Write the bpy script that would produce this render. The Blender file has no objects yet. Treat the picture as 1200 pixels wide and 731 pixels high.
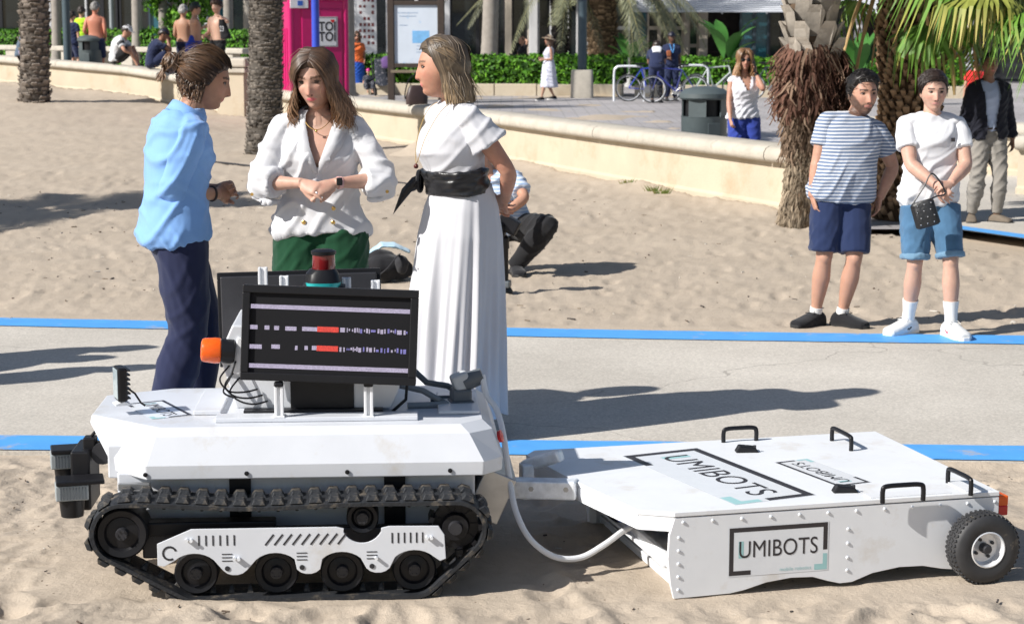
import bpy, bmesh, math, random
import numpy as np
from mathutils import Vector, Matrix, noise
from math import radians as R, sin, cos, pi
random.seed(7); np.random.seed(7)
S = bpy.context.scene
# ---------------------------------------------------------------- camera
CAM_H = 1.9; FPX = 2200.0; HOR = 30.0
PITCH = math.atan((365.5-HOR)/FPX)
cam = bpy.data.cameras.new('camera'); camo = bpy.data.objects.new('camera', cam)
S.collection.objects.link(camo); S.camera = camo
camo.location = (0, 0, CAM_H); camo.rotation_euler = (pi/2-PITCH, 0, 0)
cam.sensor_width = 36; cam.lens = 36*FPX/1200; cam.clip_end = 2000; cam.clip_start = .1
cam.dof.use_dof = True; cam.dof.focus_distance = 7.6; cam.dof.aperture_fstop = 8.0
# ---------------------------------------------------------------- sky, sun, exposure
SUN_EL = R(37); SUN_AZ = R(27)          # sun stands to the left and a little behind the photographer
W = bpy.data.worlds.new('World'); S.world = W; W.use_nodes = True
nt = W.node_tree; sky = nt.nodes.new('ShaderNodeTexSky'); sky.sky_type = 'NISHITA'
sky.sun_disc = False; sky.sun_elevation = SUN_EL
sd = Vector((-cos(SUN_AZ)*cos(SUN_EL), -sin(SUN_AZ)*cos(SUN_EL), sin(SUN_EL)))   # towards the sun
sky.sun_rotation = math.atan2(sd.x, sd.y)
bg = nt.nodes['Background']; bg.inputs[1].default_value = .07
nt.links.new(sky.outputs[0], bg.inputs[0])
sl = bpy.data.lights.new('sun', 'SUN'); sl.energy = 5.0; sl.angle = R(.53); sl.color = (1, .965, .91)
slo = bpy.data.objects.new('sun', sl); S.collection.objects.link(slo)
slo.rotation_euler = sd.to_track_quat('Z', 'Y').to_euler(); slo.location = (-8, -4, 12)
S.view_settings.view_transform = 'Standard'; S.view_settings.look = 'None'
S.view_settings.exposure = 0.38; S.view_settings.gamma = 1
S.render.engine = 'CYCLES'; S.cycles.use_denoising = True; S.cycles.max_bounces = 6
# ---------------------------------------------------------------- helpers
_c, _s = cos(PITCH), sin(PITCH)
def ray(x, y):
    a, b = (x-600)/FPX, -(y-365.5)/FPX
    return Vector((a, _c+b*_s, -_s+b*_c))
def G(x, y, z=0):                       # where a sight line meets the level z
    r = ray(x, y); t = (z-CAM_H)/r.z; return Vector((r.x*t, r.y*t, z))
def V(x, y, Y):                         # where a sight line meets the distance Y
    r = ray(x, y); t = Y/r.y; return Vector((r.x*t, Y, CAM_H+r.z*t))
COL = S.collection
MATS = {}
def mat(name, col=(.5,.5,.5), rough=.6, metal=0, var=.12, scale=12, bump=0, bscale=60, spec=.5, attr=False, emit=0, sss=0, trans=0, coat=0, detail=4, alpha=1, dirt=None):
    if name in MATS: return MATS[name]
    m = bpy.data.materials.new(name); m.use_nodes = True; MATS[name] = m
    n, l = m.node_tree.nodes, m.node_tree.links; b = n['Principled BSDF']
    b.inputs['Roughness'].default_value = rough; b.inputs['Metallic'].default_value = metal
    b.inputs['Specular IOR Level'].default_value = spec
    if trans: b.inputs['Transmission Weight'].default_value = trans
    if coat: b.inputs['Coat Weight'].default_value = coat; b.inputs['Coat Roughness'].default_value = .08
    if sss:
        b.inputs['Subsurface Weight'].default_value = sss; b.inputs['Subsurface Scale'].default_value = .012
        b.inputs['Subsurface Radius'].default_value = (1, .35, .2)
    tc = n.new('ShaderNodeTexCoord')
    if attr:
        a = n.new('ShaderNodeAttribute'); a.attribute_name = 'Col'; src = a.outputs['Color']
    else:
        rgb = n.new('ShaderNodeRGB'); rgb.outputs[0].default_value = (*col, 1); src = rgb.outputs[0]
    if var:
        no = n.new('ShaderNodeTexNoise'); no.inputs['Scale'].default_value = scale; no.inputs['Detail'].default_value = detail
        no.inputs['Roughness'].default_value = .6
        l.new(tc.outputs['Object'], no.inputs['Vector'])
        mr = n.new('ShaderNodeMapRange'); mr.inputs[1].default_value = .25; mr.inputs[2].default_value = .75
        mr.inputs[3].default_value = 1-var; mr.inputs[4].default_value = 1+var
        l.new(no.outputs[0], mr.inputs[0])
        mx = n.new('ShaderNodeVectorMath'); mx.operation = 'SCALE'
        l.new(src, mx.inputs[0]); l.new(mr.outputs[0], mx.inputs['Scale']); src = mx.outputs[0]
    if dirt:
        dc, dscale, lo, hi = dirt
        no = n.new('ShaderNodeTexNoise'); no.inputs['Scale'].default_value = dscale; no.inputs['Detail'].default_value = 8
        no.inputs['Roughness'].default_value = .7; l.new(tc.outputs['Object'], no.inputs['Vector'])
        mr = n.new('ShaderNodeMapRange'); mr.inputs[1].default_value = lo; mr.inputs[2].default_value = hi
        l.new(no.outputs[0], mr.inputs[0])
        mi = n.new('ShaderNodeMix'); mi.data_type = 'RGBA'; mi.inputs[7].default_value = (*dc, 1)
        l.new(mr.outputs[0], mi.inputs[0]); l.new(src, mi.inputs[6]); src = mi.outputs[2]
    l.new(src, b.inputs['Base Color'])
    if emit:
        l.new(src, b.inputs['Emission Color']); b.inputs['Emission Strength'].default_value = emit
    if bump:
        no = n.new('ShaderNodeTexNoise'); no.inputs['Scale'].default_value = bscale; no.inputs['Detail'].default_value = 5
        l.new(tc.outputs['Object'], no.inputs['Vector'])
        bp = n.new('ShaderNodeBump'); bp.inputs['Strength'].default_value = bump; bp.inputs['Distance'].default_value = .01
        l.new(no.outputs[0], bp.inputs['Height']); l.new(bp.outputs[0], b.inputs['Normal'])
    if alpha < 1: b.inputs['Alpha'].default_value = alpha
    return m
def tag(o, label=None, cat=None, group=None, kind=None):
    for k, v in (('label', label), ('category', cat), ('group', group), ('kind', kind)):
        if v: o[k] = v
    return o
def empty(name, loc=(0,0,0), rz=0, label=None, cat=None, group=None, par=None):
    o = bpy.data.objects.new(name, None); o.empty_display_size = .1; COL.objects.link(o)
    o.location = loc; o.rotation_euler = (0, 0, rz)
    if par: o.parent = par
    return tag(o, label, cat, group)
class MB:
    """collects shapes; build() links them as one mesh object"""
    def __init__(s): s.v = []; s.f = []; s.c = []
    def add(s, vs, fs, col=None):
        n = len(s.v); s.v += [tuple(v) for v in vs]; s.f += [tuple(i+n for i in f) for f in fs]
        s.c += [col or (1,1,1)]*len(vs) if not isinstance(col, list) else col
        return s
    def box(s, c, d, rot=None, col=None):
        x, y, z = d[0]/2, d[1]/2, d[2]/2; c = Vector(c)
        vs = [Vector((i*x, j*y, k*z)) for i in (-1,1) for j in (-1,1) for k in (-1,1)]
        if rot is not None: vs = [rot @ v for v in vs]
        return s.add([v+c for v in vs], [(0,1,3,2),(4,6,7,5),(0,4,5,1),(2,3,7,6),(0,2,6,4),(1,5,7,3)], col)
    def prism(s, poly, a, b, axis='y', col=None):
        """polygon (u,w) extruded from a to b along axis; y: (x,z); z: (x,y); x: (y,z)"""
        n = len(poly)
        def P(u, w, t): return (u, t, w) if axis == 'y' else ((u, w, t) if axis == 'z' else (t, u, w))
        vs = [P(u, w, a) for u, w in poly]+[P(u, w, b) for u, w in poly]
        return s.add(vs, [tuple(range(n))[::-1], tuple(range(n, 2*n))]+[(i, (i+1)%n, (i+1)%n+n, i+n) for i in range(n)], col)
    def cyl(s, a, b, r, r2=None, n=20, col=None, cap=True):
        a, b = Vector(a), Vector(b); r2 = r if r2 is None else r2
        q = (b-a).normalized().to_track_quat('Z', 'Y')
        vs = []
        for p, rr in ((a, r), (b, r2)):
            vs += [p+q @ Vector((rr*cos(2*pi*i/n), rr*sin(2*pi*i/n), 0)) for i in range(n)]
        fs = [(i, (i+1)%n, (i+1)%n+n, i+n) for i in range(n)]
        if cap: fs += [tuple(range(n))[::-1], tuple(range(n, 2*n))]
        return s.add(vs, fs, col)
    def lathe(s, prof, c=(0,0,0), axis=(0,0,1), n=28, col=None, cap=True):
        """prof: (radius, height) pairs turned about axis"""
        q = Vector(axis).normalized().to_track_quat('Z', 'Y'); c = Vector(c); vs = []; m = len(prof)
        for r, h in prof: vs += [c+q @ Vector((r*cos(2*pi*i/n), r*sin(2*pi*i/n), h)) for i in range(n)]
        fs = [(j*n+i, j*n+(i+1)%n, (j+1)*n+(i+1)%n, (j+1)*n+i) for j in range(m-1) for i in range(n)]
        if cap and prof[0][0] > 1e-4: fs.append(tuple(range(n))[::-1])
        if cap and prof[-1][0] > 1e-4: fs.append(tuple(range((m-1)*n, m*n)))
        return s.add(vs, fs, col)
    def tube(s, path, r, n=8, col=None, flat=1.0, up=None, closed=False):
        """tube along a path; r a number or a list; flat squeezes it along its second axis"""
        P = [Vector(p) for p in path]; m = len(P); vs = []; cols = []
        rs = r if isinstance(r, (list, tuple)) else [r]*m
        ref = Vector(up) if up is not None else None
        X = None
        for i in range(m):
            t = (P[min(i+1, m-1)]-P[max(i-1, 0)])
            t = t.normalized() if t.length > 1e-9 else Vector((0,0,1))
            if ref is not None: X = ref.cross(t)
            elif X is None: X = t.orthogonal()
            else: X = X-t*X.dot(t)
            if X.length < 1e-6: X = t.orthogonal()
            X = X.normalized(); Y = t.cross(X)
            vs += [P[i]+X*(rs[i]*cos(2*pi*k/n))+Y*(rs[i]*flat*sin(2*pi*k/n)) for k in range(n)]
            if isinstance(col, list): cols += [col[i]]*n
        fs = [(j*n+i, j*n+(i+1)%n, (j+1)*n+(i+1)%n, (j+1)*n+i) for j in range(m-1) for i in range(n)]
        fs += [tuple(range(n))[::-1], tuple(range((m-1)*n, m*n))]
        return s.add(vs, fs, cols if isinstance(col, list) else col)
    def loft(s, rings, n=24, col=None, fn=None):
        """rings: (center, X half axis vector, Y half axis vector[, exponent])"""
        vs = []; m = len(rings)
        for j, rg in enumerate(rings):
            c, X, Y = Vector(rg[0]), Vector(rg[1]), Vector(rg[2]); e = rg[3] if len(rg) > 3 else 1
            for i in range(n):
                a = 2*pi*i/n; ca, sa = cos(a), sin(a)
                if e != 1: ca = math.copysign(abs(ca)**e, ca); sa = math.copysign(abs(sa)**e, sa)
                k = fn(j/(m-1), a) if fn else 1
                vs.append(c+X*(ca*k)+Y*(sa*k))
        fs = [(j*n+i, j*n+(i+1)%n, (j+1)*n+(i+1)%n, (j+1)*n+i) for j in range(m-1) for i in range(n)]
        fs += [tuple(range(n))[::-1], tuple(range((m-1)*n, m*n))]
        return s.add(vs, fs, col)
    def ball(s, c, r, n=14, m=10, rot=None, col=None):
        r = (r, r, r) if not isinstance(r, (tuple, list)) else r; c = Vector(c); vs = []
        for j in range(m+1):
            t = pi*j/m
            for i in range(n):
                p = Vector((r[0]*sin(t)*cos(2*pi*i/n), r[1]*sin(t)*sin(2*pi*i/n), -r[2]*cos(t)))
                vs.append(c+(rot @ p if rot is not None else p))
        fs = [(j*n+i, j*n+(i+1)%n, (j+1)*n+(i+1)%n, (j+1)*n+i) for j in range(m) for i in range(n)]
        return s.add(vs, fs, col)
    def mesh(s, name, colors=False):
        me = bpy.data.meshes.new(name); me.from_pydata(s.v, [], s.f); 
        if colors:
            at = me.color_attributes.new('Col', 'FLOAT_COLOR', 'POINT')
            at.data.foreach_set('color', np.c_[np.array(s.c, 'f'), np.ones(len(s.c), 'f')].ravel())
        return me
    def build(s, name, m, par=None, smooth=False, bev=0, colors=False, ang=35, loc=None, seg=2):
        me = s.mesh(name, colors)
        bm = bmesh.new(); bm.from_mesh(me); bmesh.ops.recalc_face_normals(bm, faces=bm.faces); bm.to_mesh(me); bm.free()
        o = bpy.data.objects.new(name, me); COL.objects.link(o)
        if m: me.materials.append(m)
        if par: o.parent = par
        if loc is not None: o.location = loc
        if smooth:
            me.shade_smooth(); me.set_sharp_from_angle(angle=R(ang))
        if bev:
            b = o.modifiers.new('bevel', 'BEVEL'); b.width = bev; b.segments = seg; b.limit_method = 'ANGLE'; b.angle_limit = R(40)
        return o
def copy_tree(o, par=None):
    c = o.copy(); COL.objects.link(c); c.parent = par
    for ch in list(o.children): copy_tree(ch, c)
    return c
def remesh(mb, voxel, smooth=3, fac=.5):
    """fuse overlapping shapes into one continuous surface -> (verts Nx3, faces)"""
    me = mb.mesh('tmp'); o = bpy.data.objects.new('tmp', me); TMP.objects.link(o)
    m = o.modifiers.new('r', 'REMESH'); m.mode = 'VOXEL'; m.voxel_size = voxel; m.adaptivity = 0
    if smooth:
        k = o.modifiers.new('s', 'SMOOTH'); k.iterations = smooth; k.factor = fac
    dg = bpy.context.evaluated_depsgraph_get(); ev = o.evaluated_get(dg); em = ev.to_mesh()
    n = len(em.vertices); co = np.empty(n*3, 'f'); em.vertices.foreach_get('co', co)
    no = np.empty(n*3, 'f'); em.vertices.foreach_get('normal', no)
    fs = [tuple(p.vertices) for p in em.polygons]
    ev.to_mesh_clear(); bpy.data.objects.remove(o); bpy.data.meshes.remove(me)
    return co.reshape(-1, 3), fs, no.reshape(-1, 3)
TMP = bpy.data.collections.new('tmp'); COL.children.link(TMP)
def mesh_obj(name, co, fs, m, par=None, cols=None, smooth=True):
    me = bpy.data.meshes.new(name); me.from_pydata([tuple(v) for v in co.tolist()] if isinstance(co, np.ndarray) else co, [], fs)
    if cols is not None:
        at = me.color_attributes.new('Col', 'FLOAT_COLOR', 'POINT')
        at.data.foreach_set('color', np.c_[np.asarray(cols, 'f'), np.ones(len(cols), 'f')].ravel())
    me.materials.append(m)
    if smooth: me.shade_smooth()
    o = bpy.data.objects.new(name, me); COL.objects.link(o)
    if par: o.parent = par
    return o
# cheap vectorised value noise
_NT = np.random.RandomState(3).rand(64, 64, 64).astype('f')*2-1
def vnoise(p, sc):
    q = np.asarray(p, 'f')*sc+137.3; i = np.floor(q).astype(int); f = q-i; f = f*f*(3-2*f); i &= 63; j = (i+1) & 63
    x0,y0,z0 = i.T; x1,y1,z1 = j.T; fx,fy,fz = f.T
    a = _NT[x0,y0,z0]*(1-fx)+_NT[x1,y0,z0]*fx; b = _NT[x0,y1,z0]*(1-fx)+_NT[x1,y1,z0]*fx
    c = _NT[x0,y0,z1]*(1-fx)+_NT[x1,y0,z1]*fx; d = _NT[x0,y1,z1]*(1-fx)+_NT[x1,y1,z1]*fx
    return (a*(1-fy)+b*fy)*(1-fz)+(c*(1-fy)+d*fy)*fz
def text_mesh(txt, size=.1, align='CENTER', bold=0):
    cu = bpy.data.curves.new('t', 'FONT'); cu.body = txt; cu.size = size; cu.align_x = align; cu.align_y = 'CENTER'
    cu.offset = bold; cu.resolution_u = 4; cu.fill_mode = 'FRONT'
    o = bpy.data.objects.new('t', cu); TMP.objects.link(o)
    dg = bpy.context.evaluated_depsgraph_get(); me = bpy.data.meshes.new_from_object(o.evaluated_get(dg))
    vs = [v.co.copy() for v in me.vertices]; fs = [tuple(p.vertices) for p in me.polygons]
    bpy.data.objects.remove(o); bpy.data.curves.remove(cu); bpy.data.meshes.remove(me)
    return vs, fs
def lerp(a, b, t): return a+(b-a)*t
def sstep(a, b, x): 
    t = np.clip((x-a)/(b-a), 0, 1); return t*t*(3-2*t)
# ================================================================ ground
def sand_mat():
    m = bpy.data.materials.new('sand'); m.use_nodes = True; n, l = m.node_tree.nodes, m.node_tree.links; b = n['Principled BSDF']
    b.inputs['Roughness'].default_value = .92; b.inputs['Specular IOR Level'].default_value = .2
    tc = n.new('ShaderNodeTexCoord')
    def noise_(sc, d=6, r=.6):
        k = n.new('ShaderNodeTexNoise'); k.inputs['Scale'].default_value = sc; k.inputs['Detail'].default_value = d; k.inputs['Roughness'].default_value = r
        l.new(tc.outputs['Object'], k.inputs['Vector']); return k
    a = noise_(.7); c = noise_(220, 3, .7); d = noise_(9)
    r = n.new('ShaderNodeValToRGB'); e = r.color_ramp.elements
    e[0].position = .3; e[0].color = (.382, .314, .242, 1); e[1].position = .72; e[1].color = (.512, .434, .348, 1)
    mm = n.new('ShaderNodeMath'); mm.operation = 'MULTIPLY_ADD'; mm.inputs[1].default_value = .35
    l.new(c.outputs[0], mm.inputs[0])
    m2 = n.new('ShaderNodeMath'); m2.operation = 'MULTIPLY_ADD'; m2.inputs[1].default_value = .3; l.new(d.outputs[0], m2.inputs[0])
    m3 = n.new('ShaderNodeMath'); m3.operation = 'MULTIPLY'; m3.inputs[1].default_value = .4; l.new(a.outputs[0], m3.inputs[0])
    l.new(m3.outputs[0], m2.inputs[2]); l.new(m2.outputs[0], mm.inputs[2]); l.new(mm.outputs[0], r.inputs[0])
    # dark flecks of shell and debris
    vo = n.new('ShaderNodeTexVoronoi'); vo.inputs['Scale'].default_value = 16; l.new(tc.outputs['Object'], vo.inputs['Vector'])
    lt = n.new('ShaderNodeMath'); lt.operation = 'LESS_THAN'; lt.inputs[1].default_value = .07; l.new(vo.outputs['Distance'], lt.inputs[0])
    gt = n.new('ShaderNodeMath'); gt.operation = 'GREATER_THAN'; gt.inputs[1].default_value = .62; l.new(vo.outputs['Color'], gt.inputs[0])
    mu = n.new('ShaderNodeMath'); mu.operation = 'MULTIPLY'; l.new(lt.outputs[0], mu.inputs[0]); l.new(gt.outputs[0], mu.inputs[1])
    mi = n.new('ShaderNodeMix'); mi.data_type = 'RGBA'; mi.inputs[7].default_value = (.16, .12, .09, 1)
    l.new(mu.outputs[0], mi.inputs[0]); l.new(r.outputs[0], mi.inputs[6]); l.new(mi.outputs[2], b.inputs['Base Color'])
    bp = n.new('ShaderNodeBump'); bp.inputs['Strength'].default_value = .55; bp.inputs['Distance'].default_value = .012
    f1 = noise_(45, 8, .65); l.new(f1.outputs[0], bp.inputs['Height'])
    bp2 = n.new('ShaderNodeBump'); bp2.inputs['Strength'].default_value = .35; bp2.inputs['Distance'].default_value = .004
    f2 = noise_(420, 2, .6); l.new(f2.outputs[0], bp2.inputs['Height']); l.new(bp.outputs[0], bp2.inputs['Normal'])
    l.new(bp2.outputs[0], b.inputs['Normal'])
    return m
M_SAND = sand_mat()
def concrete_mat():
    m = bpy.data.materials.new('path_concrete'); m.use_nodes = True; n, l = m.node_tree.nodes, m.node_tree.links; b = n['Principled BSDF']
    b.inputs['Roughness'].default_value = .85
    tc = n.new('ShaderNodeTexCoord')
    a = n.new('ShaderNodeTexNoise'); a.inputs['Scale'].default_value = .55; a.inputs['Detail'].default_value = 8; a.inputs['Roughness'].default_value = .62
    s = n.new('ShaderNodeTexVoronoi'); s.inputs['Scale'].default_value = 85
    s2 = n.new('ShaderNodeTexNoise'); s2.inputs['Scale'].default_value = 130; s2.inputs['Detail'].default_value = 2
    for k in (a, s, s2): l.new(tc.outputs['Object'], k.inputs['Vector'])
    r = n.new('ShaderNodeValToRGB'); e = r.color_ramp.elements
    e[0].position = .28; e[0].color = (.43, .395, .345, 1); e[1].position = .75; e[1].color = (.62, .575, .51, 1)
    l.new(a.outputs[0], r.inputs[0])
    mr = n.new('ShaderNodeMapRange'); mr.inputs[3].default_value = .82; mr.inputs[4].default_value = 1.13; l.new(s.outputs['Color'], mr.inputs[0])
    mr2 = n.new('ShaderNodeMapRange'); mr2.inputs[1].default_value = .3; mr2.inputs[2].default_value = .7; mr2.inputs[3].default_value = .9; mr2.inputs[4].default_value = 1.08; l.new(s2.outputs[0], mr2.inputs[0])
    mu = n.new('ShaderNodeMath'); mu.operation = 'MULTIPLY'; l.new(mr.outputs[0], mu.inputs[0]); l.new(mr2.outputs[0], mu.inputs[1])
    sc = n.new('ShaderNodeVectorMath'); sc.operation = 'SCALE'; l.new(r.outputs[0], sc.inputs[0]); l.new(mu.outputs[0], sc.inputs['Scale'])
    # hairline cracks
    vo = n.new('ShaderNodeTexVoronoi'); vo.feature = 'DISTANCE_TO_EDGE'; vo.inputs['Scale'].default_value = .33
    wn = n.new('ShaderNodeTexNoise'); wn.inputs['Scale'].default_value = 2; wn.inputs['Detail'].default_value = 6
    l.new(tc.outputs['Object'], wn.inputs['Vector'])
    ad = n.new('ShaderNodeMix'); ad.data_type = 'RGBA'; ad.blend_type = 'ADD'; ad.inputs[0].default_value = .5
    l.new(tc.outputs['Object'], ad.inputs[6]); l.new(wn.outputs['Color'], ad.inputs[7]); l.new(ad.outputs[2], vo.inputs['Vector'])
    lt = n.new('ShaderNodeMath'); lt.operation = 'LESS_THAN'; lt.inputs[1].default_value = .0016; l.new(vo.outputs['Distance'], lt.inputs[0])
    mi = n.new('ShaderNodeMix'); mi.data_type = 'RGBA'; mi.inputs[7].default_value = (.36, .33, .29, 1)
    l.new(lt.outputs[0], mi.inputs[0]); l.new(sc.outputs[0], mi.inputs[6]); l.new(mi.outputs[2], b.inputs['Base Color'])
    bp = n.new('ShaderNodeBump'); bp.inputs['Strength'].default_value = .4; bp.inputs['Distance'].default_value = .003
    l.new(s2.outputs[0], bp.inputs['Height']); l.new(bp.outputs[0], b.inputs['Normal'])
    return m
M_CONC = concrete_mat()
def sheet(name, pts, z, m, kind='structure', thick=0):
    mb = MB()
    if thick: mb.prism([(p[0], p[1]) for p in pts], z-thick, z, 'z')
    else: mb.add([(p[0], p[1], z) for p in pts], [tuple(range(len(pts)))])
    return tag(mb.build(name, m), kind=kind)
sheet('ground', [(-700,-60),(700,-60),(700,900),(-700,900)], -.09, M_SAND)
# the concrete path with its two painted lines
near = lambda x: 8.15-.043*x-(.004*x*x if x > 0 else 0)
far = lambda x: 11.70-.125*x+(.01*x*x if x > 0 else 0)
xs = [-30,-14,-8,-5,-3.5,-2.5,-1.5,-.5,.5,1.5,2.5,3.5,5,8]
sheet('path', [(x, near(x)) for x in xs]+[(x, far(x)) for x in xs[::-1]], .012, M_CONC, thick=.09)
M_BLUE = mat('blue_line_paint', (.085, .35, .78), .55, var=.10, scale=5, dirt=((.45,.40,.33), 3.2, .60, .70))
def stripe(f, a, b):
    mb = MB(); xx = np.linspace(-12, 8, 161)
    vs = [(x, f(x)+a+.008*noise.noise((x*4, a*7, 1)), .017) for x in xx]+[(x, f(x)+b+.008*noise.noise((x*4, b*7, 5)), .017) for x in xx]
    n = len(xx); mb.add(vs, [(i, i+1, i+1+n, i+n) for i in range(n-1)])
    return tag(mb.build('painted_line', M_BLUE), kind='structure')
stripe(near, .005, .30); stripe(far, -.33, -.01)
def ridge(p, sc): return 1-np.abs(vnoise(p, sc))*2
def sand_height(X, Y):
    p = np.c_[X.ravel(), Y.ravel(), np.zeros(X.size)]
    w = np.c_[vnoise(p+5, 1.1), vnoise(p+9, 1.1), np.zeros(len(p))]*.25
    q = p+w
    h = .016*vnoise(q, 1.3)+.015*vnoise(q, 3.1)+.012*(ridge(q, 5.2)-.4)+.009*(ridge(q+4, 9.5)**3)+.008*vnoise(q, 13)+.0055*(ridge(q+8, 21)-.5)+.003*vnoise(q, 37)
    return h.reshape(X.shape)
def feet(X, Y, H, n, box, rs, dep=.022):
    """press a scatter of footprints into a height field"""
    for i in range(n):
        x, y = rs.uniform(*box[0]), rs.uniform(*box[1]); a = rs.uniform(0, pi); L = rs.uniform(.09, .14); w = rs.uniform(.045, .06)
        d = (X-x)**2+(Y-y)**2 < .09
        if not d.any(): continue
        u = (X[d]-x)*cos(a)+(Y[d]-y)*sin(a); v = -(X[d]-x)*sin(a)+(Y[d]-y)*cos(a)
        r = np.sqrt((u/L)**2+(v/w)**2)
        H[d] += dep*(-np.exp(-r**4*.8)+.45*np.exp(-((r-1.35)/.3)**2))
def grid_obj(name, X, Y, Z, m):
    a, b = X.shape; co = np.c_[X.ravel(), Y.ravel(), Z.ravel()]
    i = np.arange(a*b).reshape(a, b); f = np.stack([i[:-1,:-1], i[:-1,1:], i[1:,1:], i[1:,:-1]], -1).reshape(-1, 4)
    o = mesh_obj(name, co, f.tolist(), m); tag(o, kind='structure'); return o
rs = np.random.RandomState(11)
xx = np.linspace(-3.2, 3.4, 430); yy = np.linspace(5.0, 8.42, 225)
X, Y = np.meshgrid(xx, yy); H = sand_height(X, Y)
feet(X, Y, H, 260, ((-3.4, 3.6), (4.8, 8.2)), rs, .019)
edge = near(0)-.043*X; t = sstep(-.5, .02, Y-edge)
H = H*(1-.75*t)-.012*t-.06*sstep(.0, .12, Y-edge)+.022*np.exp(-((Y-edge-.0)/.05)**2)*np.maximum(0, vnoise(np.c_[X.ravel(), Y.ravel(), X.ravel()*0], 2.3).reshape(X.shape))*1.6
# the robot and the trailer have pressed their own standing ground
fl = (sstep(-1.75,-1.5,X)*sstep(.2,-.05,X)*sstep(5.9,6.1,Y)*sstep(7.5,7.2,Y)); H = H*(1-.8*fl)+.004*fl
fl = (sstep(.2,.45,X)*sstep(2.2,1.9,X)*sstep(5.9,6.15,Y)*sstep(7.6,7.3,Y)); H = H*(1-.85*fl)
grid_obj('sand_foreground', X, Y, H, M_SAND)
# sand beyond the path, finer where it is nearer
ys = [11.15]
while ys[-1] < 66: ys.append(ys[-1]*1.0068)
ys = np.array(ys); ss = np.linspace(-.38, .38, 440)
X = ss[None, :]*ys[:, None]; Y = np.repeat(ys[:, None], len(ss), 1); H = sand_height(X, Y)*.72
m_ = Y < 30
feet(X, Y, H, 700, ((-8, 6), (11.6, 25)), rs, .016)
ed = 11.70-.125*X+np.where(X > 0, .01*X*X, 0)
H = H*sstep(-.05, .5, Y-ed)-.08*sstep(-.02, -.25, Y-ed)+.014*sstep(.0,.1,Y-ed)*sstep(.4,.1,Y-ed)
# drift against the wall
WX = np.array([-20,-12.5,-8.6,-5.55,-4.4,-.12,1.06,2.66,4.2]); WY = np.array([53,46,42,37.6,35.8,26.4,23.3,19.4,15.9]); WZ = np.array([.6,.5,.33,.10,0,0,0,0,0])
wy = np.interp(X, WX, WY); dw = (wy-Y)
H += .10*np.exp(-np.maximum(dw, 0)/.9)*(1+vnoise(np.c_[X.ravel(), Y.ravel(), X.ravel()*0], .9).reshape(X.shape))*(X < 3.2)
H += np.interp(X, WX, WZ)*sstep(-18, -1, -np.maximum(dw, 0))
H -= (.14+np.interp(X, WX, WZ))*sstep(.3, -.25, dw)
H = np.where((X > 3.2) & (Y > 17.3), H*.3-.06, H)
grid_obj('sand_beach', X, Y, H, M_SAND)
# the mound of sand between the two women
m_h = .26
a = np.linspace(0, 2*pi, 49)[:-1]; c0 = G(520, 182)
mb = MB(); vs = []; rr = np.linspace(0, 1, 16)
for r in rr:
    for t in a:
        x = c0.x+1.1*r*cos(t); y = c0.y+.9*r*sin(t)
        vs.append((x, y, -.03+m_h*(1-sstep(0, 1, r))*(1+.5*noise.noise((x*2.5, y*2.5, 0)))+.02*noise.noise((x*9, y*9, 3))))
n = len(a); mb.add(vs, [(j*n+i, j*n+(i+1)%n, (j+1)*n+(i+1)%n, (j+1)*n+i) for j in range(15) for i in range(n)])
tag(mb.build('sand_mound', M_SAND, smooth=True), kind='structure')
# ---------------------------------------------------------------- promenade paving
def paving_mat(name, c1, c2, sc):
    m = bpy.data.materials.new(name); m.use_nodes = True; n, l = m.node_tree.nodes, m.node_tree.links; b = n['Principled BSDF']
    b.inputs['Roughness'].default_value = .7
    tc = n.new('ShaderNodeTexCoord'); br = n.new('ShaderNodeTexBrick'); br.inputs['Scale'].default_value = sc
    br.inputs['Color1'].default_value = (*c1, 1); br.inputs['Color2'].default_value = (*c2, 1); br.inputs['Mortar'].default_value = (.2, .19, .18, 1)
    br.inputs['Mortar Size'].default_value = .012; l.new(tc.outputs['Object'], br.inputs['Vector'])
    no = n.new('ShaderNodeTexNoise'); no.inputs['Scale'].default_value = .35; no.inputs['Detail'].default_value = 8; l.new(tc.outputs['Object'], no.inputs['Vector'])
    mr = n.new('ShaderNodeMapRange'); mr.inputs[1].default_value = .3; mr.inputs[2].default_value = .7; mr.inputs[3].default_value = .75; mr.inputs[4].default_value = 1.2; l.new(no.outputs[0], mr.inputs[0])
    sc_ = n.new('ShaderNodeVectorMath'); sc_.operation = 'SCALE'; l.new(br.outputs[0], sc_.inputs[0]); l.new(mr.outputs[0], sc_.inputs['Scale'])
    l.new(sc_.outputs[0], b.inputs['Base Color']); return m
M_PAVE = paving_mat('promenade_paving', (.36,.34,.345), (.40,.375,.37), .9)
off = .25
sheet('promenade', [(WX[i]+.25, WY[i]+.1) for i in range(3, 8)]+[(3.2,17.6),(40,17.6),(90,120),(-60,120),(-20,53.2),(-12.3,46.2),(-8.4,42.2)], .004, M_PAVE)
# paved spur through the opening on the right, edged in blue
sp = [G(1085,262),G(1122,270),G(1200,281),G(1290,293)]
sheet('paved_spur', [(p.x, p.y) for p in sp]+[(14,16.5),(14,26),(4.0,26)], .010, M_CONC)
mb = MB(); k = len(sp); q = [(p.x, p.y, .016) for p in sp]+[(p.x+.02, p.y+.42, .016) for p in sp]
mb.add(q, [(i, i+1, i+1+k, i+k) for i in range(k-1)]); tag(mb.build('painted_line', M_BLUE), kind='structure')
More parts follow.
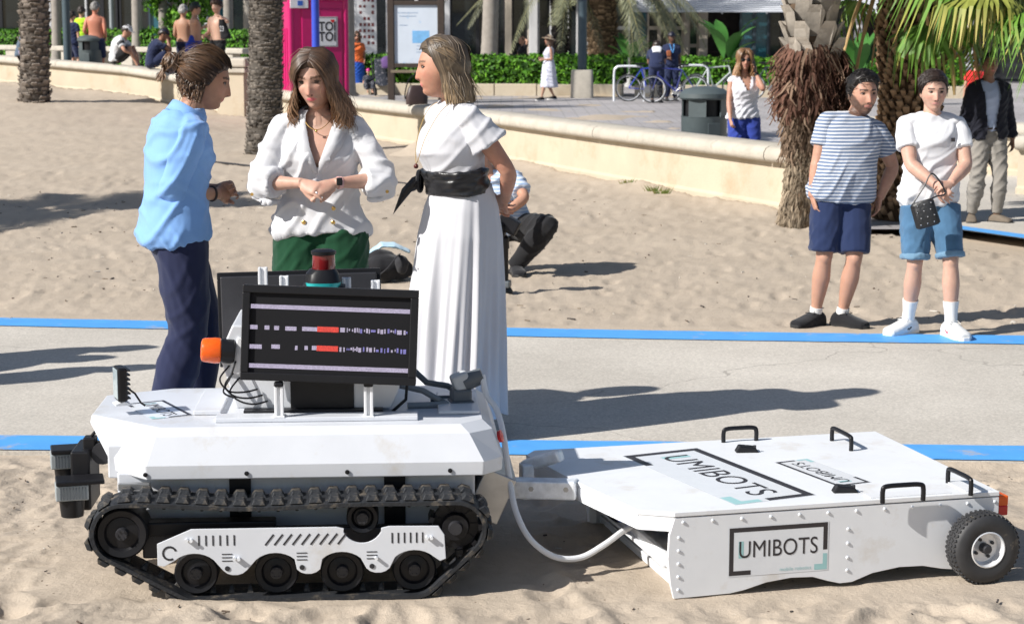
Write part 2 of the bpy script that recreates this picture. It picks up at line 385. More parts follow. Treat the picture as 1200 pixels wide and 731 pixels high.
# ---------------------------------------------------------------- low stone wall with rounded coping
M_WALL = mat('wall_render', (.50,.43,.325), .9, var=.08, scale=1.6, bump=.3, bscale=35, dirt=((.42,.33,.22), 1.7, .52, .72))
M_COPE = mat('coping_stone', (.46,.42,.355), .85, var=.14, scale=5, bump=.5, bscale=50, dirt=((.28,.25,.21), 7, .58, .75))
def profile_run(mb, pts, prof, cap=True):
    """sweep a (out, z) profile along a plan polyline; out is towards the beach"""
    P = [Vector((p[0], p[1], 0)) for p in pts]; zz = [p[2] if len(p) > 2 else 0 for p in pts]; vs = []; n = len(prof); m = len(P)
    for i in range(m):
        t = (P[min(i+1, m-1)]-P[max(i-1, 0)]).normalized(); o = Vector((t.y, -t.x, 0))
        if o.y > 0: o = -o
        vs += [P[i]+o*a+Vector((0, 0, z+zz[i])) for a, z in prof]
    fs = [(j*n+i, j*n+(i+1)%n, (j+1)*n+(i+1)%n, (j+1)*n+i) for j in range(m-1) for i in range(n)]
    fs += [tuple(range(n))[::-1], tuple(range((m-1)*n, m*n))]
    mb.add(vs, fs)
def subdiv(pts, step):
    out = [Vector(pts[0])]
    for a, b in zip(pts[:-1], pts[1:]):
        a, b = Vector(a), Vector(b); k = max(1, int((b-a).length/step)); out += [a.lerp(b, i/k) for i in range(1, k+1)]
    return out
BODY = [(.0,-.15),(.0,.07),(-.035,.10),(-.035,.50),(-.34,.50),(-.34,-.15)]
COPE = [(.055,.52),(.075,.56),(.07,.61),(.045,.65),(.0,.672),(-.2,.68),(-.4,.67),(-.45,.64),(-.46,.56),(-.44,.52),(-.34,.498),(-.03,.498)]
def sea_wall(pts, label, step=2.6):
    root = empty('promenade_wall', (pts[0][0], pts[0][1], 0), 0, label, 'wall'); o0 = Vector((pts[0][0], pts[0][1], 0))
    P = [Vector((*p, 0)[:3])-o0 for p in pts]
    mb = MB(); profile_run(mb, subdiv(P, 1.0), BODY); mb.build('wall_body', M_WALL, root)
    Q = subdiv(P, step)
    for a, b in zip(Q[:-1], Q[1:]):
        d = (b-a).normalized()*.006; mb = MB(); profile_run(mb, [a+d, b-d], COPE)
        mb.build('coping_stone', M_COPE, root, smooth=True, ang=50)
    return root
WALL_R = sea_wall([(-4.7,36.6),(-4.4,35.8),(-.12,26.4),(1.06,23.3),(2.66,19.4),(2.9,18.9)], 'long low cream wall with rounded coping between beach and promenade')
WALL_L = sea_wall([(-20,53,.6),(-12.5,46,.5),(-8.6,42,.33),(-5.55,37.6,.1)], 'low cream wall behind the left palm, two people seated on it')
# pier where the left wall stops
root = empty('wall_pier', (-5.42, 37.9, 0), R(-22), 'cream stone pier closing the left wall beside the second palm', 'pier')
MB().box((0,0,.42),(.62,.9,1.1)).build('pier_body', M_WALL, root, bev=.01)
MB().box((0,.0,1.02),(.74,1.02,.1)).build('pier_band', M_COPE, root, bev=.02)
MB().box((0,.0,1.17),(.82,1.1,.18)).build('pier_cap', M_COPE, root, bev=.04)
# short wall on the right, behind the man in the dark jacket
root = empty('promenade_wall', (4.5, 25, 0), 0, 'short curved cream wall behind the man in the dark jacket', 'wall')
mb = MB(); P = [Vector(p)-Vector((4.5,25)) for p in ((4.6,25.6),(5.3,24.7),(6.2,24.0),(6.6,23.7))]
profile_run(mb, P, BODY); mb.build('wall_body', M_WALL, root)
mb = MB(); profile_run(mb, P, COPE); mb.build('coping_stone', M_COPE, root, smooth=True, ang=50)
root = empty('promenade_wall', (5.75, 21.3, 0), 0, 'cream wall end cut by the right picture edge', 'wall')
mb = MB(); P = [Vector(p)-Vector((5.75,21.3)) for p in ((5.72,21.3),(6.5,20.6),(8.5,19.3))]
profile_run(mb, P, BODY); mb.build('wall_body', M_WALL, root)
mb = MB(); profile_run(mb, P, COPE); mb.build('coping_stone', M_COPE, root, smooth=True, ang=50)
# raised terrace on the left with its balustrade
sheet('terrace', [(-19.75,53.2),(-12.3,46.2),(-8.35,42.2),(-5.35,37.75),(-4.7,38.6),(-5.0,58),(-12,72),(-30,90)], .60, M_PAVE, thick=.7)
root = empty('balustrade', (-20, 56, .60), 0, 'pale stone balustrade with square posts along the raised terrace', 'balustrade')
b0, b1 = Vector((-19,57)), Vector((-6.2,44.5))
def onb(t): p = b0.lerp(b1, t); return p-Vector((-20,56))
dd = (b1-b0).normalized(); rz = math.atan2(dd.y, dd.x); L = (b1-b0).length
rot = Matrix.Rotation(rz, 3, 'Z'); c = onb(.5)
MB().box((c.x,c.y,.70),(L,.34,.13),rot).build('top_rail', M_COPE, root, bev=.03)
MB().box((c.x,c.y,.14),(L,.30,.28),rot).build('base_rail', M_WALL, root, bev=.02)
for i in range(13):
    p = onb((i+.5)/13); MB().box((p.x,p.y,.46),(.5,.24,.36),rot).build('post', M_COPE, root, bev=.015)

# bits of shell, twig and litter scattered on the sand
rs2 = random.Random(77); mb = MB()
for i in range(900):
    nearp = i < 330
    x, y = (rs2.uniform(-2.6,2.8), rs2.uniform(5.6,8.0)) if nearp else (lambda yy: (rs2.uniform(-.3,.3)*yy, yy))(rs2.uniform(11.9,24))
    if not nearp and y > np.interp(x, WX, WY)-.3: continue
    if nearp and (-1.6 < x < .05 and 5.95 < y < 7.3 or .3 < x < 2 and 6.0 < y < 7.4): continue
    s_ = rs2.uniform(.002,.005) if nearp else rs2.uniform(.003,.009); a = rs2.uniform(0,pi); L_ = s_*rs2.choice((1,1,1.5,3.5)); c = rs2.choice(((.10,.07,.05),(.16,.12,.08),(.5,.47,.42),(.06,.05,.045)))
    zz = float(sand_height(np.array([[x]]), np.array([[y]]))[0,0])*.9+.006
    mb.box((x,y,zz),(L_*2,s_*1.2,s_*.8),Matrix.Rotation(a,3,'Z') @ Matrix.Rotation(rs2.uniform(-.5,.5),3,'X'),c)
o = mb.build('beach_debris', mat('debris', attr=True, rough=.9, var=.1), colors=True); tag(o, 'small shells, twigs and crumbs scattered over the sand', 'debris', None, 'stuff')
# ================================================================ materials for machines
M_WHITE = mat('white_powder_coat', (.76,.775,.80), .4, var=.04, scale=6, bump=.03, bscale=300, dirt=((.56,.50,.42), 4.5, .56, .86))
M_HULL = mat('robot_white_paint', (.62,.64,.68), .36, var=.04, scale=6, bump=.03, bscale=300, dirt=((.48,.43,.36), 4.5, .56, .86))
M_WHITE2 = mat('white_plastic', (.74,.75,.77), .35, var=.03)
M_BLACK = mat('black_plastic', (.010,.010,.012), .42, var=.15, spec=.3)
M_DARK = mat('dark_metal', (.022,.022,.026), .5, var=.2)
M_RUB = mat('track_rubber', (.020,.022,.026), .58, var=.25, scale=18, bump=.3, bscale=90, spec=.35, dirt=((.24,.20,.15), 16, .54, .80))
M_RUBW = mat('wheel_rubber', (.03,.03,.032), .6, var=.25, scale=20, dirt=((.30,.25,.18), 14, .6, .8))
M_GALV = mat('galvanised_steel', (.80,.83,.87), .35, metal=.25, var=.18, scale=30)
M_STEEL = mat('bare_steel', (.5,.5,.5), .4, metal=.9, var=.15)
M_GREY = mat('grey_plastic', (.30,.33,.34), .5, var=.1)
M_GREYD = mat('slate_grey_plastic', (.11,.125,.14), .45, var=.1)
M_INK = mat('logo_ink', (.03,.026,.03), .45, var=.1)
M_TEAL = mat('logo_teal', (.32,.55,.56), .45, var=.06)
M_STICK = mat('sticker_film', (.72,.74,.77), .22, var=.04)
M_ORANGE = mat('orange_lens', (.80,.12,.008), .25, var=.08, sss=.3)
M_RED = mat('red_lens', (.17,.010,.012), .12, var=.1, coat=.6)
M_TURQ = mat('turquoise_band', (.02,.42,.42), .4, var=.05)
M_RLENS = mat('red_reflector', (.6,.02,.02), .25)
def spline(P, n=8):
    P = [Vector(p) for p in P]; out = []
    for i in range(len(P)-1):
        a, b, c, d = P[max(i-1,0)], P[i], P[i+1], P[min(i+2,len(P)-1)]
        for k in range(n):
            t = k/n; out.append(.5*((2*b)+(c-a)*t+(2*a-5*b+4*c-d)*t*t+(3*b-a-3*c+d)*t**3))
    return out+[P[-1]]
def on(o, M): o.matrix_parent_inverse = Matrix(); o.matrix_basis = M; return o
def logo(par, M, w, h, backing=True, tagline=True, th=.075):
    """the maker's sign: broken dark frame, lettering, teal accents; lies in the local xy plane"""
    t = h*th*1.25; x0, x1, y0, y1 = -w/2, w/2, -h/2, h/2
    def R2(mb, a, b, c, d): mb.add([(a,c,0),(b,c,0),(b,d,0),(a,d,0)], [(0,1,2,3)])
    def put(mb, n, m, z):
        o = mb.build(n, m, par); on(o, M @ Matrix.Translation((0,0,z))); return o
    if backing:
        mb = MB(); R2(mb, x0-.004, x1+.004, y0-.004, y1+.004); put(mb, 'sticker', M_STICK, .0004)
    mb = MB(); R2(mb, x0, x1, y1-t, y1); R2(mb, x0, x0+t, y0, y1-t); R2(mb, x0+t, x0+w*.22, y0, y0+t); R2(mb, x1-t, x1, y0+h*.42, y1-t)
    put(mb, 'logo_frame', M_INK, .0008)
    mb = MB(); mb.add([(x1-w*.13,y0,0),(x1,y0,0),(x1,y0+h*.34,0),(x1-t,y0+h*.34,0),(x1-t,y0+t*1.3,0),(x1-w*.13,y0+t*1.3,0)], [(0,1,4,5),(1,2,3,4)]); put(mb, 'logo_accent', M_TEAL, .0008); mb = MB()
    s = h*.44; vs, fs = text_mesh('UMIBOTS', 1); vs = np.array(vs)
    wd = np.ptp(vs[:,0]); sx = w*.80/wd; vs[:,0] = (vs[:,0]-vs[:,0].min()-wd/2)*sx; vs[:,1] = (vs[:,1]-vs[:,1].mean())*s*1.15+h*.03
    R2(mb, vs[:,0].min()-.002, vs[:,0].min()+w*.045, vs[:,1].min(), vs[:,1].max())
    put(mb, 'logo_accent', M_TEAL, .0008)
    m2 = MB(); m2.add([tuple(v) for v in vs], fs); put(m2, 'logo_lettering', M_INK, .0012)
    if tagline:
        vs, fs = text_mesh('mobile robotics', h*.11, 'RIGHT'); m3 = MB(); m3.add([(v[0]+x1-w*.16, v[1]+y0+h*.06, 0) for v in vs], fs); put(m3, 'logo_tagline', M_TEAL, .0012)
# ================================================================ tracked robot
RC = Vector((-.775, 6.60, 0)); RYAW = R(3.5); RSC = .965
robot = empty('tracked_robot', RC, RYAW, 'white tracked robot carrying two display screens and a red sensor', 'robot'); robot.scale = (RSC,)*3
RI = (Matrix.Translation(RC) @ Matrix.Rotation(RYAW, 4, 'Z') @ Matrix.Scale(RSC, 4)).inverted()
def RL(px, py, y):                       # point of the robot at local depth y seen at a pixel
    p = V(px, py, RC.y+y); 
    for _ in range(3):
        q = RI @ p; p = V(px, py, p.y+(y-q.y))
    return RI @ p
# --- tracks: convex path round idler, road wheels and sprocket
CIR = [(-.57,.245,.098),(.575,.245,.098),(-.322,.098,.088),(-.046,.096,.086),(.181,.096,.086),(.431,.098,.088)]
pts = [(x+r*cos(a), z+r*sin(a)) for x, z, r in CIR for a in np.linspace(0, 2*pi, 73)[:-1]]
def hull2(P):
    P = sorted(set((round(a,5), round(b,5)) for a, b in P)); 
    def half(Q):
        h = []
        for p in Q:
            while len(h) > 1 and (h[-1][0]-h[-2][0])*(p[1]-h[-2][1])-(h[-1][1]-h[-2][1])*(p[0]-h[-2][0]) <= 0: h.pop()
            h.append(p)
        return h[:-1]
    return half(P)+half(P[::-1])
hp = np.array(hull2(pts)+[hull2(pts)[0]]); sg = np.r_[0, np.cumsum(np.linalg.norm(np.diff(hp, axis=0), axis=1))]
NT = 184; ts = np.linspace(0, sg[-1], NT+1)[:-1]
tx, tz = np.interp(ts, sg, hp[:,0]), np.interp(ts, sg, hp[:,1])
top_run = (tz > .30); tz = tz-np.where(top_run, .012*np.sin(np.clip((tx+.57)/1.145, 0, 1)*pi)**2, 0)+np.where(top_run, .004*np.sin(tx*9), 0)
def track(yc):
    mb = MB(); th = .016; wd = .175; vs = []
    nx = np.roll(tz, -1)-np.roll(tz, 1); nz = -(np.roll(tx, -1)-np.roll(tx, 1)); l_ = np.hypot(nx, nz); nx, nz = nx/l_, nz/l_
    for i in range(NT):
        for y, k in ((-wd/2, -th*.3), (-wd/2, th*.5), (-wd/2+.012, th*.9), (wd/2-.012, th*.9), (wd/2, th*.5), (wd/2, -th*.3)):
            vs.append((tx[i]+nx[i]*k, yc+y, tz[i]+nz[i]*k))
    mb.add(vs, [(i*6+k, i*6+(k+1)%6, ((i+1)%NT)*6+(k+1)%6, ((i+1)%NT)*6+k) for i in range(NT) for k in range(6)])
    t = mb.build('track', M_RUB, robot, smooth=True, ang=40)
    N = 46; me = None
    for j in range(N):
        s_ = ts[-1]*(j+.5)/N*(NT/(NT-1)); x = np.interp(s_, ts, tx); z = np.interp(s_, ts, tz); i = int(np.searchsorted(ts, s_)) % NT
        n_ = Vector((nx[i], 0, nz[i])); tt = Vector((nz[i], 0, -nx[i])); bz = Vector((0,1,0))
        Mx = Matrix((( tt.x, bz.x, n_.x, x),(tt.y, bz.y, n_.y, yc),(tt.z, bz.z, n_.z, z),(0,0,0,1)))
        if me is None:
            L = MB()
            for sy, off_ in ((-1, .006), (1, -.006)):      # two raised blocks, skewed like a chevron
                y0, y1 = (-.086, -.018) if sy < 0 else (.018, .086)
                b0 = [(-.026+off_, y0), (.022+off_, y0), (.026, y1), (-.022, y1)] if sy < 0 else [(-.022, y0), (.026, y0), (.022+off_, y1), (-.026+off_, y1)]
                cx_ = sum(p[0] for p in b0)/4; cy_ = sum(p[1] for p in b0)/4
                tp = [(cx_+(p[0]-cx_)*.6, cy_+(p[1]-cy_)*.78) for p in b0]
                L.add([(p[0], p[1], .014) for p in b0]+[(p[0], p[1], .032) for p in tp], [(3,2,1,0),(4,5,6,7),(0,1,5,4),(1,2,6,5),(2,3,7,6),(3,0,4,7)])
            L.add([(-.012,-.02,-.004),(.012,-.02,-.004),(.012,.02,-.004),(-.012,.02,-.004),(-.005,-.01,-.030),(.005,-.01,-.030),(.005,.01,-.030),(-.005,.01,-.030)],
                  [(0,1,2,3),(7,6,5,4),(0,4,5,1),(1,5,6,2),(2,6,7,3),(3,7,4,0)])
            o = L.build('track_lug', M_RUB, t, bev=.002, seg=1); me = o
        else:
            o = me.copy(); COL.objects.link(o); o.parent = t
        o.matrix_basis = Mx
    return t
YT = -.485
track(YT); track(-YT)
def wheel(x, z, r, y, w=.10, hub=.02, spokes=0, name='road_wheel'):
    W_ = empty(name, (x, y, z), 0, par=robot)
    o = MB().lathe([(.03,-w/2+.012),(r*.62,-w/2+.016),(r*.70,-w/2+.004),(r*.93,-w/2),(r,-w/2+.008),(r,w/2-.008),(r*.93,w/2),(.03,w/2)], axis=(0,1,0), n=36)
    o.build('tyre_ring', M_BLACK, W_, smooth=True, ang=28)
    MB().lathe([(.0,-w/2-.010),(hub,-w/2-.010),(hub*1.1,-w/2-.004),(hub*1.15,-w/2+.02)], axis=(0,1,0), n=16).build('hub', M_DARK, W_, smooth=True)
    mb = MB()
    for k in range(6): a = k*pi/3; mb.cyl((hub*.72*cos(a),-w/2-.014,hub*.72*sin(a)),(hub*.72*cos(a),-w/2-.008,hub*.72*sin(a)),.0035,n=6)
    mb.build('bolts', M_DARK, W_)
    return W_
for sy in (-1, 1):
    for x, z in ((-.322,.098),(-.046,.096),(.181,.096),(.431,.098)): wheel(x, z, .076, sy*.49)
    wheel(-.57, .245, .088, sy*.49, w=.13, name='idler_wheel'); wheel(.253, .282, .056, sy*.49, w=.08, name='top_roller')
    SP = empty('drive_sprocket', (.575, sy*.49, .245), 0, par=robot)
    mb = MB()
    for k in range(9):
        a = k*2*pi/9; rot = Matrix.Rotation(-a, 3, 'Y'); mb.box(rot @ Vector((.062,0,0)), (.05,.05,.018), rot); mb.box(rot @ Vector((.088,0,0)), (.016,.11,.02), rot)
    mb.lathe([(.0,-.05),(.045,-.05),(.05,-.03),(.05,.04),(0,.04)], axis=(0,1,0)); mb.lathe([(.07,-.02),(.08,-.02),(.08,.02),(.07,.02)], axis=(0,1,0), n=32)
    mb.build('sprocket_teeth', M_BLACK, SP, smooth=True)
    MB().lathe([(.0,-.068),(.022,-.068),(.026,-.05)], axis=(0,1,0), n=16).build('hub', M_DARK, SP, smooth=True)
    MB().box((0,sy*.47,.19),(1.02,.05,.10)).build('track_frame', M_DARK, robot, bev=.006)
    MB().box((-.30,sy*.47,.245),(.50,.07,.05)).build('idler_arm', M_BLACK, robot, bev=.006)
# --- white side plate with its scalloped lower edge
def plate_outline():
    P = [(-.447,.218),(-.33,.268),(.165,.268),(.19,.262)]
    for a in np.linspace(pi*1.15, pi*1.85, 12): P.append((.253+.072*cos(a), .282+.072*sin(a)))
    P += [(.318,.262),(.345,.268),(.515,.266),(.535,.235),(.540,.150),(.520,.142)]
    for (x, z) in ((.431,.098),(.181,.096),(-.046,.096),(-.322,.098)):
        P += [(x+.089*cos(a), z+.012+.072*sin(a)) for a in np.linspace(R(42), R(138), 9)]
        nx_ = {.431:.181,.181:-.046,-.046:-.322}.get(x)
        if nx_ is not None: xm = (x+nx_)/2; P += [(xm+.040,.120),(xm+.026,.109),(xm+.010,.104),(xm-.010,.104),(xm-.026,.109),(xm-.040,.120)]
    P = P+[(-.425,.138),(-.447,.142)]
    return P
pl = empty('side_plate', (0,0,0), 0, par=robot)
MB().prism(plate_outline(), -.590, -.582, 'y').build('plate', M_HULL, pl, bev=.0015)
mb = MB()
for i in range(6): mb.box((-.305+i*.024,-.5905,.228),(.005,.002,.036))
for i in range(9): mb.box((-.065+i*.031,-.5905,.227),(.006,.002,.048), Matrix.Rotation(R(38),3,'Y'))
for i in range(6): mb.box((.355+i*.021,-.5905,.227),(.005,.002,.036))
for x in (-.21,.045,.285):
    for k in range(3): mb.box((x,-.5905,.155+k*.012),(.036,.002,.003))
    mb.lathe([(0,0),(.009,0),(.009,.002)], (x,-.5905,.128), (0,-1,0), 12)
tag(mb.build('slots', M_DARK, pl), kind='stuff')
mb = MB()
for x, z in ((-.345,.232),(-.33,.231),(-.185,.165),(-.17,.163),(.475,.228),(.49,.227),(.30,.158)):
    mb.cyl((x,-.589,z),(x,-.606,z),.006,n=8)
mb.build('bolts', M_GALV, pl, smooth=True)
mb = MB(); 
for k in range(14):
    a0, a1 = R(20+k*20), R(40+k*20); c_ = (-.405,.185)
    mb.prism([(c_[0]+r*cos(a), c_[1]+r*sin(a)) for r, a in ((.026,a0),(.026,a1),(.019,a1),(.019,a0))], -.5912, -.589, 'y')
mb.build('round_mark', M_DARK, pl)
# --- hull
MB().box((.02,0,.28),(1.26,.72,.27)).build('lower_hull', M_HULL, robot, bev=.008)
for x in (-.18,.365): MB().box((x,-.364,.30),(.075,.014,.22)).build('black_band', M_BLACK, robot)
T = [(-.46,-.36),(-.73,-.12),(-.73,.24),(-.50,.36),(.60,.36),(.68,.28),(.68,-.28),(.60,-.36)]
Mu = [(-.47,-.395),(-.735,-.13),(-.735,.25),(-.52,.395),(.63,.395),(.715,.32),(.715,-.32),(.63,-.395)]
Mi = [(-.50,-.44),(-.655,-.27),(-.66,.30),(-.55,.44),(.68,.44),(.75,.36),(.75,-.36),(.68,-.44)]
mb = MB(); vs = [(x,y,.575) for x,y in T]+[(x,y,.548) for x,y in Mu]+[(x,y,.455) for x,y in Mi]+[(x*.995,y*.992,.405) for x,y in Mi]
mb.add(vs, [tuple(range(8))[::-1], tuple(range(24,32))]+[(j*8+i, j*8+(i+1)%8, (j+1)*8+(i+1)%8, (j+1)*8+i) for j in range(3) for i in range(8)])
mb.build('hull_cover', M_HULL, robot, bev=.004)
for x in (-.50,-.15,.20,.56): MB().lathe([(0,0),(.008,0),(.008,.004),(0,.005)], (x,-.4385,.425), (0,-1,0), 12).build('rubber_plug', M_BLACK, robot)
MB().box((.09,-.255,.584),(.72,.085,.016)).build('deck_strip', M_HULL, robot, bev=.003)
MB().box((-.31,.05,.584),(.10,.42,.016)).build('deck_strip', M_HULL, robot, bev=.003)
MB().box((.60,-.02,.582),(.15,.36,.013)).build('deck_lid', M_WHITE2, robot, bev=.005)
logo(robot, Matrix.Translation((-.50,-.045,.5755)) @ Matrix.Rotation(R(-64),4,'Z'), .31, .15, tagline=False)
MB().box((.715,0,.28),(.12,.5,.18), Matrix.Rotation(R(24),3,'Y')).build('rear_flap', M_STEEL, robot, bev=.004)
MB().lathe([(0,0),(.022,0),(.022,.012),(0,.016)], (.742,-.24,.50), (1,-.3,.3), 16).build('tail_light', M_RLENS, robot, smooth=True)
# --- work lamp on the front deck
wl = empty('work_lamp', tuple(RL(142,473,-.12)), R(20), par=robot)
MB().box((0,0,.075),(.035,.085,.125)).build('lamp_housing', M_BLACK, wl, bev=.008)
mb = MB()
for k in range(7): mb.box((.022,0,.025+k*.017),(.012,.08,.005))
mb.build('cooling_fins', M_BLACK, wl)
MB().box((-.0185,0,.077),(.003,.072,.108)).build('lamp_glass', mat('lamp_glass',(.35,.42,.45),.08,var=.2,scale=80), wl, bev=.002)
MB().prism([(-.025,-.002),(.03,-.002),(.03,.003),(.004,.012),(-.025,.003)],-.03,.03,'y').build('lamp_bracket', M_GALV, wl)
MB().tube([(.02,0,.06),(.05,-.005,.035),(.07,-.01,.0),(.085,-.01,-.012)],.004,6).build('lamp_wire', M_BLACK, wl, smooth=True)
# --- front sensor bracket
fb = empty('sensor_bracket', (0,0,0), 0, par=robot)
def FP(px, py, y=-.05): return RL(px, py, y)
a = FP(96,560,-.10)
MB().box((a.x+.0,-.02,.33),(.07,.22,.22)).build('bracket_plate', M_BLACK, fb, bev=.008)
for (px,py,y) in ((78,540,-.02),(84,577,-.20)):
    p = FP(px,py,y); k = empty('bumper_sensor', tuple(p), R(12), par=robot)
    MB().box((.03,0,.045),(.17,.11,.016)).build('shelf', M_BLACK, k, bev=.004)
    MB().box((0,0,.008),(.115,.095,.055)).build('sensor_case', M_GREY, k, bev=.004)
    mb = MB()
    for i in range(9): mb.box((-.04+i*.011,-.0485,.008),(.004,.003,.044))
    mb.build('case_ribs', M_GREYD, k)
    MB().lathe([(.030,-.022),(.046,-.022),(.040,-.085),(.0,-.088)],n=18).build('sensor_foot', M_BLACK, k, smooth=True)
p = FP(106,522,-.05)
MB().box(tuple(p),(.045,.06,.07)).build('connector_box', M_BLACK, fb, bev=.005)
MB().tube([p+Vector((0,0,.03)),p+Vector((.03,-.01,.065)),p+Vector((.08,-.01,.075)),p+Vector((.12,0,.07))],.006,8).build('wire', M_BLACK, fb, smooth=True)
MB().cyl(p+Vector((.10,0,.072)),p+Vector((.15,0,.066)),.013,.010).build('plug', M_BLACK, fb, smooth=True)
MB().cyl(p+Vector((.05,-.05,-.02)),p+Vector((.05,.06,-.02)),.04).build('pivot', M_DARK, fb, smooth=True)
MB().box(p+Vector((.11,.02,-.01)),(.05,.05,.045),Matrix.Rotation(R(25),3,'Z')).build('beam_lamp', M_BLACK, fb, bev=.006)
MB().box((-.60,-.15,.44),(.10,.30,.12)).build('nose_block', M_HULL, fb, bev=.006)
MB().box((-.545,-.40,.375),(.11,.02,.025)).build('hinge', M_STEEL, fb, bev=.002)
# --- electronics case under the screens
ca = empty('electronics_case', (0,0,0), 0, par=robot)
A = [RL(px,py,-.16) for px,py in ((272,381),(257,416),(277,479),(458,483),(468,455),(470,388))]
MB().prism([(p.x,max(p.z,.592)) for p in A], -.16, .24, 'y').build('case_shell', M_HULL, ca, bev=.006)
a, b = RL(340,447,-.17), RL(415,478,-.17)
MB().box(((a.x+b.x)/2,-.163,(a.z+b.z)/2),(b.x-a.x,.01,a.z-b.z)).build('access_panel', M_BLACK, ca, bev=.003)
MB().box(((A[2].x+A[3].x)/2,-.155,.588),(.50,.09,.020)).build('cable_tray', M_DARK, ca)
mb = MB()
for k in range(3):
    p = RL(268+k*6, 450+k*7, -.20); mb.tube(spline([p+Vector((0,.04,.06)),p+Vector((-.03,-.01,.02)),p+Vector((.0,-.02,-.02+k*.004)),p+Vector((.05,.0,-.03)),p+Vector((.10,.03,-.025))]),.0035,5)
mb.build('loose_wires', M_BLACK, ca, smooth=True)
p = RL(466,468,-.1); MB().tube([p+Vector((.0,0,.10)),p+Vector((.035,0,.06)),p+Vector((.03,0,.0)),p+Vector((-.02,-.02,-.04))],.006,6).build('wire', M_BLACK, ca, smooth=True)
# --- screens
M_SCR = mat('led_matrix', (.012,.012,.014), .7, var=.3, scale=300, spec=.15)
def led_mat():
    m = bpy.data.materials.new('led_lit'); m.use_nodes = True; n, l = m.node_tree.nodes, m.node_tree.links; b = n['Principled BSDF']
    tc = n.new('ShaderNodeTexCoord'); wv = n.new('ShaderNodeTexVoronoi'); wv.inputs['Scale'].default_value = 300; wv.inputs['Randomness'].default_value = .1
    at = n.new('ShaderNodeAttribute'); at.attribute_name = 'Col'
    l.new(tc.outputs['Object'], wv.inputs['Vector']); mr = n.new('ShaderNodeMapRange'); mr.inputs[1].default_value = .2; mr.inputs[2].default_value = .55; mr.inputs[3].default_value = 1; mr.inputs[4].default_value = .12
    l.new(wv.outputs['Distance'], mr.inputs[0]); sc = n.new('ShaderNodeVectorMath'); sc.operation = 'SCALE'
    l.new(at.outputs['Color'], sc.inputs[0]); l.new(mr.outputs[0], sc.inputs['Scale'])
    l.new(sc.outputs[0], b.inputs['Emission Color']); b.inputs['Emission Strength'].default_value = 1.9; b.inputs['Base Color'].default_value = (.02,.02,.02,1); return m
M_LED = led_mat()
def screen(c, w, h, roll, tilt, yaw, lit):
    k = empty('display_screen', tuple(c), 0, par=robot); k.rotation_euler = (tilt, roll, yaw)
    MB().box((0,.012,0),(w-.03,.05,h-.03)).build('screen_back', M_DARK, k, bev=.004)
    mb = MB(); t = .028
    mb.box((0,-.02,h/2-t/2),(w,.045,t)).box((0,-.02,-h/2+t/2),(w,.045,t)).box((-w/2+t/2,-.02,0),(t,.045,h-2*t)).box((w/2-t/2,-.02,0),(t,.045,h-2*t))
    mb.build('screen_frame', M_BLACK, k, bev=.003)
    MB().box((0,-.022,0),(w-2*t,.016,h-2*t)).build('led_panel', M_SCR, k)
    if lit:
        iw, ih = w-2*t-.004, h-2*t; mb = MB(); rr = random.Random(5)
        def bar(u0, u1, v, hh, col): 
            a, b = -iw/2+u0*iw, -iw/2+u1*iw; z = ih/2-v*ih
            mb.add([(a,-.0307,z-hh/2),(b,-.0307,z-hh/2),(b,-.0307,z+hh/2),(a,-.0307,z+hh/2)], [(0,1,2,3)], col)
        W1 = (.50,.44,.60); RD = (.85,.05,.03); BL = (.22,.20,.55)
        for v in (.17,.915): bar(.0,1,v,.015,W1)
        for v, segs in ((.43, [(.0,.045),(.09,.12),(.15,.18),(.22,.29),(.325,.42)]), (.67, [(.0,.075),(.135,.19),(.285,.30),(.345,.365),(.39,.42)])):
            for a, b in segs: bar(a, b, v+rr.uniform(-.006,.006), .015, W1)
            bar(.42,.555,v,.019,RD); u = .565
            while u < .99:
                d = rr.choice((.006,.008,.012,.018,.03)); bar(u, min(1,u+d), v+rr.choice((0,0,.006,-.006)), rr.choice((.016,.016,.008)), rr.choice((W1,W1,BL))); u += d+rr.choice((.004,.006,.012))
        mb.build('lit_leds', M_LED, k, colors=True)
    return k
screen(RL(387,392,-.25), .622, .338, R(2.3), R(-6), R(-2), True)
screen(RL(352,372,.26), .622, .36, R(1.2), R(6), R(181), False)
br = MB()
for px in (327,432):
    a, b = RL(px,450,-.285), RL(px,489,-.285); m_ = (a+b)/2
    k = empty('screen_bracket', (m_.x,-.285,m_.z), 0, par=robot); hh = a.z-b.z
    mb = MB(); mb.box((-.011,0,0),(.011,.02,hh)).box((.011,0,0),(.011,.02,hh)).box((0,.004,0),(.03,.010,hh*.9)).box((0,.012,-hh/2+.004),(.04,.05,.008)); mb.build('bracket_strut', M_WHITE2, k, bev=.002)
    MB().box((0,.0,hh*.5),(.034,.03,.018)).build('bracket_foot', M_BLACK, k, bev=.006)
for px, py in ((308,321),(406,333),(333,331),(440,336)):
    p = RL(px,py,.10); mb = MB(); mb.box((-.012,0,0),(.010,.03,.08)).box((.012,0,0),(.010,.03,.08)).box((0,.005,0),(.03,.02,.078))
    mb.build('upper_clip', M_WHITE2, robot, bev=.002, loc=tuple(p+Vector((0,0,-.015))))
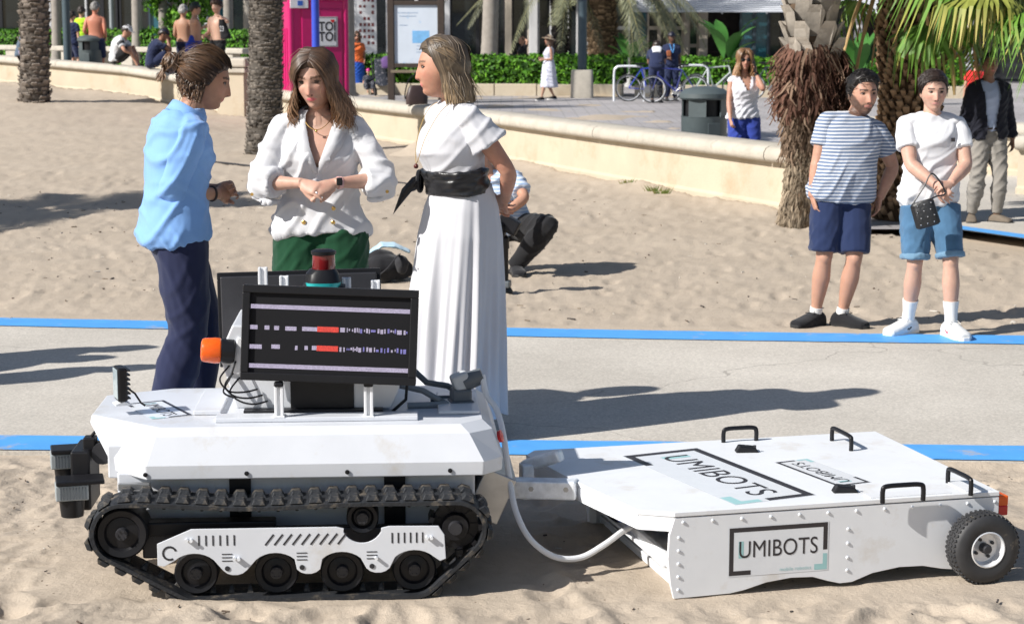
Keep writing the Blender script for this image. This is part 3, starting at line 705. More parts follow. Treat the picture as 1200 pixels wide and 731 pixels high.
# --- sensor head with the red drum
p = RL(379,326,.06); se = empty('lidar_sensor', tuple(p), 0, par=robot)
MB().box((0,.02,-.05),(.16,.12,.05)).build('sensor_shelf', M_BLACK, se, bev=.006)
MB().loft([((0,0,-.03),(.062,0,0),(0,.06,0),.7),((0,0,-.012),(.066,0,0),(0,.064,0),.7)],28).build('teal_band', M_TURQ, se, smooth=True)
MB().loft([((0,0,-.012),(.066,0,0),(0,.064,0),.7),((-.004,0,.02),(.06,0,0),(0,.058,0),.75),((-.002,0,.036),(.048,0,0),(0,.046,0),1)],28).build('sensor_body', M_BLACK, se, smooth=True)
MB().lathe([(.040,.03),(.043,.036),(.041,.088),(.038,.09)],(.002,0,0)).build('red_drum', M_RED, se, smooth=True)
MB().lathe([(.040,.088),(.046,.090),(.047,.102),(.03,.108),(0,.109)],(.002,0,0)).build('drum_cap', M_BLACK, se, smooth=True)
# --- orange beacon lying on its side
p = RL(262,411,-.16); be = empty('beacon', tuple(p), 0, par=robot); be.scale = (.88,)*3; ax = (-.98,-.12,.08)
MB().lathe([(.045,-.045),(.05,-.04),(.05,.01),(.046,.014)],axis=ax).build('beacon_base', M_BLACK, be, smooth=True)
mb = MB().lathe([(.047,.010),(.052,.016),(.053,.035),(.049,.078),(.044,.088),(.03,.092),(0,.093)],axis=ax,n=36); mb.build('beacon_lens', M_ORANGE, be, smooth=True)
MB().box((.062,.02,-.02),(.045,.07,.15),Matrix.Rotation(R(14),3,'Y')).build('beacon_mount', M_WHITE2, be, bev=.006)
MB().tube(spline([(.05,-.02,-.04),(.03,-.05,-.10),(.0,-.05,-.16),(.04,-.03,-.19)]),.004,6).build('wire', M_BLACK, be, smooth=True)
# --- grey tubes and power connector at the rear
for k, (q0, q1) in enumerate((((470,452),(522,492)),((500,448),(548,482)))):
    a, b = RL(*q0,.0), RL(*q1,-.05+.12*k); a.z = max(a.z,.60); b.z = .592
    MB().tube([a+Vector((-.08,.1,.06)),a,a.lerp(b,.5)+Vector((0,0,.012)),b+Vector((-.02,0,.005)),b+Vector((.004,.0,-.004)),b+Vector((-.03,-.02,-.006)),b+Vector((-.14,-.03,-.006))],.0115,10).build('grey_tube', M_GREYD if k else mat('grey_hose',(.22,.24,.26),.4), robot, smooth=True)
p = RL(540,487,-.02); pc = empty('power_socket', tuple(p), R(10), par=robot); pc.scale = (1.3,1.3,1.25)
MB().box((0,0,.025),(.07,.07,.05)).box((0,0,.065),(.056,.06,.04)).build('socket_body', M_GREYD, pc, bev=.008)
MB().box((.0,.0,.105),(.05,.05,.05),Matrix.Rotation(R(-20),3,'Y')).build('socket_cap', mat('pale_grey_plastic',(.55,.57,.58),.45), pc, bev=.008)
MB().cyl((.01,0,.10),(.062,-.01,.122),.028,.024).build('cable_plug', M_GREYD, pc, smooth=True)
# --- white power cable: from the socket, sagging to the trailer
p0 = RI.inverted() @ (p+Vector((.08,-.013,.155)))
CB = [p0]+[V(px,py,Y) for px,py,Y in ((570,462,6.58),(582,480,6.54),(590,510,6.48),(597,560,6.42),(605,600,6.36),(622,632,6.31),(650,652,6.30),(680,653,6.33),(708,638,6.38),(730,622,6.44),(748,612,6.50))]
tag(MB().tube(spline(CB), .0108, 10).build('power_cable', mat('white_cable',(.74,.75,.77),.5,var=.05), smooth=True), 'thick white power cable looping from robot down to trailer', 'cable')
# ================================================================ trailer
TY = R(14); N0 = Vector((.54, 6.09, 0))
tr = empty('towed_trailer', N0, TY, 'low white flat trailer with small pneumatic wheels and lettered panels', 'trailer')
TI = (Matrix.Translation(N0) @ Matrix.Rotation(TY, 4, 'Z')).inverted()
def TL(px, py, z): return TI @ G(px, py, z)
ZT = .298
top = [(0.0,-.012),(-.11,.05),(-.19,.42),(-.27,.93),(-.22,1.0),(1.19,1.0),(1.19,-.012)]
MB().prism(top, ZT-.016, ZT, 'z').build('top_plate', M_WHITE, tr, bev=.002)
lip = [(-.0,-.004),(-.105,.054),(-.185,.42),(-.265,.93)]
mb = MB()
for a, b in zip(lip[:-1], lip[1:]):
    d = Vector((b[0]-a[0], b[1]-a[1])); L = d.length; rot = Matrix.Rotation(math.atan2(d.y, d.x), 3, 'Z'); mb.box(((a[0]+b[0])/2,(a[1]+b[1])/2,ZT-.042),(L,.008,.05),rot)
mb.build('front_lip', M_WHITE, tr)
# near side panel with scalloped foot, and its twin on the far side
out = [(0.0,.278),(-.018,.22),(-.022,.14),(-.012,.05),(0,.0),(.20,.004),(.25,.012),(.33,.033),(.42,.043),(.50,.04),(.555,.022),(.60,.010),(.645,.012),(.72,.038),(.82,.052),(.91,.05),(.98,.035),(1.02,.03),(1.05,.10),(1.12,.20),(1.19,.22),(1.19,.278)]
MB().prism(out, -.010, .004, 'y').build('side_panel', M_WHITE, tr, bev=.0015)
MB().prism(out, .985, .999, 'y').build('side_panel', M_WHITE, tr, bev=.0015)
mb = MB()
for i in range(12): mb.ball((.03+i*.104,-.011,.262),(.006,.004,.006),8,6)
for z in (.03,.075,.12,.165,.21): mb.ball((.015,-.011,z),(.006,.004,.006),8,6)
for z in (.055,.10,.15,.20): mb.ball((.625,-.011,z),(.006,.004,.006),8,6)
mb.build('rivets', M_GALV, tr, smooth=True)
MB().box((1.185,.49,.19),(.012,.97,.17)).build('tail_panel', M_WHITE, tr, bev=.002)
# open front frame
mb = MB()
mb.box((.005,.5,.11),(.02,.96,.05)).box((.06,.5,.015),(.04,.96,.03)).box((.03,.03,.13),(.03,.03,.24)).box((.03,.50,.17),(.03,.03,.22)).box((.0,.96,.13),(.03,.03,.24)).box((.28,.5,.10),(.6,.9,.012))
mb.build('chassis_frame', M_WHITE, tr, bev=.003)
MB().box((.16,.40,.20),(.24,.22,.11)).build('battery_box', M_GREY, tr, bev=.008)
mb = MB(); mb.tube(spline([(.1,.55,.24),(.02,.60,.20),(-.03,.62,.15),(.02,.60,.12),(.12,.58,.13)]),.022,10); mb.build('corrugated_hose', M_BLACK, tr, smooth=True)
mb = MB()
for k in range(3): mb.tube(spline([(.16,.30,.25-.02*k),(.0,.36,.19),(-.05,.45+.03*k,.155),(.02,.55,.16),(.1,.6,.2)]),.006,6)
mb.build('blue_wires', mat('blue_wire',(.03,.10,.5),.4), tr, smooth=True)
# hitch
h0, h1 = TI @ V(588,571,6.56), TI @ V(676,573,6.50)
hk = empty('hitch', (0,0,0), 0, par=tr)
d = (h1-h0); rot = d.to_track_quat('X','Z').to_matrix(); c = (h0+h1)/2
MB().box(c,(d.length,.07,.066),rot).build('hitch_bar', M_GALV, hk, bev=.006)
mb = MB()
for t in (.1,.42,.88): q = h0.lerp(h1,t); mb.cyl(q+rot @ Vector((0,-.029,.006)),q+rot @ Vector((0,-.036,.006)),.010,n=6)
mb.build('hitch_bolts', M_STEEL, hk)
h2, h3 = TI @ V(614,546,6.72), TI @ V(658,533,6.66); d = h3-h2; rot = d.to_track_quat('X','Z').to_matrix()
MB().box((h2+h3)/2,(d.length,.05,.045),rot).build('hitch_handle', M_GALV, hk, bev=.010)
MB().box(h2+Vector((.005,-.02,-.05)),(.045,.06,.13)).build('hitch_post', M_GALV, hk, bev=.006)
MB().cyl(h0+Vector((-.10,.0,0)),h0+Vector((.01,0,0)),.03).build('coupling', M_DARK, hk, smooth=True)
# handles and latches
def handle(c, ax, L):
    k = empty('handle', c, ax, par=tr)
    MB().tube(spline([(-L/2,0,-.004),(-L/2,0,.038),(-L/2+.012,0,.052),(0,0,.054),(L/2-.012,0,.052),(L/2,0,.038),(L/2,0,-.004)],5),.0085,10).build('grip', M_BLACK, k, smooth=True)
    return k
p = TL(867,517,ZT); handle((p.x,p.y,ZT), 0, .135)
p = TL(986,522,ZT); handle((p.x,p.y,ZT), R(90), .18)
p = TL(1058,586,ZT); handle((p.x,p.y,ZT), 0, .15)
p = TL(1124,572,ZT); handle((p.x,p.y,ZT), R(90), .17)
for px, py in ((875,529),(990,576)):
    p = TL(px,py,ZT); k = empty('latch', (p.x,p.y,ZT), R(-10), par=tr)
    MB().prism([(-.045,0),(.045,0),(.03,.02),(-.03,.026)],-.022,.022,'y').build('latch_body', M_BLACK, k, bev=.004)
    mb = MB()
    for q in (-.03,.028): mb.cyl((q,-.012,.012),(q,-.012,.027),.006,n=8)
    mb.build('latch_screws', M_DARK, k)
mb = MB(); mb.box((.86,.03,ZT+.002),(.30,.06,.004)).box((1.12,.08,ZT+.002),(.10,.14,.004)); mb.build('patch_plate', M_WHITE2, tr)
# logos
logo(tr, Matrix.Translation((.372,-.0105,.148)) @ Matrix.Rotation(R(90),4,'X') , .355, .165)
p = TL(838,556,ZT); logo(tr, Matrix.Translation((p.x,p.y,ZT)) @ Matrix.Rotation(R(-79),4,'Z'), .80, .32, tagline=False, th=.08)
p = TL(963,553,ZT); logo(tr, Matrix.Translation((p.x,p.y,ZT)) @ Matrix.Rotation(R(101),4,'Z'), .40, .14, tagline=False)
# wheels
M_RIM = mat('wheel_rim', (.78,.79,.81), .25, metal=.35, var=.1)
def tr_wheel(y, s):
    k = empty('trailer_wheel', (1.10, y, .122), 0, par=tr); r = .124
    t = empty('tyre', (0,0,0), 0, par=k) if False else None
    mb = MB(); mb.lathe([(.062,-.040),(.085,-.046),(.108,-.043),(.119,-.034),(.124,-.018),(.1245,0),(.124,.018),(.119,.034),(.108,.043),(.085,.046),(.062,.040)],axis=(0,1,0),n=56,cap=False)
    ty = mb.build('tyre', M_RUBW, k, smooth=True, ang=60)
    mb = MB()
    for i in range(44):
        a = 2*pi*i/44; rot = Matrix.Rotation(-a,3,'Y')
        for yy, ang in ((-.026,28),(-.009,-28),(.009,28),(.026,-28)):
            mb.box(rot @ Vector((.1245-abs(yy)**2*4,yy,0)),(.006,.015,.0085),rot @ Matrix.Rotation(R(ang),3,'X'))
    mb.build('tread_blocks', M_RUBW, ty)
    MB().lathe([(.064,-.042),(.060,-.044),(.055,-.03),(.05,-.008),(.03,-.006),(.0,-.006)],axis=(0,1,0),n=40,cap=False).build('rim', M_RIM, k, smooth=True)
    mb = MB(); mb.lathe([(.018,-.004),(.018,-.035),(.012,-.040),(0,-.041)],axis=(0,1,0),n=16)
    for i in range(4): a = i*pi/2+.5; mb.cyl((.034*cos(a),-.004,.034*sin(a)),(.034*cos(a),-.016,.034*sin(a)),.006,n=6)
    mb.build('hub', M_DARK, k, smooth=True)
    if s > 0: k.rotation_euler = (0,0,pi)
    return k
tr_wheel(-.072, -1); tr_wheel(1.065, 1)
for z, m_ in ((.215, M_RLENS), (.25, M_ORANGE)): MB().box((1.212,.03,z+.01),(.040,.06,.036)).build('tail_light', m_, tr, bev=.004)
for z, m_ in ((.215, M_RLENS), (.25, M_ORANGE)): MB().box((1.203,.93,z),(.022,.05,.038)).build('tail_light', m_, tr, bev=.004)
# ================================================================ people
M_SKIN = mat('skin', attr=True, rough=.5, var=.05, scale=25, sss=.12, spec=.35, bump=.05, bscale=200)
M_HAIR = mat('hair', attr=True, rough=.42, var=.2, scale=40, spec=.45)
M_EYE = mat('eye', attr=True, rough=.15, var=0)
def slerp(a, b, t):
    a, b = a.normalized(), b.normalized(); w = math.acos(max(-1, min(1, a.dot(b))))
    return a.lerp(b, t) if w < 1e-4 else (a*sin((1-t)*w)+b*sin(t*w))/sin(w)
def g1(x, s): return np.exp(-(x/s)**2)
def head_shape(d, fem=0):
    d = np.asarray(d, float); x, y, z = d.T; cv = np.sqrt(np.maximum(1-z*z, 1e-9))
    px = x*.0800; pz = z*.117; f = (y < 0)*np.clip(-y/cv, 0, 1)**.6
    e = np.where(z < 0, .55, .9); py = y*.097*((1-f)+f*cv**(e-1))
    lo = sstep(0., -.105, pz)
    px = px*(1-.20*lo-.03*fem*lo)*((1-f)+f*np.where(z < 0, cv**-.22, 1)); py = np.where(y > 0, py*(1-.32*lo), py)
    fr = (y < 0)*sstep(0, .35, -y/cv); ax = np.abs(px)
    D = np.zeros_like(px)
    ramp = np.clip((.024-pz)/.056, 0, 1)*sstep(-.050, -.036, pz); D += (.026-.006*fem)*ramp*g1(px, (.0085+.007*ramp)*(1-.12*fem))
    D -= .0105*g1(ax-.031, .0165)*g1(pz-.011, .0105)
    D += (.0045-.002*fem)*g1(pz-.031, .009)*sstep(.055, .03, ax)
    D += .0065*g1(pz+.060, .010)*g1(px, .023)-.0035*g1(pz+.076, .007)*g1(px, .03)
    D += .013*g1(pz+.097, .020)*g1(px, .030)+.004*g1(ax-.046, .02)*g1(pz+.018, .02)
    py = py-D*fr
    return np.c_[px, py, pz]
def head_grid(nu=80, nv=64, fem=0):
    u = np.linspace(0, 2*pi, nu+1)[:-1]; v = np.linspace(-pi/2+.02, pi/2-.02, nv); U, Vv = np.meshgrid(u, v)
    d = np.c_[(np.cos(Vv)*np.sin(U)).ravel(), (-np.cos(Vv)*np.cos(U)).ravel(), np.sin(Vv).ravel()]
    P = head_shape(d, fem); n = nu
    fs = [(j*n+i, j*n+(i+1)%n, (j+1)*n+(i+1)%n, (j+1)*n+i) for j in range(nv-1) for i in range(n)]
    fs += [tuple(range(n))[::-1], tuple(range((nv-1)*n, nv*n))]
    return P, fs, d
def ik(a, b, l1, l2, pole):
    a, b, pole = Vector(a), Vector(b), Vector(pole); d = b-a; L = min(d.length, (l1+l2)*.999); dn = d.normalized()
    x = (l1*l1-l2*l2+L*L)/(2*L); h = math.sqrt(max(l1*l1-x*x, 0)); q = pole-dn*pole.dot(dn); q = q.normalized() if q.length > 1e-6 else dn.orthogonal()
    return a+dn*x+q*h, a+dn*L
TOR = {'m': [(-.16,.11,.085,0),(-.08,.165,.115,.012),(.0,.178,.122,.012),(.14,.168,.112,.0),(.30,.156,.105,-.006),(.48,.165,.112,-.008),(.66,.180,.122,-.008),(.80,.186,.112,.004),(.90,.160,.086,.014),(.965,.105,.066,.016),(1.03,.062,.058,.010)],
       'f': [(-.16,.10,.085,0),(-.08,.170,.118,.016),(.0,.182,.122,.018),(.14,.160,.105,.004),(.31,.134,.092,-.004),(.48,.146,.102,-.012),(.62,.155,.125,-.030),(.74,.160,.115,-.014),(.86,.150,.085,.010),(.95,.100,.062,.014),(1.03,.055,.052,.008)]}
class Fig:
    def __init__(s, label, loc, rz=0, H=1.75, sex='m', pelvis=(0,0,.93), neck=(0,.012,1.475), ctrl=None, twist=0, ptwist=0, head=(0,0,0), head_off=(0,0,0),
                 rw=(-.25,.0,.85), lw=(.25,.0,.85), rel=(-.3,1,0), lel=(.3,1,0), ra=(-.10,0,.085), la=(.10,0,.085), rk=(-.1,-1,0), lk=(.1,-1,0), rfoot=-12, lfoot=12,
                 skin=(.52,.31,.22), fat=1.0, belly=0, vox=.0055, hvox=.0042, name='person', arm_r=1.0, leg_r=1.0, group=None, hw=None):
        s.sex = sex; s.k = H/1.75; s.vox = vox; s.hvox = hvox; s.skin = np.array(skin); s.fat = fat; s.belly = belly
        s.root = empty(name, loc, rz, label, 'person', group); s.root.scale = (s.k,)*3
        s.P = Vector(pelvis); s.N = Vector(neck); s.C = Vector(ctrl) if ctrl is not None else (s.P+s.N)/2+Vector((0,.006,0))
        s.tw, s.ptw = twist, ptwist; s.ar, s.lr = arm_r, leg_r
        q = (1-.9)**2*s.P+2*.9*.1*s.C+.81*s.N
        lft, up, fwd = s.frame(.88); sw = .178 if sex == 'm' else .160; sw *= (1+.4*(fat-1))
        sh = s.spine(.865)
        s.RS, s.LS = sh-lft*sw, sh+lft*sw
        l1, l2 = (.285,.255) if sex == 'm' else (.275,.245)
        s.RE, s.RW = ik(s.RS, rw, l1, l2, rel); s.LE, s.LW = ik(s.LS, lw, l1, l2, lel)
        pl, pu, pf = s.frame(0); s.RH, s.LH = s.P-pl*.088-pu*.01, s.P+pl*.088-pu*.01
        s.RK, s.RA = ik(s.RH, ra, .435, .425, rk); s.LK, s.LA = ik(s.LH, la, .435, .425, lk)
        s.rf, s.lf = R(rfoot), R(lfoot)
        up1 = (s.spine(1)-s.spine(.85)).normalized()
        s.HC = s.N+up1*.055+Vector((0,-.012,.118))+Vector(head_off)
        yaw, pit, rol = (R(a) for a in head)
        s.HM = Matrix.Translation(s.HC) @ (Matrix.Rotation(yaw,4,'Z') @ Matrix.Rotation(pit,4,'X') @ Matrix.Rotation(rol,4,'Y')) @ Matrix.Scale(hw or (1.0 if sex == 'm' else .965),4)
        s.hands = []; s.fine = MB(); s.coarse = MB()
    def spine(s, t):
        t = float(t); return (1-t)**2*s.P+2*t*(1-t)*s.C+t*t*s.N if 0 <= t <= 1 else (s.P+(s.C-s.P)*2*t if t < 0 else s.N+(s.N-s.C)*2*(t-1))
    def frame(s, t):
        up = ((1-t)*(s.C-s.P)+t*(s.N-s.C)).normalized(); a = R(lerp(s.ptw, s.tw, max(0, min(1, t))))
        l = Vector((cos(a), sin(a), 0)); l = (l-up*l.dot(up)).normalized(); return l, up, l.cross(up)
    def ring(s, t, ex=0, exd=None):
        t = float(t); ex = float(ex)
        T = TOR[s.sex]; ts = [r[0] for r in T]; w, d, o = (np.interp(t, ts, [r[i] for r in T]) for i in (1,2,3))
        fb = s.fat+(0 if t > .8 else 0); bl = s.belly*math.exp(-((t-.28)/.24)**2)
        l, u, f = s.frame(max(0, min(1, t))); c = s.spine(t)-f*o+f*bl*.5
        return (c, l*(w*fb+ex+bl*.4), f*-(d*fb+(ex if exd is None else exd)+bl*.6), .92)
    def rings(s, t0, t1, n, ex=0, exd=None):
        return [s.ring(lerp(t0, t1, i/(n-1)), ex(lerp(t0,t1,i/(n-1))) if callable(ex) else ex, exd) for i in range(n)]
    def limb_pts(s, side, kind):
        return ((s.RS,s.RE,s.RW) if side < 0 else (s.LS,s.LE,s.LW)) if kind == 'arm' else ((s.RH,s.RK,s.RA) if side < 0 else (s.LH,s.LK,s.LA))
    def limb(s, mb, side, kind, f0, f1, ex=0, n=18, prof=None, ex1=None, ):
        """tube along a limb between fractions f0..f1 (0 shoulder/hip, .5 elbow/knee, 1 wrist/ankle)"""
        A, B, Cc = s.limb_pts(side, kind)
        if kind == 'arm': X = [0,.08,.25,.42,.5,.58,.72,.9,1.0]; Rr = [.047,.053,.050,.043,.040,.043,.040,.030,.027] if s.sex == 'm' else [.040,.045,.043,.037,.034,.037,.034,.025,.023]; sc = s.ar
        else: X = [0,.08,.25,.41,.47,.5,.54,.60,.68,.80,.92,1.0]; Rr = [.094,.092,.080,.063,.057,.055,.051,.055,.061,.050,.037,.036] if s.sex == 'm' else [.096,.094,.080,.060,.054,.052,.049,.052,.056,.045,.034,.033]; sc = s.lr
        pts = []; rr = []
        for i in range(n):
            f = lerp(f0, f1, i/(n-1)); p = A.lerp(B, f*2) if f < .5 else B.lerp(Cc, (f-.5)*2)
            if abs(f-.5) < .06:
                k = (f-.44)/.12; p = A.lerp(B,.88)*(1-k)**2+2*k*(1-k)*B+k*k*B.lerp(Cc,.12)
            e = ex if ex1 is None else lerp(ex, ex1, i/(n-1))
            pts.append(p); rr.append(max(.008, np.interp(f, X, Rr)*sc+(e(f) if callable(e) else e)))
        mb.tube(pts, rr, 16); return pts, rr
    def trap(s, mb, e, ex):
        a = s.spine(.985); b = s.RS if e < 0 else s.LS; r = (.050 if s.sex == 'm' else .042); l, u, f = s.frame(.9)
        mb.tube([a-u*.025, a.lerp(b,.35)-u*.012, a.lerp(b,.7)-u*.004, b], [r+ex, r*.95+ex, r*.92+ex, r*.9*s.ar+ex], 14)
    def hand(s, side, d, nrm, curl=35, spread=4, thumb=(30,25), sc=1.0):
        """five-fingered hand: d finger direction, nrm out of the palm"""
        W_ = s.RW if side < 0 else s.LW; d = Vector(d).normalized(); nrm = Vector(nrm); nrm = (nrm-d*nrm.dot(d)).normalized(); lat = d.cross(nrm)
        if side < 0: lat = -lat            # lat points to the thumb side
        h = (.98 if s.sex == 'm' else .88)*sc; mb = s.fine
        def P(a, b, c): return W_+d*a*h+lat*b*h+nrm*c*h
        mb.loft([(P(-.02,0,0),lat*.024*h,nrm*.019*h),(P(.01,0,0),lat*.029*h,nrm*.018*h),(P(.045,.002,0),lat*.040*h,nrm*.0165*h),(P(.085,0,-.001),lat*.041*h,nrm*.0145*h),(P(.097,0,-.001),lat*.036*h,nrm*.011*h)],16)
        curls = curl if isinstance(curl, (list, tuple)) else [curl]*4
        for i, (b, L, r) in enumerate(((.030,.072,.0076),(.0105,.080,.0078),(-.0095,.074,.0074),(-.0285,.058,.0066))):
            p = P(.085,b,-.002); a = 0; pts = [p]; rr = [r*h*1.05]; cu = R(curls[i]); sp = R(spread)*(1.2-i*.8)
            for seg, fr in enumerate((.45,.30,.25)):
                a += cu*(.9 if seg == 0 else 1.0)
                dv = (d*cos(a)+nrm*sin(a)); dv = dv*cos(sp)+lat*sin(sp); p = p+dv*L*fr*h; pts.append(p); rr.append(r*h*(1-.10*(seg+1)))
            q = [];qr = []
            for j in range(3):
                for t in (0,.5): q.append(pts[j].lerp(pts[j+1],t)); qr.append(lerp(rr[j],rr[j+1],t))
            mb.tube(q+[pts[3]],qr+[rr[3]*.75],10)
        a1, a2 = R(thumb[0]), R(thumb[1]); p = P(.022,.026,.004); q = p+(d*cos(a1)*.8+lat*sin(a1)*1.2+nrm*.25).normalized()*.038*h
        r_ = q+(d*cos(a2)+lat*.25+nrm*sin(a2)).normalized()*.032*h; t_ = r_+(d*cos(a2+.3)+nrm*sin(a2+.3)).normalized()*.024*h
        mb.tube([p-d*.012*h,p,p.lerp(q,.5),q,r_,t_],[.014*h,.0145*h,.012*h,.0105*h,.0098*h,.0075*h],10)
    def foot(s, mb, side, ex=0, heel=0, L=.255, drop=.085, toe=1.0):
        A = s.RA if side < 0 else s.LA; a = s.rf if side < 0 else s.lf; f = Vector((sin(a),-cos(a),0)); l = Vector((cos(a),sin(a),0)); z = Vector((0,0,1)); g = A.z-drop
        def rg(k, w, h, b=0): return (Vector((A.x,A.y,0))+f*k+z*(g+b+h/2), l*(w+ex), z*(h/2+ex), .8)
        mb.loft([rg(-.075,.022,.050),rg(-.06,.032,.072),rg(-.03,.036,.09),rg(.02,.037,.09),rg(.06,.041,.074),rg(.11,.047,.056),rg(.15,.046,.046),rg(L-.095,.038,.036),rg(L-.082,.022,.024)],18)
    def body(s, hands=True, ears=True, brow=(.05,.03,.02), lip=(.50,.17,.15), stubble=0, blush=.15, fem=None, feet=True, armhide=0, eye=(.03,.018,.012), legs=True):
        fem = (s.sex == 'f') if fem is None else fem; s.fem = fem
        P, fs, d = head_grid(*((80, 64) if s.hvox < .0062 else (44, 36)), fem=float(fem)); M = np.array(s.HM); Pw = P @ M[:3,:3].T+M[:3,3]
        s.fine.add([tuple(p) for p in Pw], fs)
        M3 = s.HM.to_3x3()
        if ears:
            for e in (-1, 1): s.fine.ball(s.HM @ Vector((e*.076,.012,-.008)), (.009,.018,.031), 12, 10, M3.normalized() @ Matrix.Rotation(R(e*22),3,'Z') @ Matrix.Rotation(R(-12),3,'X'))
        nb = s.spine(.97); hb = s.HM @ Vector((0,.022,-.05)); r0, r1 = (.058,.054) if s.sex == 'm' else (.048,.045)
        s.fine.tube([nb+Vector((0,0,-.05)), nb, nb.lerp(hb,.5), hb], [r0*1.25*s.fat**.5,r0*1.05*s.fat**.5,r1*s.fat**.5,r1], 18)
        s.fine.loft(s.rings(.86, 1.02, 6), 24)
        s.coarse.loft(s.rings(-.16, 1.0, 16), 28)
        for e in (-1, 1):
            s.coarse.ball(s.RS if e < 0 else s.LS, .050*s.ar*(1 if s.sex == 'm' else .85)); s.trap(s.coarse, e, 0)
            s.limb(s.fine, e, 'arm', 0, 1.0, n=26)
            if legs: s.limb(s.coarse, e, 'leg', 0, 1.0, n=34); K_ = s.RK if e < 0 else s.LK; s.coarse.ball(K_+(K_-(s.RH+s.RA if e < 0 else s.LH+s.LA)/2).normalized()*.006+Vector((0,-.008,0)), (.044*s.lr,.050*s.lr,.052*s.lr))
            if feet and legs: s.foot(s.coarse, e)
        c1, f1, n1 = remesh(s.fine, s.hvox, 2); c2, f2, n2 = remesh(s.coarse, s.vox*(2.0 if s.vox < .011 else 1.5), 3)
        co = np.r_[c1, c2]; fs = f1+[tuple(i+len(c1) for i in f) for f in f2]
        col = np.repeat(s.skin[None], len(co), 0)
        Mi_ = np.array(s.HM.inverted()); L = c1 @ Mi_[:3,:3].T+Mi_[:3,3]; x, y, z = L.T; ax = np.abs(x); hd = (z > -.13) & (np.abs(x) < .1) & (y < .12)
        fr = hd & (y < -.045)
        def paint(mask, c, a): col[:len(c1)][mask] = col[:len(c1)][mask]*(1-a)+np.array(c)*a
        mot = 1+.07*vnoise(L, 45)+.05*vnoise(L, 120)+.06*vnoise(L, 16); col[:len(c1)] *= mot[:,None]; col[:len(c1),1:] *= (1-.10*np.clip(vnoise(L+3, 30), 0, 1)-.16*g1(x,.016)*g1(z+.030,.02)*fr)[:,None]
        w = fr & (z < -.036) & (z > -.047) & (np.abs(ax-.0085) < .0045) & (y < -.095); paint(w, (.08,.03,.025), .75)
        if blush: 
            w = g1(ax-.045,.022)*g1(z+.022,.02)*fr; col[:len(c1)] = col[:len(c1)]*(1-w[:,None]*blush)+np.array((.62,.22,.18))*(w[:,None]*blush)
        if stubble:
            lim = np.interp(ax, [0,.022,.034,.05,.066,.09], [-.047,-.047,-.052,-.040,-.012,.020])+.004*vnoise(L, 110)
            w = hd*sstep(.007, -.007, z-lim)*sstep(.030, .0, y)*(z > -.128)*(1-g1(z+.060,.010)*(ax < .024)*(y < -.07)); w = (w*stubble*(.85+.15*vnoise(L, 200)))[:,None]
            col[:len(c1)] = col[:len(c1)]*(1-w)+np.array((.035,.024,.02))*w
        w = fr & (np.abs(z+.060) < .0095*np.clip(1-(x/(.027-.004*fem))**2, 0, 1)); paint(w, lip, .8)
        w = fr & (np.abs(z-(.033-.10*np.maximum(ax-.034,0)+.06*np.minimum(ax-.034,0))) < .0048-.02*np.maximum(ax-.03,0)) & (ax > .011) & (ax < .052); paint(w, brow, .85)
        w = fr & (g1(ax-.031,.017)*g1(z-.012,.009) > .45); paint(w, s.skin*.62, .5)
        s.bodyo = mesh_obj('body', co, fs, M_SKIN, s.root, col)
        for e in (-1, 1):
            mb = MB(); c = s.HM @ Vector((e*.031,-.0795,.0105)); rt = M3.normalized()
            n, m = 14, 10; vs = []; cs = []
            for j in range(m+1):
                for i in range(n):
                    t = pi*j/m; v = Vector((.0140*sin(t)*cos(2*pi*i/n), -.0085*cos(t), .0062*sin(t)*sin(2*pi*i/n))); vs.append(c+rt @ v)
                    cs.append(eye if j <= 3 else (.45,.40,.38) if j < 5 else (.08,.05,.04))
            mb.add(vs, [(j*n+i, j*n+(i+1)%n, (j+1)*n+(i+1)%n, (j+1)*n+i) for j in range(m) for i in range(n)], cs)
            eo = mb.build('eye', M_EYE, s.root, smooth=True, colors=True)
            if s.hvox < .0062: MB().tube([s.HM @ Vector((e*.031+.0165*q_, -.0870+.012*abs(q_)**2, .0125+.0052*(1-q_*q_))) for q_ in np.linspace(-1,1,9)], .0017, 5, (.03,.018,.012)).build('eyelashes', M_HAIR, eo, smooth=True, colors=True)
        return s
    # ---- clothing
    def cloth(s, name, mb, m, vox=None, wr=.004, wsc=14, sm=3, cut=None, col=None, par=None, aniso=(1,1,.45)):
        co, fs, no = remesh(mb, vox or s.vox*1.25, sm)
        if wr:
            q = co*np.array(aniso, 'f'); w = .55*vnoise(q+7, wsc*.45)
            for i_, (dx, dy, dz) in enumerate(((.55,.35,.76),(-.6,.3,.74),(.2,-.5,.84),(.1,.8,.6),(-.3,-.7,.65))):
                phs = (co[:,0]*dx+co[:,1]*dy+co[:,2]*dz)*(wsc*6.5+6*i_)+5*vnoise(q+13*i_, 4.5)
                w = w+(.5+.5*np.sin(phs))**4*np.clip(vnoise(q+29*i_+5, 3.6)*2.4, 0, 1)*1.25
            w = w+.12*vnoise(q+50, wsc*3)
            co = co+no*(w*wr)[:,None]
        if cut is not None:
            bad = cut(co); fs = [f for f in fs if not any(bad[i] for i in f)]
        if col is not None: col = col(co) if callable(col) else np.repeat(np.array([col]), len(co), 0)
        o = mesh_obj(name, co, fs, m, par or s.root, col); return o
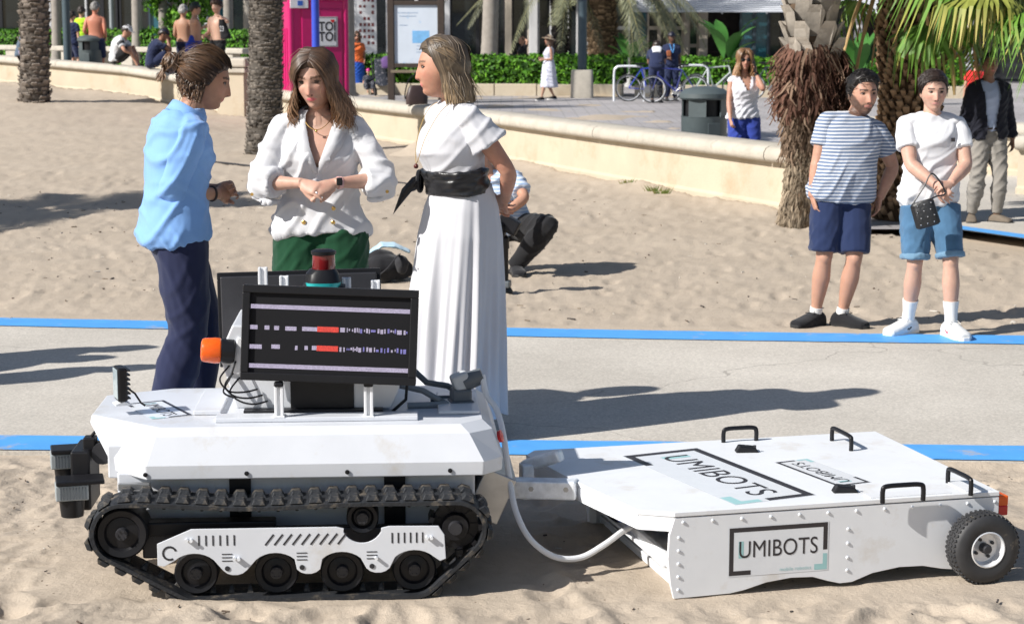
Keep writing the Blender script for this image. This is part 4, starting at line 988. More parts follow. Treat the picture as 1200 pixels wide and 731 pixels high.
    def top(s, name, m, sleeve=.25, t0=-.12, ex=.014, slv=.014, slv1=None, hem=None, wr=.004, t1=.985, cut=None, col=None, exd=None, **kw):
        mb = MB(); f = (lambda t: ex+(hem or 0)*sstep(.45,-.1,t)-(.006*sstep(.86,1.0,t)))
        mb.loft(s.rings(t0, t1, 18, f), 36)
        sep = s.vox < .008
        for e in (-1, 1):
            s.trap(mb, e, ex*.62); mb.ball((s.RS if e < 0 else s.LS), .046*s.ar*(1 if s.sex == 'm' else .88)+(.004 if sep else .012))
            m2 = MB() if sep else mb
            if sep: m2.ball((s.RS if e < 0 else s.LS), .047*s.ar*(1 if s.sex == 'm' else .88)+.006)
            s.limb(m2, e, 'arm', 0, sleeve, slv*.5, ex1=slv1 or slv, n=20)
            if sep: s.cloth('sleeve', m2, m, wr=wr, col=col, **kw)
        return s.cloth(name, mb, m, wr=wr, cut=cut, col=col, **kw)
    def trousers(s, name, m, end=.97, ex=.014, ex1=.014, t1=.16, wr=.005, col=None, **kw):
        kw.setdefault('vox', max(.0095, s.vox*1.25))
        mb = MB(); mb.loft(s.rings(-.15, t1, 8, .012), 36)
        for e in (-1, 1): s.limb(mb, e, 'leg', .07 if (t1 < .09 and end < .6) else 0, end, ex, n=28, ex1=ex1)
        if end > .55:
            for K_ in (s.RK, s.LK): mb.ball(K_, .054*s.lr+ex)
        return s.cloth(name, mb, m, wr=wr, col=col, aniso=(1,1,.7), **kw)
    def belt(s, m, t=.16, h=.032, ex=.016, name='belt'):
        mb = MB(); mb.loft([s.ring(t-h/1.1, ex), s.ring(t+h/1.1, ex)], 40); return mb.build(name, m, s.root, smooth=True)
    def shoe(s, side, m, sole, name='shoe', ex=.010, sock=None, L=.262, laces=None, sk=.87):
        mb = MB(); s.foot(mb, side, ex, L=L, drop=.082)
        o = s.cloth(name, mb, m, vox=.006, wr=.0012, wsc=40)
        mb = MB(); A = s.RA if side < 0 else s.LA; a = s.rf if side < 0 else s.lf; f = Vector((sin(a),-cos(a),0)); l = Vector((cos(a),sin(a),0))
        g = A.z-.090; base = Vector((A.x,A.y,0))
        prof = [(-.088,.026),(-.07,.040),(.0,.044),(.06,.048),(.11,.056),(.15,.055),(L-.085,.042),(L-.07,.02)]
        n = len(prof); vs = []
        for zz in (g, g+.030): vs += [base+f*k+l*w+Vector((0,0,zz)) for k, w in prof]+[base+f*k-l*w+Vector((0,0,zz)) for k, w in prof[::-1]]
        N_ = 2*n; mb.add(vs, [tuple(range(N_)), tuple(range(N_,2*N_))]+[(i,(i+1)%N_,(i+1)%N_+N_,i+N_) for i in range(N_)])
        mb.build('sole', sole, o, bev=.004)
        if laces:
            mb = MB()
            for k in range(5): c = base+f*(.035+k*.018)+Vector((0,0,g+.098-k*.0095)); mb.tube([c-l*.024-Vector((0,0,.006)),c+Vector((0,0,.004)),c+l*.024-Vector((0,0,.006))],.003,6)
            c = base+f*.03+Vector((0,0,g+.102))
            for e in (-1,1): mb.tube([c,c+l*e*.025+f*.01+Vector((0,0,.012)),c+l*e*.04+f*.03+Vector((0,0,-.005)),c+f*.01],.0025,6)
            mb.build('laces', laces, o, smooth=True)
        if sock:
            mb = MB(); s.limb(mb, side, 'leg', sk, 1.0, .005, n=8); mb.build('sock', sock, s.root, smooth=True)
        return o
    def collar_ring(s, m, ex=.006, r=.008, name='neckband', t=.975, drop=.0):
        l, u, f = s.frame(1); c, X, Y, _ = s.ring(t, ex); pts = []
        for i in range(33):
            a = 2*pi*i/32; p = c+X*cos(a)*.92+Y*sin(a)*.98; pts.append(p-u*(drop*max(0,-sin(a))+.012*max(0,-sin(a))-.010*max(0,sin(a))))
        return MB().tube(pts, r, 8).build(name, m, s.root, smooth=True)
    # ---- hair
    def hp(s, d, off):
        d = Vector(d).normalized(); q = max(0, min(1, -d.z*1.15)); q = q*q*(3-2*q); return Vector((d.x*.0800*(1-.2*q)+d.x*off, d.y*.097*(1-.32*q if d.y > 0 else 1)+d.y*off, d.z*(.117+off)))
    def hair_cap(s, th, line, col, name='hair', clump=.006, csc=38, fade=.02, extra=None):
        """hair mass: the scalp pushed out inside the hairline; line(|lon|) -> lowest z"""
        P, fs, d = head_grid(*((110, 90) if s.hvox < .0062 else (48, 40)), float(s.fem)); lon = np.abs(np.arctan2(d[:,0], -d[:,1])); lim = np.interp(lon, [R(a) for a, _ in line], [b for _, b in line])
        e = P[:,2]-lim; k = sstep(-.002, fade, e); t = th*np.ones(len(P))
        if extra is not None: t = t+extra(d, P)
        q = P+d*(t*k-.004*(1-k))[:,None]; nz = (1-np.abs(vnoise(P*np.array((1,1,.6)), csc))*2)*clump*k; q = q+d*nz[:,None]
        keep = e > -.004; F = [f for f in fs if len(f) == 4 and all(keep[i] for i in f)]
        if keep[-1]: F.append(fs[-1])
        M = np.array(s.HM); q = q @ M[:3,:3].T+M[:3,3]
        c = np.array([col])*(1+.45*vnoise(P, 60)[:,None]+.25*vnoise(P, 22)[:,None]); 
        used = sorted({i for f in F for i in f}); mp = {a: i for i, a in enumerate(used)}
        return mesh_obj(name, q[used], [tuple(mp[i] for i in f) for f in F], M_HAIR, s.root, np.clip(c[used], .003, 1))
    def locks(s, paths, c0, c1, w=.008, flat=.45, name='hair_locks', jit=.35, rnd=random.Random(2), par=None, taper=.35):
        mb = MB()
        for p in paths:
            p = [s.HM @ Vector(q) for q in p]; n = len(p); k = 1+rnd.uniform(-jit, jit); k2 = rnd.uniform(0,1)
            cs = [tuple(max(.002, lerp(a, b, min(1, (i/(n-1))**1.2*(.6+.6*k2)))*k) for a, b in zip(c0, c1)) for i in range(n)]
            ww = w*rnd.uniform(.6,1.3); rr = [ww*(.55+.45*min(1,i/2))*(1 if i < n*.6 else lerp(1, taper, (i/(n-1)-.6)/.4)) for i in range(n)]
            mb.tube(p, rr, 4, cs, flat=flat)
        return mb.build(name, M_HAIR, par or s.root, smooth=True, colors=True, ang=80)
    def flyaway(s, paths, c, n=160, seed=3):
        r = random.Random(seed); out = []
        for _ in range(n):
            p = r.choice(paths); i0 = r.randrange(0, max(1, len(p)-5)); j = Vector((r.gauss(0,.006), r.gauss(0,.006), r.gauss(0,.006))); out.append([Vector(q)*(1+.012*k*r.uniform(.3,1))+j*k*.5 for k, q in enumerate(p[i0:i0+8])])
        return s.locks(out, c, tuple(v*1.6 for v in c), .0011, .8, 'loose_hairs', .4, r)
    def tufts(s, n, line, c, L=.035, w=.005, off=.012, seed=1, comb=(0,.4,-.2), rise=.012):
        """short hair: small locks lying over the scalp"""
        r = random.Random(seed); paths = []
        while len(paths) < n:
            lon = r.uniform(-pi, pi); z = r.uniform(-.6, 1); lim = np.interp(abs(lon), [R(a) for a, _ in line], [b for _, b in line])
            cv = math.sqrt(1-z*z); d = Vector((cv*sin(lon), -cv*cos(lon), z)); p = s.hp(d, off+.015*sstep(.3,.8,d.z)-.005*sstep(.5,.1,d.z))
            if p.z < lim+.008: continue
            t = Vector(comb)+Vector((r.uniform(-.5,.5), r.uniform(-.5,.5), r.uniform(-.5,.5))); t = (t-d*t.dot(d)).normalized(); LL = L*r.uniform(.6,1.2)
            paths.append([p, p+t*LL*.35+d*rise*.6, p+t*LL*.7+d*rise*.7, p+t*LL+d*rise*.2])
        return s.locks(paths, c, tuple(v*1.3 for v in c), w, .5, 'hair_tufts', .5, r)
def cloth_mat(name, col, rough=.85, var=.05, weave=.12, sc=900, sheen=.2, stripes=None):
    if name in MATS: return MATS[name]
    m = mat(name, col, rough, var=var, scale=9, bump=weave, bscale=sc, spec=.2); b = m.node_tree.nodes['Principled BSDF']
    b.inputs['Sheen Weight'].default_value = sheen
    if stripes:
        c2, per, frac = stripes; n, l = m.node_tree.nodes, m.node_tree.links; tc = n.new('ShaderNodeTexCoord'); sp = n.new('ShaderNodeSeparateXYZ'); l.new(tc.outputs['Object'], sp.inputs[0])
        nz = n.new('ShaderNodeTexNoise'); nz.inputs['Scale'].default_value = 3; l.new(tc.outputs['Object'], nz.inputs['Vector'])
        ma = n.new('ShaderNodeMath'); ma.operation = 'MULTIPLY_ADD'; ma.inputs[1].default_value = .02; l.new(nz.outputs[0], ma.inputs[0]); l.new(sp.outputs['Z'], ma.inputs[2])
        dv = n.new('ShaderNodeMath'); dv.operation = 'DIVIDE'; dv.inputs[1].default_value = per; l.new(ma.outputs[0], dv.inputs[0])
        fr = n.new('ShaderNodeMath'); fr.operation = 'FRACT'; l.new(dv.outputs[0], fr.inputs[0])
        lt = n.new('ShaderNodeMath'); lt.operation = 'LESS_THAN'; lt.inputs[1].default_value = frac; l.new(fr.outputs[0], lt.inputs[0])
        mi = n.new('ShaderNodeMix'); mi.data_type = 'RGBA'; mi.inputs[7].default_value = (*c2, 1); src = b.inputs['Base Color'].links[0].from_socket
        l.new(lt.outputs[0], mi.inputs[0]); l.new(src, mi.inputs[6]); l.new(mi.outputs[2], b.inputs['Base Color'])
    return m
LINE_M = [(0,.074),(30,.072),(52,.060),(66,.030),(74,.0),(84,-.028),(92,.0),(108,.004),(130,-.045),(180,-.062)]
LINE_F = [(0,.070),(40,.056),(65,.030),(80,-.03),(110,-.06),(180,-.08)]
def strand_fall(s, phi, side, L, off=.018, wave=.0, flare=.25, beta=(58,125), part=0, tuck=0, rr=random, nfall=9, curl=0):
    """a long lock: from the parting over the skull, then falling"""
    f = (phi-30)/150; b = R(lerp(beta[0], beta[1], f)); d0 = Vector((part*.35*(1-f), -cos(b), sin(b))).normalized()
    d1 = Vector((side*sin(R(phi)), -cos(R(phi)), -.12)).normalized(); pts = []
    for i in range(5): t = i/4; pts.append(s.hp(slerp(d0, d1, t), off*(.35+.65*sin(pi*min(1,t*.9+.1)))))
    E = pts[-1]; ph = rr.uniform(0, 6.28); Lk = L*rr.uniform(.86, 1.06)
    for i in range(1, nfall+1):
        t = i/nfall; o = flare*t*(1-.35*t); w = wave*sin(t*7+ph)*t
        pts.append(Vector((E.x*(1+o)+side*w, E.y*(1+o*.35)+tuck*t*.03+wave*.5*cos(t*7+ph)*t, E.z-Lk*t+curl*max(0,t-.75)*.15)))
    return pts
# ---------------------------------------------------------------- man in the blue shirt
M_BSHIRT = cloth_mat('blue_oxford', (.21,.40,.76), weave=.2)
M_NAVY = cloth_mat('navy_chino', (.016,.021,.06))
M_LEATH = mat('brown_leather', (.05,.03,.02), .5)
M_BLK = cloth_mat('black_cloth', (.014,.014,.017))
M_WSOLE = mat('white_sole', (.75,.74,.72), .6, var=.06)
M_BSOLE = mat('black_sole', (.02,.02,.02), .6)
f = Fig('man in light blue shirt and navy trousers, hair in a bun, seen from behind', G(213,512)+Vector((0,0,.014)), R(112), 1.80, 'm', neck=(0,-.075,1.435), ctrl=(0,.03,1.20), head=(-14,16,0), head_off=(0,-.04,-.012), hw=1.06,
        rw=(-.035,-.185,1.09), lw=(.05,-.20,1.10), rel=(-.35,1,-.3), lel=(.35,1,-.3), ra=(-.13,.12,.085), la=(.13,-.10,.085), rfoot=-14, lfoot=16, skin=(.45,.25,.165), vox=.006, hvox=.0048)
f.hand(-1, (.62,-.6,.15), (.6,.6,-.3), curl=[40,45,50,55]); f.hand(1, (-.62,-.6,.1), (-.6,.6,-.3), curl=[35,42,48,55])
f.body(stubble=.12, brow=(.06,.04,.03))
f.top('shirt', M_BSHIRT, sleeve=.66, t0=-.085, ex=.028, slv=.028, slv1=.024, hem=.016, wr=.010, aniso=(1,1,.7), wsc=9)
for e in (-1,1):
    mb = MB(); f.limb(mb, e, 'arm', .63, .70, .027, n=6); f.cloth('rolled_cuff', mb, M_BSHIRT, wr=.003)
# collar: a standing band with two leaves
l_, u_, w_ = f.frame(1); c_, X_, Y_, _ = f.ring(.985, .006)
mb = MB(); vs = []; n = 36
for j, (r, h) in enumerate(((.93,.0),(.98,.040),(1.12,.036),(1.30,-.012))):
    for i in range(n+1):
        a = -pi/2+.22+(2*pi-.44)*i/n; p = c_+X_*cos(a)*r+Y_*-sin(a)*-r*1.05; vs.append(p+u_*(h+.012*max(0,sin(a))))
mb.add(vs, [(j*(n+1)+i, j*(n+1)+i+1, (j+1)*(n+1)+i+1, (j+1)*(n+1)+i) for j in range(3) for i in range(n)])
o = mb.build('shirt_collar', M_BSHIRT, f.root, smooth=True, ang=60); k = o.modifiers.new('t','SOLIDIFY'); k.thickness = .003
f.trousers('trousers', M_NAVY, ex=.026, ex1=.040, wr=.0035, wsc=5, t1=.02); f.belt(M_LEATH, -.095, .022, .034)
mb = MB()
for e, y in ((-1,.03),(1,.03)):
    p, q = f.limb_pts(e,'leg')[:2]; a = p.lerp(q,.02)+Vector((e*.098,-.045,.055)); mb.tube([a, a+Vector((e*.006,.03,-.07)), a+Vector((e*.002,.062,-.13))],.003,6)
mb.build('pocket_seams', mat('navy_thread',(.012,.017,.05),.9), f.root)
mb = MB(); a = f.RW.lerp(f.RE,.12); mb.tube([a+(f.RE-f.RW).normalized().orthogonal()*0+Matrix.Rotation(t,3,(f.RE-f.RW)) @ (f.RE-f.RW).orthogonal().normalized()*.031 for t in np.linspace(0,6.283,25)],.006,6); mb.build('bracelet', M_LEATH, f.root, smooth=True)
for e in (-1,1): f.shoe(e, M_LEATH, M_BSOLE)
C0, C1 = (.035,.020,.012), (.19,.10,.05)
f.hair_cap(.014, [(0,.064),(40,.058),(62,.036),(78,-.02),(100,-.035),(130,-.075),(180,-.088)], (.055,.032,.02), clump=.006)
rr = random.Random(4); P = []; bun = Vector((0,.128,.035))
for i in range(560):
    lon = rr.choice((-1,1))*rr.uniform(0,120); z = rr.uniform(-.05,.8) if abs(lon) < 75 else rr.uniform(-.45,.75); cv = math.sqrt(1-z*z)
    d0 = Vector((cv*sin(R(lon)), -cv*cos(R(lon)), z))
    if f.hp(d0,0).z < np.interp(abs(lon),[0,40,62,78,120],[.066,.060,.040,-.01,-.045]): continue
    d1 = Vector((rr.uniform(-.12,.12),.97,.28+rr.uniform(-.1,.1))); p = [f.hp(slerp(d0,d1,t), .016+.006*rr.random()+.012*sin(t*pi)) for t in np.linspace(0,1,9)]; p.append(bun+Vector((rr.uniform(-.015,.015),-.01,rr.uniform(-.015,.015)))); P.append(p)
for i in range(170):                         # lower hair, curling at the nape
    lon = rr.choice((-1,1))*rr.uniform(85,180); d0 = Vector((sin(R(lon)), -cos(R(lon)), rr.uniform(-.2,.1))); d1 = Vector((sin(R(lon*.97)), -cos(R(lon)), -.95)); w = rr.uniform(.005,.012)
    P.append([f.hp(slerp(d0,d1,t), .018+w*sin(t*14+i)) for t in np.linspace(0,1,9)])
f.locks(P, C0, C1, .0036, .5); f.flyaway(P, (.10,.06,.035), 220)
P = []
for i in range(200):                         # the bun
    a = rr.uniform(0,6.28); tl = rr.uniform(-.9,.9); ax = Vector((rr.uniform(-.6,.6),1,rr.uniform(-.6,.6))).normalized(); r_ = .042*rr.uniform(.75,1.1); q = ax.to_track_quat('Z','Y'); c = bun+Vector((0,.022,-.004))+ax*tl*.028
    P.append([c+q @ Vector((r_*math.sqrt(max(.1,1-tl*tl*.6))*cos(a+t*3.4), r_*math.sqrt(max(.1,1-tl*tl*.6))*sin(a+t*3.4), .01*sin(t*5))) for t in np.linspace(0,1,9)])
for i in range(50): P.append([bun+Vector((rr.uniform(-.03,.03),.03,0)), bun+Vector((rr.uniform(-.03,.03),.05,-.03)), bun+Vector((rr.uniform(-.035,.035),.05+rr.uniform(-.02,.02),-.062-rr.uniform(0,.035)))])
o = f.locks(P, (.07,.04,.022), (.24,.135,.07), .0038, .5, 'hair_bun')
mb = MB(); mb.tube([f.HM @ (bun+Vector((.026*cos(t),-.012,.026*sin(t)))) for t in np.linspace(0,6.283,21)],.006,6); mb.build('hair_tie', M_BLK, f.root, smooth=True)
# ---------------------------------------------------------------- woman in the white blouse
M_WBL = cloth_mat('white_crepe', (.60,.60,.62), weave=.05, var=.02)
M_GREEN = cloth_mat('dark_green_crepe', (.005,.05,.02))
M_GOLD = mat('gold', (.75,.50,.18), .25, metal=1, var=0)
f = Fig('woman in white wrap blouse and dark green trousers with clasped hands', G(380,512)+Vector((0,0,.014)), R(-3), 1.79, 'f', head=(-10,14,-3), head_off=(-.005,-.02,-.030), hw=1.05, neck=(0,-.012,1.465), ctrl=(0,.03,1.2),
        rw=(-.045,-.225,1.165), lw=(.095,-.215,1.165), rel=(-1,.25,-.55), lel=(1,.25,-.55), skin=(.53,.32,.24), hvox=.0046)
f.hand(-1, (.86,-.42,-.28), (.25,.65,-.6), curl=[16,24,30,36], thumb=(20,15)); f.hand(1, (-.80,-.48,-.30), (-.3,.65,-.55), curl=[16,24,30,36], thumb=(20,15))
f.body(lip=(.66,.12,.16), blush=.25, brow=(.10,.055,.035))
def vneck(co):
    z = co[:,2]; x = co[:,0]-.012; return (co[:,1] < .0) & (z > 1.225) & (np.abs(x) < .066*np.clip((z-1.225)/.22, 0, 1)**.9)
mb = MB(); mb.loft(f.rings(-.02, .985, 18, lambda t: .020+.022*sstep(.42,-.02,t)-.006*sstep(.86,1,t)), 40)
for e in (-1,1):
    mb.ball(f.RS if e < 0 else f.LS, .056); f.trap(mb, e, .012); f.limb(mb, e, 'arm', 0, .70, .010, n=22, ex1=.030)
    A_, B_, Cw = f.limb_pts(e,'arm'); c = B_.lerp(Cw,.30)      # the loose part of the sleeve hangs below the forearm
    mb.loft([(B_+Vector((0,.0,-.02)),Vector((.04,0,0)),Vector((0,.036,0))),(B_+Vector((0,0,-.07)),Vector((.034,0,0)),Vector((0,.024,0))),(c+Vector((0,0,-.085)),Vector((.036,0,0)),Vector((0,.022,0)))],16)
f.cloth('blouse', mb, M_WBL, wr=.010, wsc=8, cut=vneck, vox=.0068, aniso=(1.1,1.1,.4))
def strip(f, pts, ws, m, name, nrm=(0,-1,0), th=.004):
    mb = MB(); vs = []
    for p, (a, b) in zip(pts, ws): vs += [Vector(p)+Vector(a), Vector(p)+Vector(b)]
    mb.add(vs, [(2*i,2*i+1,2*i+3,2*i+2) for i in range(len(pts)-1)])
    o = mb.build(name, m, f.root, smooth=True); k = o.modifiers.new('t','SOLIDIFY'); k.thickness = th; return o
def fy(z, x): # front of the blouse
    t = (z-f.P.z)/(f.N.z-f.P.z); c, X_, Y_, _ = f.ring(t, .020+.018*sstep(.42,-.02,t)); w, d = X_.length, Y_.length
    return c.y-d*math.sqrt(max(.05, 1-min(.95,(abs(x)/w)**2)))-.006
for e in (-1,1):                      # notched lapels
    pts = []; ws = []
    for z, a, b in ((1.20,.000,.016),(1.25,.010,.058),(1.32,.034,.106),(1.375,.050,.122),(1.378,.050,.098),(1.42,.062,.100),(1.455,.062,.088),(1.475,.052,.072)):
        x0, x1 = e*a+.012, e*b+.012; pts.append((0,0,z)); ws.append(((x0,fy(z,x0)-.004,0),(x1,fy(z,x1)-.002,0)))
    strip(f, pts, ws, M_WBL, 'lapel')
mb = MB()
for x, z in ((-.055,1.045),(.075,1.045),(-.055,.985),(.075,.985)): mb.lathe([(0,0),(.010,0),(.010,.003),(.006,.006),(0,.006)],(x,fy(z,x)-.006,z),(0,-1,0),14)
for e in (-1,1):
    B_ = f.limb_pts(e,'arm')[1]; mb.lathe([(0,0),(.008,0),(.006,.006),(0,.006)],B_+Vector((e*.02,-.075,-.045)),(0,-1,0),12)
mb.build('blouse_buttons', M_GOLD, f.root, smooth=True)
mb = MB(); mb.tube([Vector((.075*cos(a)+.003,-.02-.088*sin(a)*1.0,1.475-.085*max(0,sin(a))**1.5)) for a in np.linspace(-.4,pi+.4,30)],.0018,5); mb.ball((.003,-.112,1.385),.006); mb.build('necklace', M_GOLD, f.root, smooth=True)
def wband(f, side, k, r, w, m, name):
    A_, B_, Cw = f.limb_pts(side,'arm'); d = (Cw-B_).normalized(); c = B_.lerp(Cw,k); mb = MB(); mb.cyl(c-d*w/2,c+d*w/2,r,n=24); return mb.build(name, m, f.root, smooth=True)
wband(f, 1, .90, .0275, .018, mat('pink_strap',(.62,.36,.34),.6), 'watch_strap')
p = f.LE.lerp(f.LW,.90); MB().box(p+Vector((.004,-.028,.008)),(.026,.008,.034)).build('watch_face', M_BLACK, f.root, bev=.004)
mb = MB(); mb.ball(f.RW+Vector((.075,-.075,-.035)),.005); mb.build('ring', mat('silver',(.8,.8,.8),.2,metal=1), f.root)
f.trousers('trousers', M_GREEN, ex=.030, ex1=.06, wr=.006, t1=.14)
for e in (-1,1): f.shoe(e, M_LEATH, M_BSOLE)
f.hair_cap(.014, LINE_F, (.06,.034,.021), clump=.002)
rr = random.Random(9); P = []
for i in range(1000):
    phi = 48+rr.random()**.9*132; sd = rr.choice((-1,1)); P.append(strand_fall(f, phi, sd, .155+.03*sin(R(phi)), .020+.014*rr.random(), .030, .70 if phi < 120 else .35, part=.25, rr=rr, nfall=8, beta=(40,130)))
f.locks(P, (.055,.030,.018), (.36,.205,.11), .0032, .5, rnd=rr); f.flyaway(P, (.14,.08,.045), 240)
# ---------------------------------------------------------------- woman in the white dress
M_DRESS = cloth_mat('white_jersey', (.58,.58,.61), weave=.04, var=.02)
M_BELT = mat('black_belt_leather', (.016,.016,.018), .35, var=.15, bump=.2, bscale=40)
f = Fig('woman in long white dress with wide black belt, hands behind her back', G(540,512)+Vector((0,0,.014)), R(-60), 1.84, 'f', head=(-24,4,0), head_off=(0,-.03,-.030), hw=1.06, neck=(0,-.035,1.47),
        rw=(-.08,.215,1.03), lw=(.05,.20,1.04), rel=(-1,.2,-.1), lel=(1,.05,-.1), skin=(.51,.265,.18), hvox=.0046, leg_r=.74, fat=.95)
f.hand(-1,(.85,.12,-.3),(0,1,0),curl=40); f.hand(1,(-.90,.15,-.25),(0,1,.0),curl=40)
f.body(lip=(.62,.20,.19), blush=.2, brow=(.13,.085,.06))
mb = MB(); mb.loft(f.rings(.30, .985, 14, lambda t: .020-.010*sstep(.86,1,t)), 40)
for e in (-1,1): mb.ball(f.RS if e < 0 else f.LS, .054); f.trap(mb, e, .014); f.limb(mb, e, 'arm', 0, .235, .012, ex1=.040)
f.cloth('dress_top', mb, M_DRESS, wr=.006, wsc=8, vox=.006, aniso=(1,1,.5))
# long gathered skirt with soft folds
mb = MB(); vs = []; cs = []; n = 220; m = 60; rr = random.Random(3); ph = [rr.uniform(0,6.28) for _ in range(8)]
for j in range(m):
    t = j/(m-1); z = 1.115-t*(1.115-.10); w = np.interp(t,[0,.1,.22,.5,.8,1],[.150,.178,.198,.212,.224,.238]); d = np.interp(t,[0,.1,.22,.5,.8,1],[.118,.155,.178,.198,.212,.225])
    for i in range(n):
        a = 2*pi*i/n; fo = .008+.044*sstep(.0,.7,t)
        fold = (sin(11*a+ph[0]+.9*sin(2*a)+t*.8)*.55+sin(19*a+ph[1]-t*1.1)*.30+sin(5*a+ph[2]+t)*.45+sin(31*a+ph[3]+2*t)*.16+sin(23*a+ph[4]-3*t+1.5*sin(3*a+2*t))*.22)
        k = 1+fo*2.2*(fold*.75+.35); x = w*cos(a)*k-.035*t; y = d*sin(a)*k+.012-.05*t
        vs.append((x, y, z-(.012*sin(3*a+1)+.01*fold)*t))
mb.add(vs, [(j*n+i, j*n+(i+1)%n, (j+1)*n+(i+1)%n, (j+1)*n+i) for j in range(m-1) for i in range(n)])
o = mb.build('skirt', M_DRESS, f.root, smooth=True, ang=180); k = o.modifiers.new('t','SOLIDIFY'); k.thickness = .002
mb = MB(); mb.loft([f.ring(t, .036+.004*sin(t*60)) for t in np.linspace(.27,.46,9)],44); f.cloth('belt', mb, M_BELT, wr=.004, wsc=9, vox=.006, aniso=(.4,.4,2))
c_, X_, Y_, _ = f.ring(.37,.052); bk = c_+X_*-.55-Y_*.86
mb = MB(); bd = (bk-c_).normalized(); q = bd.to_track_quat('Z','Y'); mb.tube([bk+q @ Vector((.042*cos(t),.042*sin(t),.004)) for t in np.linspace(0,6.283,29)],.010,8); mb.build('belt_buckle', M_BLACK, f.root, smooth=True)
tl = MB(); pts = [bk+Vector((0,0,.0)), bk+Vector((-.05,-.02,-.02)), bk+Vector((-.10,-.045,-.075)), bk+Vector((-.145,-.06,-.145))]
vs = []
for p, hh in zip(pts,(.035,.034,.036,.010)): vs += [p+Vector((.006,.0,hh)), p-Vector((.006,.0,hh*.9))]
tl.add(vs, [(2*i,2*i+1,2*i+3,2*i+2) for i in range(3)]); o = tl.build('belt_tail', M_BELT, f.root, smooth=True); k = o.modifiers.new('t','SOLIDIFY'); k.thickness = .005
mb = MB(); cz = f.spine(.95)
mb.tube(spline([cz+Vector((-.06,.02,.04)),cz+Vector((-.07,-.075,.0)),cz+Vector((-.05,-.145,-.12)),cz+Vector((-.012,-.172,-.235)),cz+Vector((.035,-.15,-.12)),cz+Vector((.065,-.08,.0)),cz+Vector((.06,.02,.04))]),.0016,5); mb.build('necklace', M_GOLD, f.root, smooth=True)
MB().ball(cz+Vector((-.012,-.174,-.247)),.011).build('pendant', mat('dark_red_stone',(.10,.02,.015),.2), f.root, smooth=True)
for e in (1,-1):
    p = f.HM @ Vector((e*.080,.012,-.055)); MB().tube([p+Vector((0,.014*cos(t),.018*sin(t))) for t in np.linspace(0,6.283,21)],.002,5).build('earring', M_GOLD, f.root, smooth=True)
for e in (-1,1): f.shoe(e, M_LEATH, M_BSOLE)
LF2 = [(0,.072),(40,.060),(62,.040),(74,.010),(88,.012),(105,-.04),(180,-.075)]
f.hair_cap(.018, LF2, (.12,.088,.056), clump=.003)
rr = random.Random(12); P = []
for i in range(950):
    phi = 80+rr.random()*100; sd = rr.choice((-1,1)); P.append(strand_fall(f, phi, sd, .125, .016+.012*rr.random(), .003, .12, part=-.2, rr=rr, beta=(34,125), tuck=.5))
for i in range(160):
    d0 = Vector((rr.uniform(-.25,.2),-.75+rr.uniform(-.12,.1),.66)); sd = rr.choice((-1,1)); d1 = Vector((sd*.80,.60+rr.uniform(0,.2),rr.uniform(-.1,.25))); P.append([f.hp(slerp(d0,d1,t),.014+.010*sin(t*pi)) for t in np.linspace(0,1,9)])
f.locks(P, (.05,.038,.03), (.40,.28,.16), .0030, .5, rnd=rr); f.flyaway(P, (.16,.12,.08), 220)
# ---------------------------------------------------------------- crouching photographer
M_BLACKT = cloth_mat('black_trousers', (.012,.012,.014))
f = Fig('man crouching on the sand behind the white dress, working a camera', G(592,322), R(-14), 1.70, 'm', pelvis=(-.02,.26,.34), neck=(-.13,.0,.80), ctrl=(-.06,.20,.60), head=(-20,22,0), head_off=(-.06,0,0),
        rw=(-.06,-.36,.50), lw=(.06,-.34,.50), rel=(-.8,-.1,-.5), lel=(1,.0,.05), ra=(-.14,-.02,.085), la=(.09,.0,.085), rk=(-.6,-.6,.6), lk=(.75,-.45,.6), lfoot=25, skin=(.46,.25,.17), vox=.011, hvox=.008)
f.hand(-1,(.5,-.8,.1),(.5,.2,-.6),curl=40); f.hand(1,(-.75,-.45,-.25),(-.3,-.2,-.9),curl=42)
f.body(brow=(.03,.02,.015))
f.top('checked_shirt', cloth_mat('pale_blue_check', (.34,.46,.66), var=.06, stripes=((.62,.68,.78), .028, .5)), sleeve=.36, ex=.018, slv=.024, slv1=.034, wr=.008, t0=-.05)
f.trousers('trousers', M_BLACKT, ex=.028, ex1=.032, wr=.005, end=1.03)
for e in (-1,1): f.shoe(e, M_BLK, M_BSOLE)
wband(f, 1, .92, .030, .022, M_BLACK, 'watch')
f.hair_cap(.014, LINE_M, (.03,.02,.015))
cm = empty('film_camera', G(591,344), R(-10), 'black film camera with orange grip on a stubby stand beside the crouching man', 'camera')
MB().lathe([(.06,0),(.062,.02),(.045,.05),(.03,.09),(.03,.32),(.036,.33),(.036,.40),(.02,.42)],n=18).build('stand', M_BLACK, cm, smooth=True)
MB().box((0,.0,.07),(.09,.10,.05)).build('stand_foot', M_GREYD, cm, bev=.01)
mb = MB(); mb.box((.03,0,.50),(.16,.10,.11), Matrix.Rotation(R(28),3,'Y')).box((-.04,-.02,.46),(.10,.09,.10)); mb.build('camera_body', M_BLACK, cm, bev=.012)
MB().lathe([(.036,0),(.04,.01),(.04,.07),(.034,.08),(0,.081)],(-.02,-.05,.49),(-.4,-1,0)).build('lens', M_BLACK, cm, smooth=True)
MB().box((-.035,-.065,.43),(.05,.025,.035)).build('orange_grip', M_ORANGE, cm, bev=.008)
